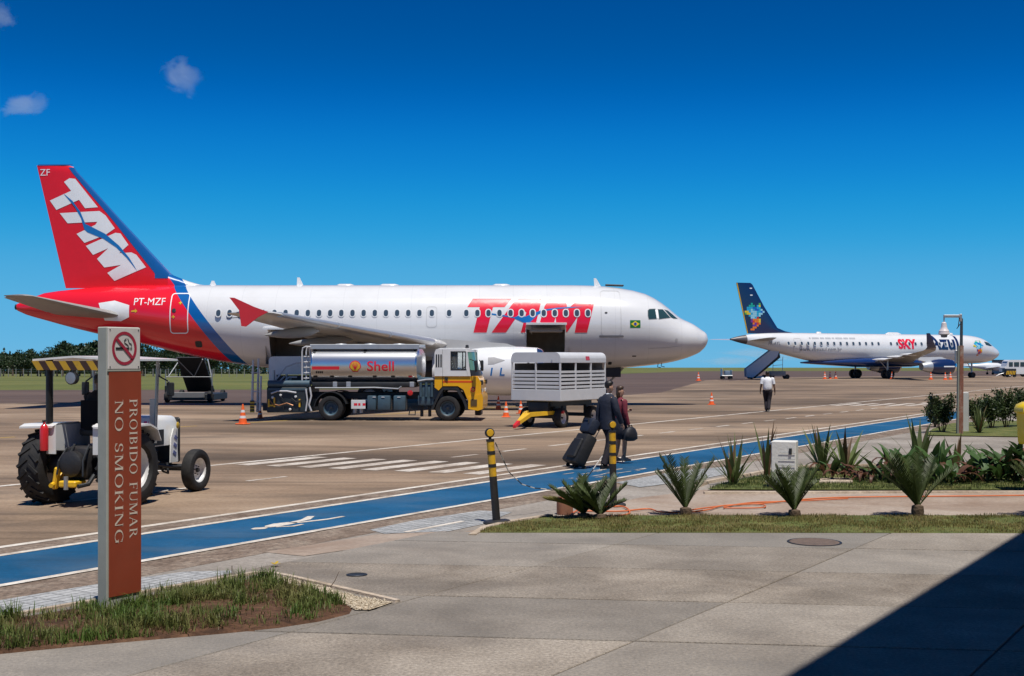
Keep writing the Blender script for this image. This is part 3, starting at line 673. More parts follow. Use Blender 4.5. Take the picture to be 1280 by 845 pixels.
# the open cargo door covers the feet of A and M: trim letters at the doorway
hx0, hx1, hz1 = HOLES[0][0] - .05, HOLES[0][1] + .05, HOLES[0][3] + .05
def letter(polys, name, m, off):
    bm = polys_bm(polys)
    for co, no in (((hx0, 0, 0), (1, 0, 0)), ((hx1, 0, 0), (1, 0, 0)), ((0, 0, hz1), (0, 0, 1))):
        bmesh.ops.bisect_plane(bm, geom=bm.verts[:] + bm.edges[:] + bm.faces[:], plane_co=co, plane_no=no, dist=1e-5)
    bmesh.ops.delete(bm, geom=[f for f in bm.faces if hx0 < f.calc_center_median().x < hx1 and f.calc_center_median().z < hz1], context='FACES')
    return bm_obj(lay(bm, AB, .14, off), name, m, A)
for p, in zip((TT, TA, TM)): letter(p, 'fuselage_letter', LETTERRED, .008)
letter([PF([(290, 246), (400, 262), (490, 282), (520, 270), (585, 275), (640, 250), (700, 228), (760, 212), (850, 200), (960, 194), (1080, 192), (960, 202), (850, 212), (740, 232), (690, 258), (625, 322), (575, 328), (490, 290), (390, 272), (290, 258)])], 'fuselage_bird', LETTERBLUE, .015)
# cabin windows
PANE = glassmat('cabin_window_pane', (.05, .075, .10), .08)
FRAME = mat('window_surround', (.66, .67, .68), .35, var=.04)
zw = AZS(391.5); xr = AXS(500)
wf = bm_obj(lay(polys_bm(ring_polys(xr, zw, .30, .41, .14, .05, 3)), AB, 0, .018), 'window', FRAME, A)
wpn = bm_obj(lay(polys_bm([rrect(xr, zw, .205, .315, .10, 3)]), AB, 0, .020), 'pane', PANE, wf)
wxs = [273.5, 287.5, 301.5] + [343 + 13.93 * k for k in range(14)] + [540, 562, 583, 597] + [610.5 + 13.78 * k for k in range(9)] + [734.5]
wxs = [273.5, 287.5, 301.5, 315.5, 329.5] + [343.5 + 13.92 * k for k in range(14)] + [540, 561.5] + [583 + 13.8 * k for k in range(12)]
for i, px in enumerate(wxs):
    w = wf if i == 0 else copy_tree(wf, A); w.location.x = AXS(px) - xr
# doors: outlines as slim frames proud of the skin
def door_outline(px0, px1, py0, py1, m, t=.035, name='door', sill=False):
    x0, x1, z0, z1 = AXS(px0), AXS(px1), AZS(py1), AZS(py0)
    o = bm_obj(lay(polys_bm(ring_polys((x0 + x1) / 2, (z0 + z1) / 2, x1 - x0, z1 - z0, .16, t)), AB, .25, .010), name, m, A)
    return o
d1 = door_outline(751, 776.5, 362, 420, GREYL, .03)
polys_on([rrect(AXS(764), AZS(420.5), 1.18, .10, .05)], 'door_sill', AB, mat('door_sill_grey', (.22, .22, .23), .4), d1, .3, .016)
polys_on([rrect(AXS(757.5), AZS(391), .13, .07, .03)], 'door_handle', AB, DARK, d1, 0, .016)
d2 = door_outline(211, 235, 365.5, 417, LETTERWHITE, .05)
polys_on([rrect(AXS(216.5), AZS(388), .2, .2, .1)], 'door_port', AB, DARK, d2, 0, .02)
for dx, dy in ((224, 378.5), (216, 396)): polys_on([rrect(AXS(dx), AZS(dy), .16, .05, .02), rrect(AXS(dx), AZS(dy), .05, .16, .02)], 'door_arrow', AB, YELLOW, d2, 0, .02)
d3 = door_outline(533, 546.5, 383, 409.5, GREYL, .025, 'overwing_exit')
text_on('PT-MZF', 'registration', .50, AXS(163), AZS(381), AB, LETTERWHITE, A, 0, .012, width=.95)
polys_on([[(AXS(161), AZS(388)), (AXS(166), AZS(387)), (AXS(166), AZS(385.5)), (AXS(169), AZS(388.5)), (AXS(166), AZS(391)), (AXS(166), AZS(389.5)), (AXS(161), AZS(389.5))]], 'arrow_marking', AB, YELLOW, A, 0, .012)
# flag
FGR = mat('flag_green', (.01, .16, .03), .4); FYE = mat('flag_yellow', (.75, .6, .02), .4); FBL = mat('flag_blue', (.02, .04, .30), .4)
fx, fz = AXS(794), AZS(405)
fl = polys_on([rrect(fx, fz, .50, .36, .01, 1)], 'flag', AB, FGR, A, .2, .010)
polys_on([[(fx - .21, fz), (fx, fz - .14), (fx + .21, fz), (fx, fz + .14)]], 'flag_diamond', AB, FYE, fl, .2, .016)
polys_on([rrect(fx, fz, .15, .15, .075)], 'flag_disc', AB, FBL, fl, 0, .022)
# cockpit windows, starboard side and front
CKG = glassmat('cockpit_glass', (.025, .06, .06), .04)
CP = lambda pts: [(AXS(740 + x / 6.04), AZS(340 + y / 6.04)) for x, y in pts]
for pts in ([(428, 290), (440, 279), (484, 277), (490, 300), (490, 352), (432, 355), (426, 330)], [(508, 280), (548, 280), (602, 342), (512, 354)], [(563, 281), (592, 288), (664, 348), (630, 348), (610, 340)]):
    f = polys_on([[((x - sum(a for a, b in CP(pts)) / len(pts)) * 1.12 + sum(a for a, b in CP(pts)) / len(pts), (z - sum(b for a, b in CP(pts)) / len(pts)) * 1.12 + sum(b for a, b in CP(pts)) / len(pts)) for x, z in CP(pts)]], 'cockpit_window', AB, mat('cockpit_frame', (.30, .30, .30), .4), A, .12, .006)
    polys_on([CP(pts)], 'pane', AB, CKG, f, .12, .012)
polys_on([CP([(484, 285), (505, 282), (510, 352), (492, 350)])], 'window_post', AB, LETTERWHITE, A, .12, .014)
# small skin details: nose seam, vents, ports, probes, antennas
polys_on([CP([(430, 574), (560, 570), (680, 556), (680, 559), (560, 574), (430, 578)])], 'nose_seam', AB, GREYL, A, .15, .007)
for px, py, w, h in ((847, 425, .12, .16), (764, 454, .18, .13), (200 + 140 / 3.048, 330 + 305 / 3.048, .34, .30), (702.5, 454, .1, .1), (794, 445, .2, .05)):
    polys_on([rrect(AXS(px), AZS(py), w, h, min(w, h) * .3)], 'skin_port', AB, DARK if px < 800 else GREYL, A, 0, .012)
for px, py, hh, sl in ((746, 357.5, .42, -.25), (374, 356.5, .42, -.2), (265, 356.5, .26, -.12)):
    x = AX(px); z = AZZ(py) - .04
    MB().prism([(x - .12, z), (x + .22, z), (x + .22 + sl, z + hh), (x + .10 + sl, z + hh)], 'y', -.02, .02).build('blade_antenna', LETTERWHITE, A, 30)
for px, L_, mt in ((432, .5, AIRWHITE), (487, .55, AIRWHITE), (627, .5, AIRWHITE)):
    x = AX(px); MB().loft([[(x + L_ * a, w * math.cos(t), 5.84 + hh * math.sin(t)) for t in [math.pi * k / 8 for k in range(9)]] for a, w, hh in ((-1, .02, .01), (-.6, .2, .10), (.5, .2, .10), (1, .02, .01))]).build('dome_antenna', mt, A, 60)
MB().box((AX(768), 0, 5.86), (.9, .30, .09), (0, R(2), 0), .03).build('roof_hatch', DARK, A)
for px, py in ((822, 455.5), (826.5, 454.5)):
    MB().tube([(AX(px), -.35, AZZ(py) + .08), (AX(px) - .05, -.38, AZZ(py) - .12), (AX(px) + .12, -.38, AZZ(py) - .16)], .02, 6).build('air_probe', DARK, A)
# tail cone exhaust
MB().cyl((.12, 0, 4.79), (-.10, 0, 4.80), .16, .13, 16).build('exhaust_pipe', DARK, A)
# engines
ENG = livery_mat('engine_cowl_paint', (.74, .75, .76), [])
for sg in (-1, 1):
    ey, ez = sg * 5.75, 1.72
    pr = [(.80, 0), (.93, -.03), (1.0, .06), (1.04, .25), (1.08, .9), (1.09, 1.7), (1.05, 2.6), (.95, 3.5), (.80, 4.3), (.70, 4.85), (.66, 4.86), (.70, 4.2)]
    x1 = LA - 8.25
    e = MB().lathe([(r, -h) for r, h in pr], (x1, ey, ez), (1, 0, 0), 40).build('engine', ENG, A, 50)
    MB().lathe([(.80, .01), (.93, .035), (1.005, -.06), (1.045, -.25)], (x1, ey, ez), (1, 0, 0), 40).build('inlet_lip', CHROME, e, 60)
    MB().lathe([(0, -.5), (.1, -.6), (.24, -1.0), (.78, -1.02), (.79, -.02)], (x1, ey, ez), (1, 0, 0), 30).build('fan', DARK, e, 40)
    MB().lathe([(.52, -4.7), (.44, -5.3), (.30, -5.35), (.12, -5.9), (.01, -6.0)], (x1, ey, ez), (1, 0, 0), 24).build('exhaust_cone', DARK, e, 40)
    py_ = [(x1 - .9, ez + 1.0), (x1 - 1.6, ez + 1.22), (x1 - 4.4, ez + 1.42), (x1 - 6.6, ez + 1.2), (x1 - 7.2, ez + .95), (x1 - 5.5, ez + .72), (x1 - 4.2, ez + .5)]
    MB().prism(py_, 'y', ey - .16, ey + .16).build('pylon', WMAT, e, 30)
    if sg < 0:
        EB = bvh_of(e)
        ex = lambda px: (px - 640) / 28.17 - X0
        ezz = lambda py: HC - (py - 448) / 28.17
        for ch, px in (('B', 558.5), ('R', 571), ('A', 584), ('S', 597.5), ('I', 612.5), ('L', 624)):
            text_on(ch, 'engine_letter', .48, ex(px), ezz(469), EB, LETTERBLUE, e, .2, .010, bold=.012, shear=.15)
        polys_on([[(ex(610.5), ezz(447)), (ex(618), ezz(446.5)), (ex(631.5), ezz(450.5)), (ex(618), ezz(455)), (ex(610.5), ezz(455.5))]], 'cowl_vent', EB, mat('vent_grey', (.30, .30, .31), .5), e, .2, .010)
# landing gear
def gear(name, x, y, r, w, n_off, top_z, drag):
    g = MB(); g.cyl((x, y, r), (x, y, top_z), .09, None, 12); g.cyl((x, y, r + .6), (x, y, top_z), .13, None, 12); g.cyl((x, y - n_off * 1.05, r), (x, y + n_off * 1.05, r), .06, None, 10)
    g.cyl((x, y, r + .5), (x + drag, y, top_z - .1), .05, None, 8)
    g.tube([(x + .12, y, r + .15), (x + .32, y, r + .42), (x + .12, y, r + .7)], .03, 6)
    o = g.build(name, STEEL, A)
    for sy in (-1, 1): wheel(o, (x, y + sy * n_off, r), r, w, (0, 1, 0), GALV)
    return o
ng = gear('nose_gear', LA - 5.07, 0, .38, .22, .25, 2.1, 1.1)
for sy in (-1, 1): MB().box((LA - 5.0 + .3, sy * .42, 1.62), (.8, .04, .5), (0, 0, 0), .02).build('gear_door', DARK, ng)
MB().box((LA - 5.0, 0, 1.30), (.10, .34, .28), None, .03).build('landing_light', GALV, ng)
for sy in (-1, 1):
    mg = gear('main_gear', LA - 16.1, sy * 3.8, .57, .40, .46, 2.7, -.3)
    MB().box((LA - 16.1, sy * 4.25, 1.75), (1.1, .05, 1.5), (R(sy * 6), 0, 0), .04).build('gear_door', AIRWHITE, mg)
# ---------------------------------------------------------------- blue-tailed airliner further away
LE = 36.24
tailp = Vector((23.75, 134.8, 0)); yawE = math.atan2(.345, .939)
E = empty('airliner', tailp, yawE, 'smaller airliner with dark blue tail and colourful square mosaic on the fin', 'airplane')
EW = livery_mat('blue_tail_white_paint', AIRW, [])
topE = [(0, 2.95), (.15, 3.2), (.6, 3.5), (1.2, 3.85), (1.9, 4.3), (2.7, 4.66), (3.8, 4.9), (5.2, 5.02), (8, 5.05), (20, 5.08), (28, 5.12), (31, 5.08), (33.5, 4.95), (35.2, 4.72), (36.24, 4.45)]
botE = [(0, 2.8), (.15, 2.55), (.6, 2.25), (1.2, 2.0), (1.9, 1.85), (2.7, 1.75), (3.8, 1.70), (5.2, 1.68), (20, 1.70), (24, 1.72), (26, 1.95), (28, 2.35), (31, 3.05), (33.5, 3.65), (35.2, 4.0), (36.24, 4.28)]
widE = [(0, .1), (.15, .7), (.6, 1.35), (1.2, 1.9), (1.9, 2.35), (2.7, 2.68), (3.8, 2.92), (5.2, 3.01), (24, 3.01), (28, 2.6), (31, 2.0), (34, 1.1), (36.24, .35)]
ste = [0, .05, .1, .15, .25, .4, .6, .8, 1.0, 1.2, 1.5, 1.9, 2.3, 2.7, 3.2, 3.8, 4.5, 5.2, 7, 9, 12, 15, 18, 21, 24, 25, 26, 27, 28, 29, 30, 31, 32, 33, 33.8, 34.4]
efus = fuselage(topE, botE, widE, ste, 48, LE).build('fuselage', EW, E, 50); EBV = bvh_of(efus)
fuselage(topE, botE, widE, [34.4, 35, 35.6, 36, 36.24], 32, LE).build('tail_cone', mat('tail_cone_metal', (.16, .15, .15), .4, metal=.5), E, 50)
# blue belly fairing
rings = []
for s, w, zb, zt in ((11.2, .8, 1.62, 1.9), (11.9, 2.4, 1.42, 2.15), (13, 3.15, 1.30, 2.35), (17, 3.3, 1.26, 2.5), (20, 3.2, 1.3, 2.45), (22.4, 2.9, 1.42, 2.3), (25, 2.2, 1.58, 2.1), (27.2, .7, 1.72, 1.9)):
    zc, h = (zb + zt) / 2, (zt - zb) / 2
    rings.append([(LE - s, w / 2 * math.copysign(abs(math.sin(a)) ** .75, math.sin(a)), zc + h * math.copysign(abs(math.cos(a)) ** .8, math.cos(a))) for a in [2 * math.pi * k / 28 for k in range(28)]])
MB().loft(rings).build('belly_fairing', mat('belly_blue', (.01, .035, .14), .25, coat=.6), E, 60)
WE = [(LE - 12.8, 1.0, 1.95, 6.0, .13, 0), (LE - 13.3, 1.6, 2.0, 5.4, .13, 0), (LE - 15.5, 5.2, 2.35, 3.4, .115, 0), (LE - 19.6, 13.0, 3.1, 1.55, .10, 0), (LE - 20.0, 13.5, 3.2, 1.35, .09, 0)]
for w, sg in zip(wing_pair(E, WE, UNDER), (-1, 1)):
    rings = []
    for x, y, z, c in ((LE - 19.95, 13.45, 3.18, 1.35), (LE - 20.3, 13.95, 3.42, 1.15), (LE - 20.8, 14.2, 3.95, .9), (LE - 21.4, 14.35, 4.85, .45)):
        rings.append([(x, sg * y, z), (x - c * .3, sg * (y - .04), z + .01), (x - c, sg * y, z), (x - c * .3, sg * (y + .04), z - .01)])
    MB().loft(rings).build('winglet', NAVY, w, 40)
    for yy in (3.2, 6.2, 8.8):
        te = LE - 18.9 - (yy - 3) * .12; MB().loft([[(te + 1.2 - h, sg * yy + r * math.cos(a), 1.98 + yy * .095 - .13 + r * math.sin(a)) for a in [2 * math.pi * k / 10 for k in range(10)]] for r, h in ((.02, 0), (.15, .5), (.17, 1.2), (.10, 2), (.02, 2.5))]).build('flap_track_fairing', EW, w, 50)
HSE = [(LE - 31.2, .3, 4.25, 3.0, .12, .0), (LE - 31.5, .9, 4.28, 2.75, .11, .0), (LE - 34.2, 6.0, 4.42, 1.35, .08, 0)]
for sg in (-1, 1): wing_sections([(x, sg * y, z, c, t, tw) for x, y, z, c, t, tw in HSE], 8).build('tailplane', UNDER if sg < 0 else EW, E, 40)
FE = []
for x, z, te, th in ((8.6, 5.0, 2.1, .12), (6.9, 5.28, 2.05, .2), (5.9, 5.65, 1.98, .26), (4.2, 8.0, 1.35, .2), (2.75, 10.35, .75, .12), (2.5, 10.54, .72, .05)): FE.append((x, z, x - te, th))
efin = fin_sections(FE, 12).build('fin', NAVY, E, 60); EFB = bvh_of(efin)
MB().prism([(2.08, 5.0), (2.16, 5.0), (.83, 10.5), (.72, 10.5)], 'y', -.045, .045).build('fin_edge_trim', YELLOW, efin, 0)
# mosaic in the outline of a country, made of coloured squares
MC = [mat('mosaic_' + n_, c, .4) for n_, c in (('cyan', (.02, .38, .62)), ('blue', (.01, .12, .50)), ('teal', (.01, .40, .30)), ('green', (.10, .42, .06)), ('yellow', (.80, .55, .03)), ('pale', (.30, .62, .75)), ('orange', (.80, .20, .02)), ('red', (.60, .03, .03)), ('purple', (.16, .04, .28)))]
ROWS = ["...2...3..", "..222.04..", ".0001100..", ".00501105.", "4405550015", "344055055.", "..055505..", "...5507...", "...86664..", "...87664..", "....6876..", "....886...", "....66....", "...66....."]
def mosaic(x0, z0, cw, ch, bvh, parent, off):
    for r_, row in enumerate(ROWS):
        for c_, ch_ in enumerate(row):
            if ch_ == '.': continue
            xa = x0 + c_ * cw; za = z0 - r_ * ch
            polys_on([[(xa, za), (xa + cw * .97, za), (xa + cw * .97, za - ch * .96), (xa, za - ch * .96)]], 'mosaic_square', bvh, MC[int(ch_)], parent, 0, off)
mosaic(1.75, 8.35, .245, .215, EFB, efin, .012)
mosaic(LE - 4.9, 4.35, .16, .125, EBV, efus, .012)
for (xx, zz) in ((2.5, 9.95), (2.55, 9.2)): polys_on([rrect(xx, zz, .30, .12, .03)], 'fin_mark', EFB, LETTERWHITE, efin, 0, .012)
# windows
zwe = 3.93; ew = bm_obj(lay(polys_bm(ring_polys(18, zwe, .36, .46, .12, .04, 2)), EBV, 0, .014), 'window', FRAME, E)
bm_obj(lay(polys_bm([rrect(18, zwe, .28, .38, .10, 2)]), EBV, 0, .016), 'pane', PANE, ew)
k = 0
for i in range(27):
    s = 8.0 + i * .84
    if 17.0 < s < 17.8: continue
    w = ew if k == 0 else copy_tree(ew, E); w.location.x = LE - s - 18; k += 1
GREYTXT = mat('lettering_grey', (.20, .21, .24), .4)
text_on('Azul', 'livery_lettering', 2.35, LE - 11.1, 3.35, EBV, NAVY, E, .3, .02, bold=.06, width=1.0)
text_on('SKY', 'livery_lettering', 1.45, LE - 15.4, 3.42, EBV, LETTERRED, E, .3, .02, bold=.07, width=.95)
text_on('www.voeazul.com.br', 'livery_lettering', .62, LE - 28.3, 3.10, EBV, GREYTXT, E, .4, .02, width=1.0)
text_on('PR-AYL', 'registration', .55, LE - 32.0, 3.75, EBV, GREYTXT, E, .4, .02, width=.8)
xq = LE - 27
for w_ in (.2, .9, .5, .7, .3, .9, .6, .8): polys_on([rrect(xq + w_ / 2, 4.52, w_, .17, .03, 1)], 'faded_lettering', EBV, mat('faded_grey', (.42, .43, .45), .4), E, 0, .02); xq += w_ + .16
for s0, s1, z0, z1 in ((3.6, 4.4, 2.75, 4.4), (28.1, 29.0, 2.95, 4.5)):
    bm_obj(lay(polys_bm(ring_polys(LE - (s0 + s1) / 2, (z0 + z1) / 2, s1 - s0, z1 - z0, .15, .04)), EBV, .3, .012), 'door', GREYL, E)
polys_on([[(LE - 1.72, 3.72), (LE - 2.2, 4.12), (LE - 3.0, 4.25), (LE - 2.9, 3.85), (LE - 2.2, 3.72)]], 'cockpit_window', EBV, CKG, E, .15, .014)
for x_, L_ in ((LE - 15, 1.2), (LE - 7, .4), (LE - 25, .4)):
    MB().loft([[(x_ + L_ * a, w * math.cos(t), 5.03 + hh * math.sin(t)) for t in [math.pi * q / 6 for q in range(7)]] for a, w, hh in ((-1, .02, .01), (-.6, .22, .24), (.5, .22, .24), (1, .02, .01))]).build('dome_antenna', EW, E, 60)
for sg in (-1, 1):
    x1 = LE - 10.7; ey, ez = sg * 4.8, 1.35
    e = MB().lathe([(.66, -.02), (.74, 0), (.82, -.25), (.88, -1.0), (.88, -1.9), (.80, -2.6), (.66, -3.05), (.60, -3.0)], (x1, ey, ez), (1, 0, 0), 32).build('engine', NAVY, E, 50)
    MB().lathe([(.66, -.01), (.74, .02), (.825, -.24)], (x1, ey, ez), (1, 0, 0), 32).build('inlet_lip', CHROME, e, 60)
    MB().lathe([(0, -.4), (.2, -.8), (.64, -.82), (.65, -.02)], (x1, ey, ez), (1, 0, 0), 24).build('fan', DARK, e, 40)
    MB().lathe([(.655, -3.0), (.60, -3.5), (.40, -4.2), (.34, -4.2)], (x1, ey, ez), (1, 0, 0), 24).build('exhaust_nozzle', GALV, e, 40)
    MB().prism([(x1 - .8, ez + .85), (x1 - 1.6, ez + 1.1), (x1 - 4.6, ez + 1.05), (x1 - 5.2, ez + .85), (x1 - 3.4, ez + .5)], 'y', ey - .13, ey + .13).build('pylon', EW, e, 30)
    if sg < 0: polys_on([rrect(x1 - 1.1, ez + .02, 1.5, .13, .05)], 'engine_lettering', bvh_of(e), LETTERWHITE, e, .2, .012)
for nm, s, y, r, w, no, tz_ in (('nose_gear', 3.9, 0, .33, .2, .22, 1.9), ('main_gear', 18.0, -2.97, .52, .36, .42, 2.1), ('main_gear', 18.0, 2.97, .52, .36, .42, 2.1)):
    g = MB(); x = LE - s; g.cyl((x, y, r), (x, y, tz_), .1, None, 10); g.cyl((x, y - no, r), (x, y + no, r), .06, None, 8); g.cyl((x, y, r + .5), (x - .7, y * .8, tz_), .05, None, 6)
    o = g.build(nm, STEEL, E)
    for sy in (-1, 1): wheel(o, (x, y + sy * no, r), r, w, (0, 1, 0), DARK)
# ================================================================ ground vehicles
YAWT = R(-3)
CABW = mat('cab_white', (.76, .76, .75), .3, var=.04, coat=.4, dirt=.12)
CABY = mat('cab_yellow', (.86, .43, .006), .3, var=.05, coat=.4, dirt=.15, dirtcol=(.25, .14, .03))
CABO = mat('cab_orange_stripe', (.75, .10, .01), .35, var=.04, coat=.3)
TEALM = mat('blue_grey_frame', (.055, .10, .135), .45, var=.2, dirt=.35, dirtcol=(.05, .04, .03))
TANKM = mat('polished_tank', (.74, .74, .74), .27, metal=.9, var=.03)
SILV = mat('silver_paint', (.58, .58, .60), .4, var=.15, coat=.3, dirt=.2)
GREENGL = glassmat('green_tinted_glass', (.14, .32, .26), .05)
LAMPR = mat('red_lens', (.55, .02, .02), .2, coat=.6); LAMPO = mat('orange_lens', (.8, .25, .03), .2, coat=.6); LAMPW = mat('clear_lens', (.7, .7, .68), .12, coat=.8)
# local x forward along the truck, origin on the ground under the rear axle, near side is -y
Tk = empty('fuel_truck', (-6.58, 46.5, 0), YAWT, 'aircraft refuelling truck with polished oval tank and white and yellow cab', 'truck')
sT = 34.2
TX = lambda px: (px - 415) / sT
TZ = lambda py: (526 - py) / sT
YN = -1.2
for xx in (0, TX(562)):
    for sy in (-1, 1):
        if xx == 0: 
            wheel(Tk, (xx, sy * 1.0, .46), .46, .27, (0, sy, 0), TEALM); wheel(Tk, (xx, sy * .70, .46), .46, .25, (0, sy, 0), TEALM)
        else: wheel(Tk, (xx, sy * 1.02, .46), .46, .28, (0, sy, 0), TEALM)
for sy in (-.42, .42): MB().span((TX(330), sy - .05, .78), (TX(598), sy + .05, 1.02), .01).build('chassis_rail', DARK, Tk)
for xx in (0, TX(562)): MB().cyl((xx, -.95, .46), (xx, .95, .46), .10, None, 10).build('axle', DARK, Tk)
# tank: stadium-like ellipse with domed ends
def tank_ring(x, sy, sz, n=36):
    r = []
    for k in range(n):
        a = 2 * math.pi * k / n; c, s = math.cos(a), math.sin(a)
        r.append((x, sy * math.copysign(abs(c) ** .75, c), 2.02 + sz * math.copysign(abs(s) ** .85, s)))
    return r
x0, x1 = TX(390), TX(523)
tank = MB().loft([tank_ring(x0 - .14, .4, .25), tank_ring(x0 - .10, .85, .52), tank_ring(x0 - .03, 1.05, .64), tank_ring(x0, 1.13, .70), tank_ring(x1, 1.13, .70), tank_ring(x1 + .03, 1.05, .64), tank_ring(x1 + .10, .85, .52), tank_ring(x1 + .14, .4, .25)]).build('tank', TANKM, Tk, 45)
TB = bvh_of(tank)
for xx in (x0 + .02, x1 - .02): MB().loft([tank_ring(xx - .025, 1.145, .715), tank_ring(xx + .025, 1.145, .715)]).build('tank_band', CHROME, tank, 40)
MB().span((x0 - .1, -.85, 2.66), (x1 + .1, .85, 2.72), .015).build('catwalk', GALV, tank)
MB().span((x0 - .08, -.92, 2.62), (x1 + .08, -.88, 2.80), .01).build('rollover_rail', GALV, tank); MB().span((x0 - .08, .88, 2.62), (x1 + .08, .92, 2.80), .01).build('rollover_rail', GALV, tank)
for xx in (x0 + .9, x0 + 2.0, x0 + 3.1): MB().lathe([(.25, 0), (.26, .06), (.2, .12), (.0, .13)], (xx, 0, 2.71), (0, 0, 1), 16).build('manhole_lid', GALV, tank)
text_on('Shell', 'tank_lettering', .50, TX(460.5), TZ(463.5), TB, LETTERRED, tank, .15, .008, bold=.008, width=1.1)
# scallop emblem: red rim, yellow shell with ribs
def shell_poly(cx, cz, r):
    o = []
    for k in range(15):
        a = R(-25 + 230 * k / 14); rr = r * (1.0 + .04 * (k % 2)); o.append((cx + rr * math.cos(a), cz + rr * .98 * math.sin(a)))
    return o + [(cx - r * .62, cz - r * .62), (cx - r * .45, cz - r * .95), (cx + r * .45, cz - r * .95), (cx + r * .62, cz - r * .62)]
ex_, ez_ = TX(446), TZ(458)
polys_on([shell_poly(ex_, ez_, .21)], 'emblem', TB, LETTERRED, tank, .1, .008); polys_on([shell_poly(ex_, ez_, .175)], 'emblem_face', TB, YELLOW, tank, .1, .014)
for k in range(5):
    a = R(40 + 25 * k); polys_on([[(ex_ - .015, ez_ - .12), (ex_ + .015, ez_ - .12), (ex_ + .16 * math.cos(a) + .008, ez_ + .16 * math.sin(a)), (ex_ + .16 * math.cos(a) - .008, ez_ + .16 * math.sin(a))]], 'emblem_rib', TB, LETTERRED, tank, .1, .020)
polys_on([[(x0 + .0, TZ(462)), (TX(426), TZ(462)), (TX(426), TZ(458)), (x0, TZ(458))]], 'red_stripe', TB, LETTERRED, tank, .2, .010)
for px in (395, 416, 439, 470, 493, 515): polys_on([rrect(TX(px), TZ(470.5), .15, .05, .01, 1)], 'small_plate', TB, DARK if px != 515 else LETTERRED, tank, 0, .012)
for px, py in ((393, 439), (457, 438.5), (520, 437)): polys_on([rrect(TX(px), TZ(py), .11, .14, .04)], 'lifting_lug', TB, DARK, tank, 0, .014)
for k in range(4): polys_on([rrect(TX(397 + 2.4 * k), TZ(465.3), .05, .08, .01, 1)], 'worn_mark', TB, DARK, tank, 0, .012)
# skirt under the tank, pipes, boxes
MB().span((TX(390), -1.02, 1.22), (TX(522), 1.02, 1.42), .05).build('tank_skirt', DARK, Tk)
for px in (420, 437, 517): MB().span((TX(px) - .08, -1.05, 1.24), (TX(px) + .08, -1.025, 1.42), .005).build('bracket_plate', GALV, Tk)
MB().tube([(TX(395), -1.08, TZ(485)), (TX(430), -1.08, TZ(485)), (TX(470), -1.08, TZ(484.5)), (TX(500), -1.08, TZ(486)), (TX(504), -1.08, TZ(483))], .028, 8).build('hand_rail', GALV, Tk)
for px0, px1 in ((461, 472), (474, 490), (494, 509)): MB().span((TX(px0), -1.12, TZ(513)), (TX(px1), -.55, TZ(494.5)), .04).build('tool_locker', TEALM, Tk)
MB().span((TX(441), -1.14, TZ(511)), (TX(459), -1.11, TZ(500)), .006).build('warning_plate', WHITE, Tk)
for k, w_ in enumerate((.16, .10, .13)): MB().span((TX(444.5) + .16 * k, -1.143, TZ(507)), (TX(444.5) + .16 * k + w_ * .8, -1.1405, TZ(504))).build('worn_print', LETTERRED, Tk, 0)
for px in (445, 453): MB().cyl((TX(px), -1.0, .28), (TX(px), -1.0, .56), .06, .075, 10).build('valve', GALV, Tk)
MB().lathe([(.10, 0), (.10, .05), (.05, .06)], (TX(515), -1.05, TZ(491)), (0, -1, 0), 14).build('reflector', LAMPR, Tk)
# rear mudguards: curved sheet
def mud(xc, r, a0, a1, y0, y1, m, nm='mudguard', th=.03, zc=.46):
    vs = []; fs = []; n = 14
    for i in range(n + 1):
        a = R(a0 + (a1 - a0) * i / n)
        for rr in (r, r + th):
            for y in (y0, y1): vs.append((xc + rr * math.cos(a), y, zc + rr * math.sin(a)))
    for i in range(n):
        a, b = 4 * i, 4 * i + 4; fs += [(a, b, b + 1, a + 1), (a + 2, a + 3, b + 3, b + 2), (a, a + 2, b + 2, b), (a + 1, b + 1, b + 3, a + 3)]
    fs += [(0, 1, 3, 2), (4 * n, 4 * n + 2, 4 * n + 3, 4 * n + 1)]
    return MB().add(vs, fs).build(nm, m, Tk, 40)
for sy in (-1, 1): mud(0, .58, 15, 175, sy * .58, sy * 1.16, DARK)
# rear hose deck
MB().span((TX(334), -1.12, TZ(516)), (TX(385), 1.1, TZ(484)), .03).build('hose_cabinet', mat('dark_cabinet', (.02, .028, .034), .4, var=.3, dirt=.2), Tk)
MB().cyl((TX(335), -1.0, TZ(480)), (TX(388), -1.0, TZ(480)), .13, None, 16).build('hose_reel', TEALM, Tk)
MB().span((TX(336), -1.14, TZ(488)), (TX(386), -1.10, TZ(485.5)), .005).build('cabinet_rail', TEALM, Tk)
for px, h in ((337, 10), (344, 12), (376, 10)):
    MB().span((TX(px) - .03, -1.17, TZ(509)), (TX(px) + .03, -1.13, TZ(509 - h)), .004).build('yellow_handle', YELLOW, Tk)
MB().span((TX(337), -1.17, TZ(508)), (TX(345), -1.135, TZ(506)), .004).build('yellow_handle', YELLOW, Tk)
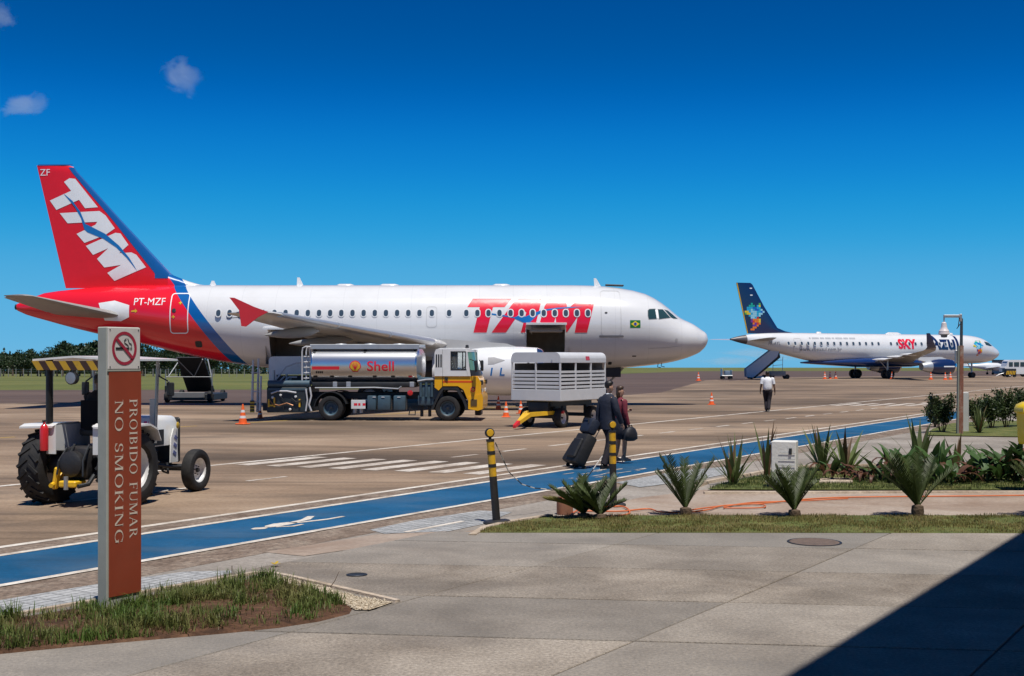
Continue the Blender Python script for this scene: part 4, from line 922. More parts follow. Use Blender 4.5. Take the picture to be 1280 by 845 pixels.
# white control cabinet with rounded top corner on the far side
rc = [(TX(324), TZ(494)), (TX(324), TZ(450)), (TX(325.5), TZ(447)), (TX(329), TZ(445.5)), (TX(385), TZ(445)), (TX(385), TZ(469)), (TX(334), TZ(469)), (TX(334), TZ(494))]
MB().prism(rc, 'y', .35, 1.1).build('control_cabinet', WHITE, Tk, 30)
MB().span((TX(335), .3, TZ(482)), (TX(386), 1.0, TZ(470)), .02).build('meter_bay', DARK, Tk)
for pts in ([(338, 476), (345, 468), (352, 459), (362, 455), (376, 452)], [(340, 481), (350, 471)], [(346, 481), (356, 472), (366, 472)]):
    MB().tube([(TX(a), -.3, TZ(b)) for a, b in pts], .03, 8).build('hose', SILV, Tk)
for px, py in ((335.5, 463), (352, 468), (357, 473)): MB().cyl((TX(px), -.2, TZ(482)), (TX(px), -.2, TZ(py)), .05, .045, 10).build('stand_pipe', STEEL, Tk)
# ladder hoops by the tank end
for dx, yy in ((0, -1.0), (.12, -.85), (.24, -.7)):
    px = 378; MB().tube([(TX(px) + dx, yy, TZ(484)), (TX(px) + dx, yy, TZ(440)), (TX(px + 1) + dx, yy, TZ(435)), (TX(px + 5) + dx, yy, TZ(433)), (TX(px + 11) + dx, yy, TZ(433.5))], .028, 8).build('ladder_hoop', SILV, Tk)
for k in range(6): MB().cyl((TX(380), -1.0, 1.35 + .2 * k), (TX(388), -.7, 1.35 + .2 * k), .02, None, 6).build('ladder_rung', SILV, Tk)
for k, (pts, r_) in enumerate((([(340, 492), (348, 489), (360, 489), (372, 491)], .03), ([(338, 500), (342, 505), (350, 507), (360, 504), (368, 507)], .025), ([(352, 496), (356, 500), (356, 512)], .02), ([(366, 498), (372, 503), (379, 500)], .028), ([(389, 484), (391, 495), (388, 506), (391, 514)], .035), ([(384, 486), (386, 500), (384, 514)], .03))):
    MB().tube([(TX(a), -1.17, TZ(b)) for a, b in pts], r_, 7).build('pipe', SILV if k in (0, 4, 5) else (mat('copper_pipe', (.30, .14, .07), .4, metal=.5) if k == 1 else DARK), Tk)
for px, py in ((342, 497), (352, 494), (371, 496), (364, 512)): MB().lathe([(.05, 0), (.05, .03), (.03, .05)], (TX(px), -1.13, TZ(py)), (0, -1, 0), 12).build('gauge', LAMPW, Tk)
for px in (470, 481, 501): MB().box((TX(px), -1.13, TZ(496.5)), (.12, .015, .03), None, .004).build('locker_latch', SILV, Tk)
# rear vertical loading arms and striped post
for px, py0, py1, yy in ((313.5, 516, 450, -.9), (318.5, 516, 448, -.7), (324, 514, 470, -.95)):
    MB().tube([(TX(px), yy, TZ(py0)), (TX(px) + .02, yy, TZ((py0 + py1) / 2)), (TX(px + 1.5), yy, TZ(py1))], [.05, .045, .035], 8).build('loading_arm', SILV, Tk)
for k in range(4): MB().cyl((TX(312), -.9, .7 + .35 * k), (TX(325), -.9, .7 + .35 * k), .018, None, 6).build('arm_brace', SILV, Tk)
for k in range(4):
    MB().span((TX(312) - .01, -1.0, TZ(516) + .11 * k), (TX(317), -.95, TZ(516) + .11 * k + .055), .002).build('hazard_band', YELLOW, Tk); MB().span((TX(312) - .01, -1.0, TZ(516) + .11 * k + .056), (TX(317), -.95, TZ(516) + .11 * k + .108), .002).build('hazard_band', DARK, Tk)
MB().span((TX(327), -.9, .35), (TX(333), .9, .62), .02).build('rear_bumper', DARK, Tk)
# blue-grey frame between tank and cab
for (a, b, c, d) in ((524, 472, 548, 480), (528, 481, 556, 500), (524, 494, 545, 507)):
    MB().span((TX(a), -1.0, TZ(d)), (TX(c), -.2, TZ(b)), .05).build('engine_unit', TEALM, Tk)
for k in range(3): MB().cyl((TX(528 + 7 * k), -1.04, TZ(496)), (TX(528 + 7 * k), -1.04, TZ(478)), .05, None, 8).build('frame_post', TEALM, Tk)
MB().tube([(TX(524), -1.05, TZ(476.5)), (TX(535), -1.05, TZ(474.5)), (TX(548), -1.05, TZ(474))], .035, 8).build('cross_pipe', GALV, Tk)
for px in (528, 538): MB().span((TX(px) - .05, -.8, TZ(521)), (TX(px) + .05, -.6, TZ(508)), .01).build('mud_flap', DARK, Tk)
MB().tube([(TX(515), -1.0, .5), (TX(513), -1.0, .22), (TX(521), -1.0, .22), (TX(521), -1.0, .38)], .025, 6).build('step', DARK, Tk)
# wheel arch sheets in front
arch = [(TX(541), TZ(512)), (TX(549), TZ(495)), (TX(555), TZ(484)), (TX(575), TZ(484)), (TX(584), TZ(499)), (TX(588), TZ(511)), (TX(585), TZ(511)), (TX(581), TZ(500.5)), (TX(573), TZ(487)), (TX(557), TZ(487)), (TX(551), TZ(497)), (TX(544), TZ(512))]
for y0, y1 in ((-1.2, -.85), (.85, 1.2)): MB().prism(arch, 'y', y0, y1).build('mudguard', DARK, Tk, 20)
# ---- cab: body shell with window openings
CW = 1.17
def cab_side(poly, nm, m, y0=-CW, y1=CW, par=None): return MB().prism([(TX(a), TZ(b)) for a, b in poly], 'y', y0, y1).build(nm, m, par or Tk, 25)
lower = [(546, 484), (546, 470), (594, 470), (600, 471), (604, 478), (604, 500), (588, 501), (582, 487), (575, 482.5), (556, 482.5), (551, 488)]
cabl = cab_side(lower, 'cab_lower', CABY)
bumper = cab_side([(588, 496), (605, 492), (606.5, 497), (606, 511), (600, 513), (588, 511)], 'bumper', CABY, -CW - .02, CW + .02)
for sy in (-1, 1): MB().span((TX(591), sy * 1.21, TZ(507)), (TX(599), sy * 1.19, TZ(499)), .004).build('fog_lamp_recess', mat('recess_dark', (.10, .06, .02), .6), bumper)
for sy in (-1, 1):  # side walls as posts around the window
    y0, y1 = (sy * CW - .04, sy * CW + .04) if sy > 0 else (-CW - .04 + .0, -CW + .04)
    for p, nm in (([(546, 470), (546, 441), (548, 436.5), (556, 436.5), (556, 470)], 'cab_rear_pillar'), ([(556, 470), (556, 436.5), (566, 436.5), (566, 470)], 'door_rear_frame'), ([(566, 439.5), (566, 436.5), (585, 436.5), (585.6, 439.5)], 'roof_rail'), ([(566, 470), (566, 462.5), (586, 462.5), (588, 470)], 'door_panel'), ([(585.4, 462.5), (584.6, 439.5), (587, 439.5), (590, 462.5), (591, 470), (587.5, 470)], 'windscreen_pillar')):
        cab_side(p, nm, CABW, y0, y1)
    g = cab_side([(566, 462.5), (566, 439.5), (584.8, 439.5), (585.6, 462.5)], 'side_window', mat('cab_window_glass', (.88, .92, .91), .02, spec=.8, coat=.5), sy * (CW - .015), sy * (CW - .005))
    MATS['cab_window_glass'].node_tree.nodes['Principled BSDF'].inputs['Transmission Weight'].default_value = .92
    fr = MB()
    for a, b, c, d in ((566, 439.2, 585, 440.4), (566, 461.5, 586, 462.8), (566, 439.2, 567.2, 462.8), (580.5, 440, 581.6, 462), (584.2, 440, 585.4, 462.8)): fr.span((TX(a), sy * CW - .045, TZ(d)), (TX(c), sy * CW + .045, TZ(b)))
    fr.build('window_frame', DARK, g, 0)
    for k in range(3): cab_side([(547.5 + 2.9 * k, 459), (547.5 + 2.9 * k, 443), (549.3 + 2.9 * k, 443), (549.3 + 2.9 * k, 459)], 'vent_slot', DARK, sy * (CW + .045), sy * (CW + .03))
    cab_side([(556, 478.2), (556, 475.8), (594, 475.8), (594, 478.2)], 'orange_stripe', CABO, sy * (CW + .004), sy * (CW - .1))
    cab_side([(558.5, 474), (558.5, 471.5), (562.5, 471.5), (562.5, 476.5)], 'door_handle', DARK, sy * (CW + .03), sy * (CW - .01))
    cab_side([(556, 482), (556, 437), (556.3, 437), (556.3, 482)], 'door_gap', DARK, sy * (CW + .042), sy * (CW + .0))
    MB().lathe([(.09, 0), (.09, .03), (.0, .045)], (TX(594), sy * CW, TZ(486.5)), (0, sy, 0), 14).build('emblem_disc', LETTERRED, cabl)
    MB().lathe([(.05, 0), (.05, .01)], (TX(594), sy * (CW + .04), TZ(486.5)), (0, sy, 0), 10).build('emblem_centre', YELLOW, cabl)
cab_side([(546, 441), (549, 436.6), (553, 435), (580, 434.5), (585.5, 436), (586.5, 439.4), (584, 438.6), (549, 438.6)], 'cab_roof', CABW)
cab_side([(546, 470), (546, 441), (548, 441), (548, 470)], 'cab_back', CABW)
# wrap-round windscreen, slightly visible from the side
ws = MB(); rr = []
for px, py in ((586.3, 440), (590.2, 462.5)):
    rr.append([(TX(px), -CW + .03, TZ(py)), (TX(px) + .13, -CW + .14, TZ(py)), (TX(px) + .24, -CW + .5, TZ(py)), (TX(px) + .28, 0, TZ(py)), (TX(px) + .24, CW - .5, TZ(py)), (TX(px) + .13, CW - .14, TZ(py)), (TX(px), CW - .03, TZ(py))])
ws.loft(rr, cap=False, closed=False).build('windscreen', GREENGL, Tk, 50)
fp = [(-CW + .02, 0), (-CW + .14, .13), (-CW + .5, .24), (CW - .5, .24), (CW - .14, .13), (CW - .02, 0), (CW - .02, -.3), (-CW + .02, -.3)]
MB().loft([[(TX(590.2) + b, a, TZ(462.5)) for a, b in fp], [(TX(592.5) + b, a, TZ(470)) for a, b in fp]]).build('scuttle', DARK, Tk, 40)
MB().loft([[(TX(592.5) + b, a, TZ(470)) for a, b in fp], [(TX(596) + b, a, TZ(497)) for a, b in fp]]).build('grille_panel', CABY, Tk, 40)
MB().loft([[(TX(586.3) + b, a, TZ(437)) for a, b in fp], [(TX(586.6) + b, a, TZ(440)) for a, b in fp]]).build('roof_visor', CABW, Tk, 40)
for sy in (-1, 1):
    MB().tube([(TX(590), sy * (CW + .02), TZ(449)), (TX(596), sy * (CW + .22), TZ(451)), (TX(597), sy * (CW + .25), TZ(458))], .018, 6).build('mirror_arm', DARK, Tk)
    MB().box((TX(598.5), sy * (CW + .26), TZ(457.5)), (.10, .24, .42), None, .04).build('mirror', DARK, Tk)
    MB().span((TX(602), sy * (CW - .25), TZ(481)), (TX(606), sy * (CW - .02), TZ(475)), .02).build('indicator', DARK, Tk)
    MB().span((TX(602.5), sy * .95, TZ(491)), (TX(605.5), sy * .6, TZ(486)), .02).build('headlight', LAMPW, bumper)
MB().cyl((TX(584.5), -.5, TZ(435)), (TX(584.5), -.5, TZ(431)), .07, .05, 12).build('beacon', DARK, Tk)
MB().span((TX(594), -.4, TZ(520)), (TX(602), .4, TZ(511)), .03).build('front_valance', DARK, Tk)
for sy in (-.55, .55):
    MB().box((TX(569), sy, TZ(464)), (.5, .5, .16), None, .05).build('seat', DARK, Tk); MB().box((TX(563), sy, TZ(453)), (.14, .48, .62), (0, R(-8), 0), .05).build('seat_back', DARK, Tk)
MB().lathe([(.20, -.015), (.22, 0), (.20, .015), (.185, 0)], (TX(580.5), -.55, TZ(460)), (-.6, 0, .8), 20, closed=True).build('steering_wheel', DARK, Tk)
MB().span((TX(550), -1.1, TZ(488)), (TX(592), 1.1, TZ(471)), .02).build('cab_floor', DARK, Tk)

# ================================================================ baggage cart
cc = TV(*tv(Vector((1.57, 40.15, 0)))); Lc, Wc = 3.1, 1.9
yawc = math.atan2(-D_.y, -D_.x)          # local +x = towards the drawbar; local -y .. right side seen
Ct = empty('baggage_cart', cc, yawc, 'white slatted baggage cart with yellow drawbar parked by the nose', 'cart')
CARTW = mat('cart_white', (.60, .61, .63), .4, var=.06, dirt=.15, dirtcol=(.3, .27, .23))
# local frame: x from 0 (front) back to -Lc ; y from 0 (right side, near) to -Wc ... the near right corner is the origin
SG = 1
yv = lambda y: -y
# determine the side: local +y of the empty is left of the heading; right side seen is nearest the camera's right
pY = Vector((-math.sin(yawc), math.cos(yawc), 0)); side = 1 if pY.dot(-N_) > 0 else -1   # body extends to -N_
Yc = lambda y: side * y
def cspan(a, b, bev=0): return MB().span((a[0], Yc(a[1]), a[2]), (b[0], Yc(b[1]), b[2]), bev)
cspan((0, 0, .90), (-.03, Wc, 1.26), .008).build('lower_panel', CARTW, Ct); cspan((-Lc, 0, .90), (-Lc + .03, Wc, 1.26), .008).build('lower_panel', CARTW, Ct)
for y in (0.0, Wc - .03): cspan((-.032, y, .90), (-Lc + .032, y + .03, 1.26), .006).build('lower_panel', CARTW, Ct)
# canopy cap: rounded along the long edges
def cap_ring(x, ins=0):
    r = .20; pts = [(0, 2.14), (0, 2.48 - r)]
    for k in range(6): a = R(180 - 90 * k / 5); pts.append((r + r * math.cos(a), 2.48 - r + r * math.sin(a)))
    q = [(ins + (1 - 2 * ins / Wc) * y, z - ins * .3) for y, z in pts]; q2 = [(Wc - y, z) for y, z in reversed(q)]
    return [(x, Yc(y), z) for y, z in q + q2]
MB().loft([cap_ring(.005, .0), cap_ring(-Lc - .005, .0)], cap=True).build('canopy', CARTW, Ct, 40)
cspan((.02, .30, 2.20), (.012, .34, 2.24)).build('canopy_rivet', GALV, Ct)
posts = [(-.03, .03), (-.03, Wc - .03), (-Lc + .03, .03), (-Lc + .03, Wc - .03), (-Lc / 3, .03), (-2 * Lc / 3, .03), (-Lc / 3, Wc - .03), (-2 * Lc / 3, Wc - .03), (-.03, Wc / 2), (-Lc + .03, Wc / 2)]
for x, y in posts: cspan((x - .03, y - .025, 1.26), (x + .03, y + .025, 2.14), .005).build('post', CARTW, Ct)
for k in range(5):
    z = 1.30 + .125 * k
    for x in (-.03, -Lc + .03): cspan((x - .012, .05, z), (x + .012, Wc - .05, z + .085), .003).build('slat', CARTW, Ct)
    for y in (.03, Wc - .03): cspan((-.06, y - .012, z), (-Lc + .06, y + .012, z + .075), .003).build('slat', CARTW, Ct)
cspan((-Lc + .07, .10, 1.0), (-Lc + .09, Wc - .10, 2.12)).build('end_lining', mat('cart_lining', (.20, .20, .21), .7, var=.2), Ct); cspan((-.10, Wc - .09, 1.0), (-Lc + .10, Wc - .07, 2.12)).build('side_lining', MATS['cart_lining'], Ct)
cspan((-.03, .03, .88), (-Lc + .03, Wc - .03, .93), .01).build('deck', STEEL, Ct)
for k, (x, y, w, h, c) in enumerate(((-.8, .5, .7, .5, (.16, .03, .03)), (-1.7, .9, .8, .45, (.03, .05, .10)), (-2.5, .6, .6, .55, (.05, .05, .05)))):
    sc_ = tag(cspan((x, y - .25, .935), (x - w, y + .25, .935 + h), .06).build('suitcase', mat('suitcase_cloth_%d' % k, c, .7, var=.2), None), ('dark red', 'navy blue', 'black')[k] + ' suitcase lying inside the slatted baggage cart', 'suitcase', 'bags in the cart')
    sc_.matrix_world = Matrix.Translation(cc) @ Matrix.Rotation(yawc, 4, 'Z')
cspan((-.25, .45, .70), (-Lc + .2, .57, .88), .01).build('chassis_beam', DARK, Ct); cspan((-.25, Wc - .57, .70), (-Lc + .2, Wc - .45, .88), .01).build('chassis_beam', DARK, Ct)
cspan((-.15, .55, .42), (-1.0, Wc - .55, .86), .05).build('turntable', DARK, Ct)
for x in (-.55, -2.6):
    cspan((x - .06, .35, .3), (x + .06, Wc - .35, .42), .01).build('axle', DARK, Ct)
    for y in (.30, Wc - .30): wheel(Ct, (x, Yc(y), .33), .33, .24, (0, -side if y < 1 else side, 0), WHITE)
    for y in (.5, Wc - .5): cspan((x - .12, y - .05, .36), (x + .12, y + .05, .72), .01).build('spring_hanger', DARK, Ct)
# drawbar: yellow A-frame going down to the left with red tow eye
bar = MB(); y_m = Wc / 2
for yy in (.45, Wc - .45):
    bar = MB(); bar.loft([[(-.4 + dx, Yc(yy + dy), .50 + dz) for dy, dz in ((-.05, -.06), (.05, -.06), (.05, .06), (-.05, .06))] for dx in (0,)] + [[(.55, Yc(y_m + (yy - y_m) * .18 + dy), .46 + dz) for dy, dz in ((-.06, -.07), (.06, -.07), (.06, .07), (-.06, .07))]])
    bar.build('drawbar_arm', YELLOW, Ct, 20)
MB().loft([[(.50, Yc(y_m + dy), .46 + dz) for dy, dz in ((-.15, -.07), (.15, -.07), (.15, .07), (-.15, .07))], [(1.05, Yc(y_m + dy), .22 + dz) for dy, dz in ((-.06, -.06), (.06, -.06), (.06, .06), (-.06, .06))]]).build('drawbar', YELLOW, Ct, 20)
MB().loft([[(1.04, Yc(y_m + dy), .225 + dz) for dy, dz in ((-.062, -.062), (.062, -.062), (.062, .062), (-.062, .062))], [(1.30, Yc(y_m + dy), .10 + dz) for dy, dz in ((-.05, -.045), (.05, -.045), (.05, .045), (-.05, .045))]]).build('tow_eye', REDP, Ct, 20)
MB().cyl((-.42, Yc(.12), .52), (-.42, Yc(.42), .52), .05, None, 10).build('pivot_pin', REDP, Ct)
bm = polys_bm([[(0, 0), (.26, 0), (.30, .13), (.04, .13)]]); pl = Vector((-1.8, Yc(-.004), 2.24))
for v in bm.verts: v.co = Vector((-1.95 + (v.co.x if side < 0 else v.co.x), Yc(-.004), 2.22 + v.co.z))
bm_obj(bm, 'cart_badge', LETTERRED, Ct, False)

# ================================================================ tow tractor (seen from behind, heading away to the right)
rl = G(62, 628); headA = R(74); hd = Vector((math.cos(headA), math.sin(headA), 0)); rt = Vector((hd.y, -hd.x, 0))
Tr = empty('tow_tractor', rl + rt * .72, headA, 'white airport tow tractor with striped canopy edge and black seat', 'tractor')
RW = .58
TRW = mat('tractor_white', (.77, .77, .75), .35, var=.05, coat=.3, dirt=.2, dirtcol=(.3, .25, .2))
GEARM = mat('oily_casting', (.028, .028, .03), .5, metal=.2, var=.4, bump=.3, bs=20, dirt=.4, dirtcol=(.07, .05, .035))
for sy in (-1, 1):
    w = wheel(Tr, (0, sy * .70, RW), RW, .42, (0, sy, 0), WHITE, hub=DARK)
    lug = MB()
    for k in range(20):
        for s2 in (-1, 1):
            a = 2 * math.pi * (k + (.5 if s2 > 0 else 0)) / 20; rd = Vector((math.cos(a), 0, math.sin(a))); tg = Vector((-math.sin(a), 0, math.cos(a)))
            mx_ = Matrix((rd, Vector((0, 1, 0)), tg)).transposed() @ Matrix.Rotation(s2 * .7, 3, 'X')
            lug.box(Vector((0, sy * .70 + s2 * .095, RW)) + rd * (RW - .002), (.036, .21, .045), mx_)
    tag(lug.build('tread_lugs', BLACK, w, 0), kind='stuff')
    wheel(Tr, (2.16, sy * .62, .36), .36, .20, (0, sy, 0), WHITE)
MB().cyl((0, -.6, RW), (0, .6, RW), .14, None, 14).build('rear_axle', GEARM, Tr)
MB().box((.15, 0, .66), (1.0, .46, .52), None, .10).build('gearbox', GEARM, Tr)
MB().lathe([(.0, 0), (.16, 0), (.20, .06), (.20, .16), (.13, .2)], (-.32, 0, .66), (-1, 0, 0), 18).build('power_take_off', GEARM, Tr)
MB().lathe([(.14, 0), (.18, .05), (.18, .22), (.12, .3)], (-.1, .30, .62), (0, 1, 0), 16).build('brake_drum', GEARM, Tr); MB().lathe([(.14, 0), (.18, .05), (.18, .22), (.12, .3)], (-.1, -.30, .62), (0, -1, 0), 16).build('brake_drum', GEARM, Tr)
MB().box((1.0, 0, .62), (1.1, .36, .44), None, .06).build('engine_block', GEARM, Tr)
for k in range(4): MB().cyl((.75 + .2 * k, -.19, .72), (.75 + .2 * k, -.27, .70), .07, .05, 10).build('engine_fitting', STEEL, Tr)
# drawbar hitch, yellow with lifting arms
MB().box((-.42, 0, .36), (.30, .30, .10), None, .02).build('hitch_plate', YELLOW, Tr); MB().box((-.46, .26, .44), (.10, .08, .34), (R(10), 0, 0), .02).build('hitch_bracket', YELLOW, Tr)
for sy in (-1, 1): MB().tube([(-.25, sy * .28, .50), (-.45, sy * .30, .36), (-.62, sy * .24, .34)], .035, 8).build('hitch_arm', YELLOW if sy > 0 else DARK, Tr)
MB().cyl((-.58, 0, .28), (-.58, 0, .48), .035, None, 8).build('hitch_pin', STEEL, Tr)
for a, b in (((-.3, .18, .9), (-.5, .22, .5)), ((-.28, -.2, .95), (-.5, -.24, .48)), ((-.3, .05, .95), (-.45, -.05, .75))): MB().tube([a, ((a[0] + b[0]) / 2 - .08, (a[1] + b[1]) / 2, (a[2] + b[2]) / 2), b], .018, 6).build('hydraulic_hose', DARK, Tr)
# fenders: flat top shelf and inner side sheet
for sy in (-1, 1):
    fd = MB().loft([[(x, sy * y, z) for y, z in ((.34, z0), (.96, z0 - .02), (.96, z0 - .05), (.37, z0 - .03))] for x, z0 in ((.52, 1.02), (.42, 1.20), (.22, 1.28), (-.30, 1.28), (-.42, 1.24))]).build('fender', TRW, Tr, 30)
    MB().prism([(.52, .75), (.52, 1.0), (.42, 1.18), (.22, 1.25), (-.36, 1.25), (-.36, .86), (.1, .82)], 'y', sy * .34, sy * .37).build('fender_side', TRW, fd, 20)
    MB().span((-.385, sy * .33, .80), (-.362, sy * .56, 1.26), .004).build('fender_back', TRW, fd)
ex = empty('fire_extinguisher', Tr.matrix_basis @ Vector((-.47, .47, .86)), headA, 'small red fire extinguisher strapped to the rear of the tow tractor', 'extinguisher')
MB().lathe([(0, 0), (.062, 0), (.065, .02), (.065, .33), (.05, .38), (.02, .41), (.02, .44)], (0, 0, 0), (0, 0, 1), 16).build('cylinder', REDP, ex); MB().box((.01, 0, .455), (.10, .03, .03), None, .008).build('handle', DARK, ex)
MB().tube([(.03, .03, .44), (.06, .06, .36), (.05, .075, .12)], .01, 6).build('hose', DARK, ex)
# seat with slanted black back, platform, steering wheel, dashboard
MB().box((.30, 0, 1.12), (.46, .48, .12), None, .04).build('seat', DARK, Tr); MB().loft([[(.06 + dx, y, z) for y, dx in ((-.23, .05), (0, -.03), (.23, .05), (.23, .13), (0, .07), (-.23, .13))] for z, in ((1.15,), (1.45,), (1.62,))]).build('seat_back', mat('black_vinyl', (.009, .009, .010), .8, var=.2, spec=.2), Tr, 40)
MB().box((.55, 0, .86), (.9, 1.1, .05), None, .01).build('footplate', DARK, Tr)
MB().box((.92, 0, 1.18), (.16, .46, .36), None, .05).build('dashboard', TRW, Tr)
MB().cyl((.9, 0, 1.2), (.72, 0, 1.42), .025, None, 8).build('steering_column', DARK, Tr); MB().lathe([(.19, -.015), (.21, 0), (.19, .015), (.175, 0)], (.72, 0, 1.43), (-.6, 0, .8), 20, closed=True).build('steering_wheel', DARK, Tr)
for k, c in enumerate((LAMPR, LETTERWHITE, LAMPO)): MB().cyl((.45 + .06 * k, -.2, .92), (.42 + .06 * k, -.22, 1.14), .012, None, 6).build('lever', STEEL, Tr); 
# bonnet, grille, lamps
hood = MB().loft([[(x, y, z) for y, z in ((-w, .80), (-w, zt - .10), (-w + .04, zt - .03), (-w + .10, zt), (w - .10, zt), (w - .04, zt - .03), (w, zt - .10), (w, .80))] for x, w, zt in ((.98, .26, 1.33), (1.7, .25, 1.32), (2.16, .24, 1.29), (2.24, .22, 1.22))]).build('bonnet', TRW, Tr, 35)
for sy in (-1, 1):
    MB().span((1.06, sy * .262, .82), (1.72, sy * .27, 1.08), .004).build('side_louvre', DARK, hood)
    MB().prism([(1.90, .50), (2.14, .50), (2.10, 1.06), (2.00, 1.08), (1.92, .92)], 'y', sy * .262, sy * .285).build('side_plate', TRW, hood)
    for k in range(3): MB().box((2.02 + .02 * k, sy * .29, .66 + .13 * k), (.10, .006, .06), (0, R(30), 0)).build('scuff', mat('plate_print', (.12, .14, .30), .5), hood)
    MB().lathe([(.055, 0), (.06, .02), (.03, .04)], (2.08, sy * .30, 1.13), (.3, sy, 0), 14).build('side_lamp', mat('amber_lamp', (.45, .30, .03), .3), hood)
MB().span((2.235, -.25, .48), (2.29, .25, 1.26), .03).build('grille', DARK, Tr)
HB = bvh_of(hood)
bm = text_bm('TAM', .15, bold=.006, shear=.3); bmesh.ops.translate(bm, verts=bm.verts, vec=(1.10, 0, 1.13)); lay(bm, HB, 0, .006, -1); bm_obj(bm, 'bonnet_lettering', LETTERRED, hood)
MB().box((1.7, 0, .45), (1.1, .22, .12), None, .02).build('front_frame', DARK, Tr); MB().cyl((2.16, -.55, .40), (2.16, .55, .40), .06, None, 10).build('front_axle', DARK, Tr)
for sy in (-1, 1): MB().tube([(1.2, sy * .2, .55), (1.6, sy * .42, .46), (2.02, sy * .5, .42)], .025, 6).build('steering_rod', DARK, Tr); MB().tube([(1.45, sy * .24, .62), (1.55, sy * .36, .38), (1.7, sy * .36, .34), (1.8, sy * .28, .5)], .02, 6).build('brake_line', DARK, Tr)
# canopy: roof sheet, striped valance, posts
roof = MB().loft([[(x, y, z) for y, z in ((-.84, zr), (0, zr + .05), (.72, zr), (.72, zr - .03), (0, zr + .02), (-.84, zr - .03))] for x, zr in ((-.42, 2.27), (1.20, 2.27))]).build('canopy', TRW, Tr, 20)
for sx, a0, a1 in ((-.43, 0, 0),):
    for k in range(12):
        y0 = -.84 + 1.46 * k / 12; MB().prism([(y0 + .10, 2.24), (y0 + .10 + 1.46 / 12, 2.24), (y0 + 1.46 / 12, 2.10), (y0, 2.10)], 'x', sx - .012, sx + .012).build('valance_stripe', mat('valance_shaded_yellow', (.52, .31, .02), .6, var=.2, dirt=.5, dirtcol=(.12, .07, .03), dscale=6) if k % 2 else mat('valance_shaded_brown', (.05, .022, .014), .6), roof, 0)  # stripe colours dulled to carry the shade on the valance, plus some dirt
for sy in (-1, 1):
    MB().cyl((-.30, sy * .50, 1.0), (-.30, sy * .50, 2.28), .055, None, 12).build('canopy_post', mat('post_black', (.012, .012, .012), .4), Tr)
    MB().cyl((.98, sy * .56, .9), (1.0, sy * .60, 2.28), .028, None, 8).build('canopy_post', STEEL, Tr)
    MB().span((.99, sy * .45, 1.20), (1.01, sy * .57, 1.62), .004).build('wind_deflector', TRW, Tr)
    MB().tube([(1.0, sy * .60, 2.0), (1.04, sy * .78, 1.9), (1.04, sy * .80, 1.72)], .014, 6).build('mirror_arm', DARK, Tr); MB().box((1.05, sy * .80, 1.78), (.03, .14, .22), None, .012).build('mirror', DARK, Tr)
MB().cyl((-.36, .02, 2.16), (-.36, .02, 2.02), .02, None, 6).build('lamp_bracket', DARK, Tr); MB().lathe([(.04, .1), (.10, .02), (.105, -.05), (.09, -.06)], (-.38, .02, 1.98), (1, 0, 0), 16).build('work_lamp', DARK, Tr); MB().lathe([(.0, -.065), (.088, -.062)], (-.38, .02, 1.98), (1, 0, 0), 16).build('work_lamp_lens', STEEL, Tr)
# ================================================================ terminal (behind and right of the camera): roof edge casts the foreground shade
TW = mat('terminal_plaster', (.55, .52, .47), .8, var=.08); TROOF = mat('terminal_roof', (.32, .32, .32), .7, var=.08)
zr_ = 9.0; sh = SUN_H.dot(N_) * zr_ / math.tan(SUN_EL); ve = -2.95 + sh
Tm = empty('terminal_building', TV(10, 14), math.atan2(D_.y, D_.x), 'plain terminal building with a deep overhanging roof beside the pavement', 'building')
def tb(t0, t1, v0, v1, z0, z1, nm, m):
    mb = MB(); pts = [TV(t0, v0), TV(t1, v0), TV(t1, v1), TV(t0, v1)]
    mb.add([(p.x, p.y, z0) for p in pts] + [(p.x, p.y, z1) for p in pts], [(0, 3, 2, 1), (4, 5, 6, 7), (0, 1, 5, 4), (1, 2, 6, 5), (2, 3, 7, 6), (3, 0, 4, 7)])
    o = mb.build(nm, m, None, 0); o.parent = Tm; o.matrix_parent_inverse = (Matrix.Translation(TV(10, 14)) @ Matrix.Rotation(math.atan2(D_.y, D_.x), 4, 'Z')).inverted(); return o
tb(-60, 75, ve, 40, zr_, zr_ + .6, 'roof', TROOF); tb(-60, 75, 13.9, 14.2, .01, zr_, 'wall', TW)
for k in range(9): tb(-50 + 14 * k, -49.4 + 14 * k, 8.2, 8.8, .03, zr_, 'column', TW)

# ================================================================ no-smoking post in the planting bed
PS = mat('post_cement', (.37, .38, .33), .75, var=.1, vs=5, dirt=.2, dirtcol=(.22, .2, .16), dscale=3)
SBR = mat('sign_brown', (.30, .055, .024), .5, var=.12, vs=3, dirt=.22, dirtcol=(.24, .10, .06), dscale=2.5)
SWH = mat('sign_plate_white', (.68, .65, .62), .45, var=.05, dirt=.25, dirtcol=(.45, .40, .34), dscale=5); SRD = mat('sign_ring_red', (.40, .03, .06), .45)
SLT = mat('sign_lettering', (.70, .60, .50), .5, var=.05)
sp = G(133.5, 771)
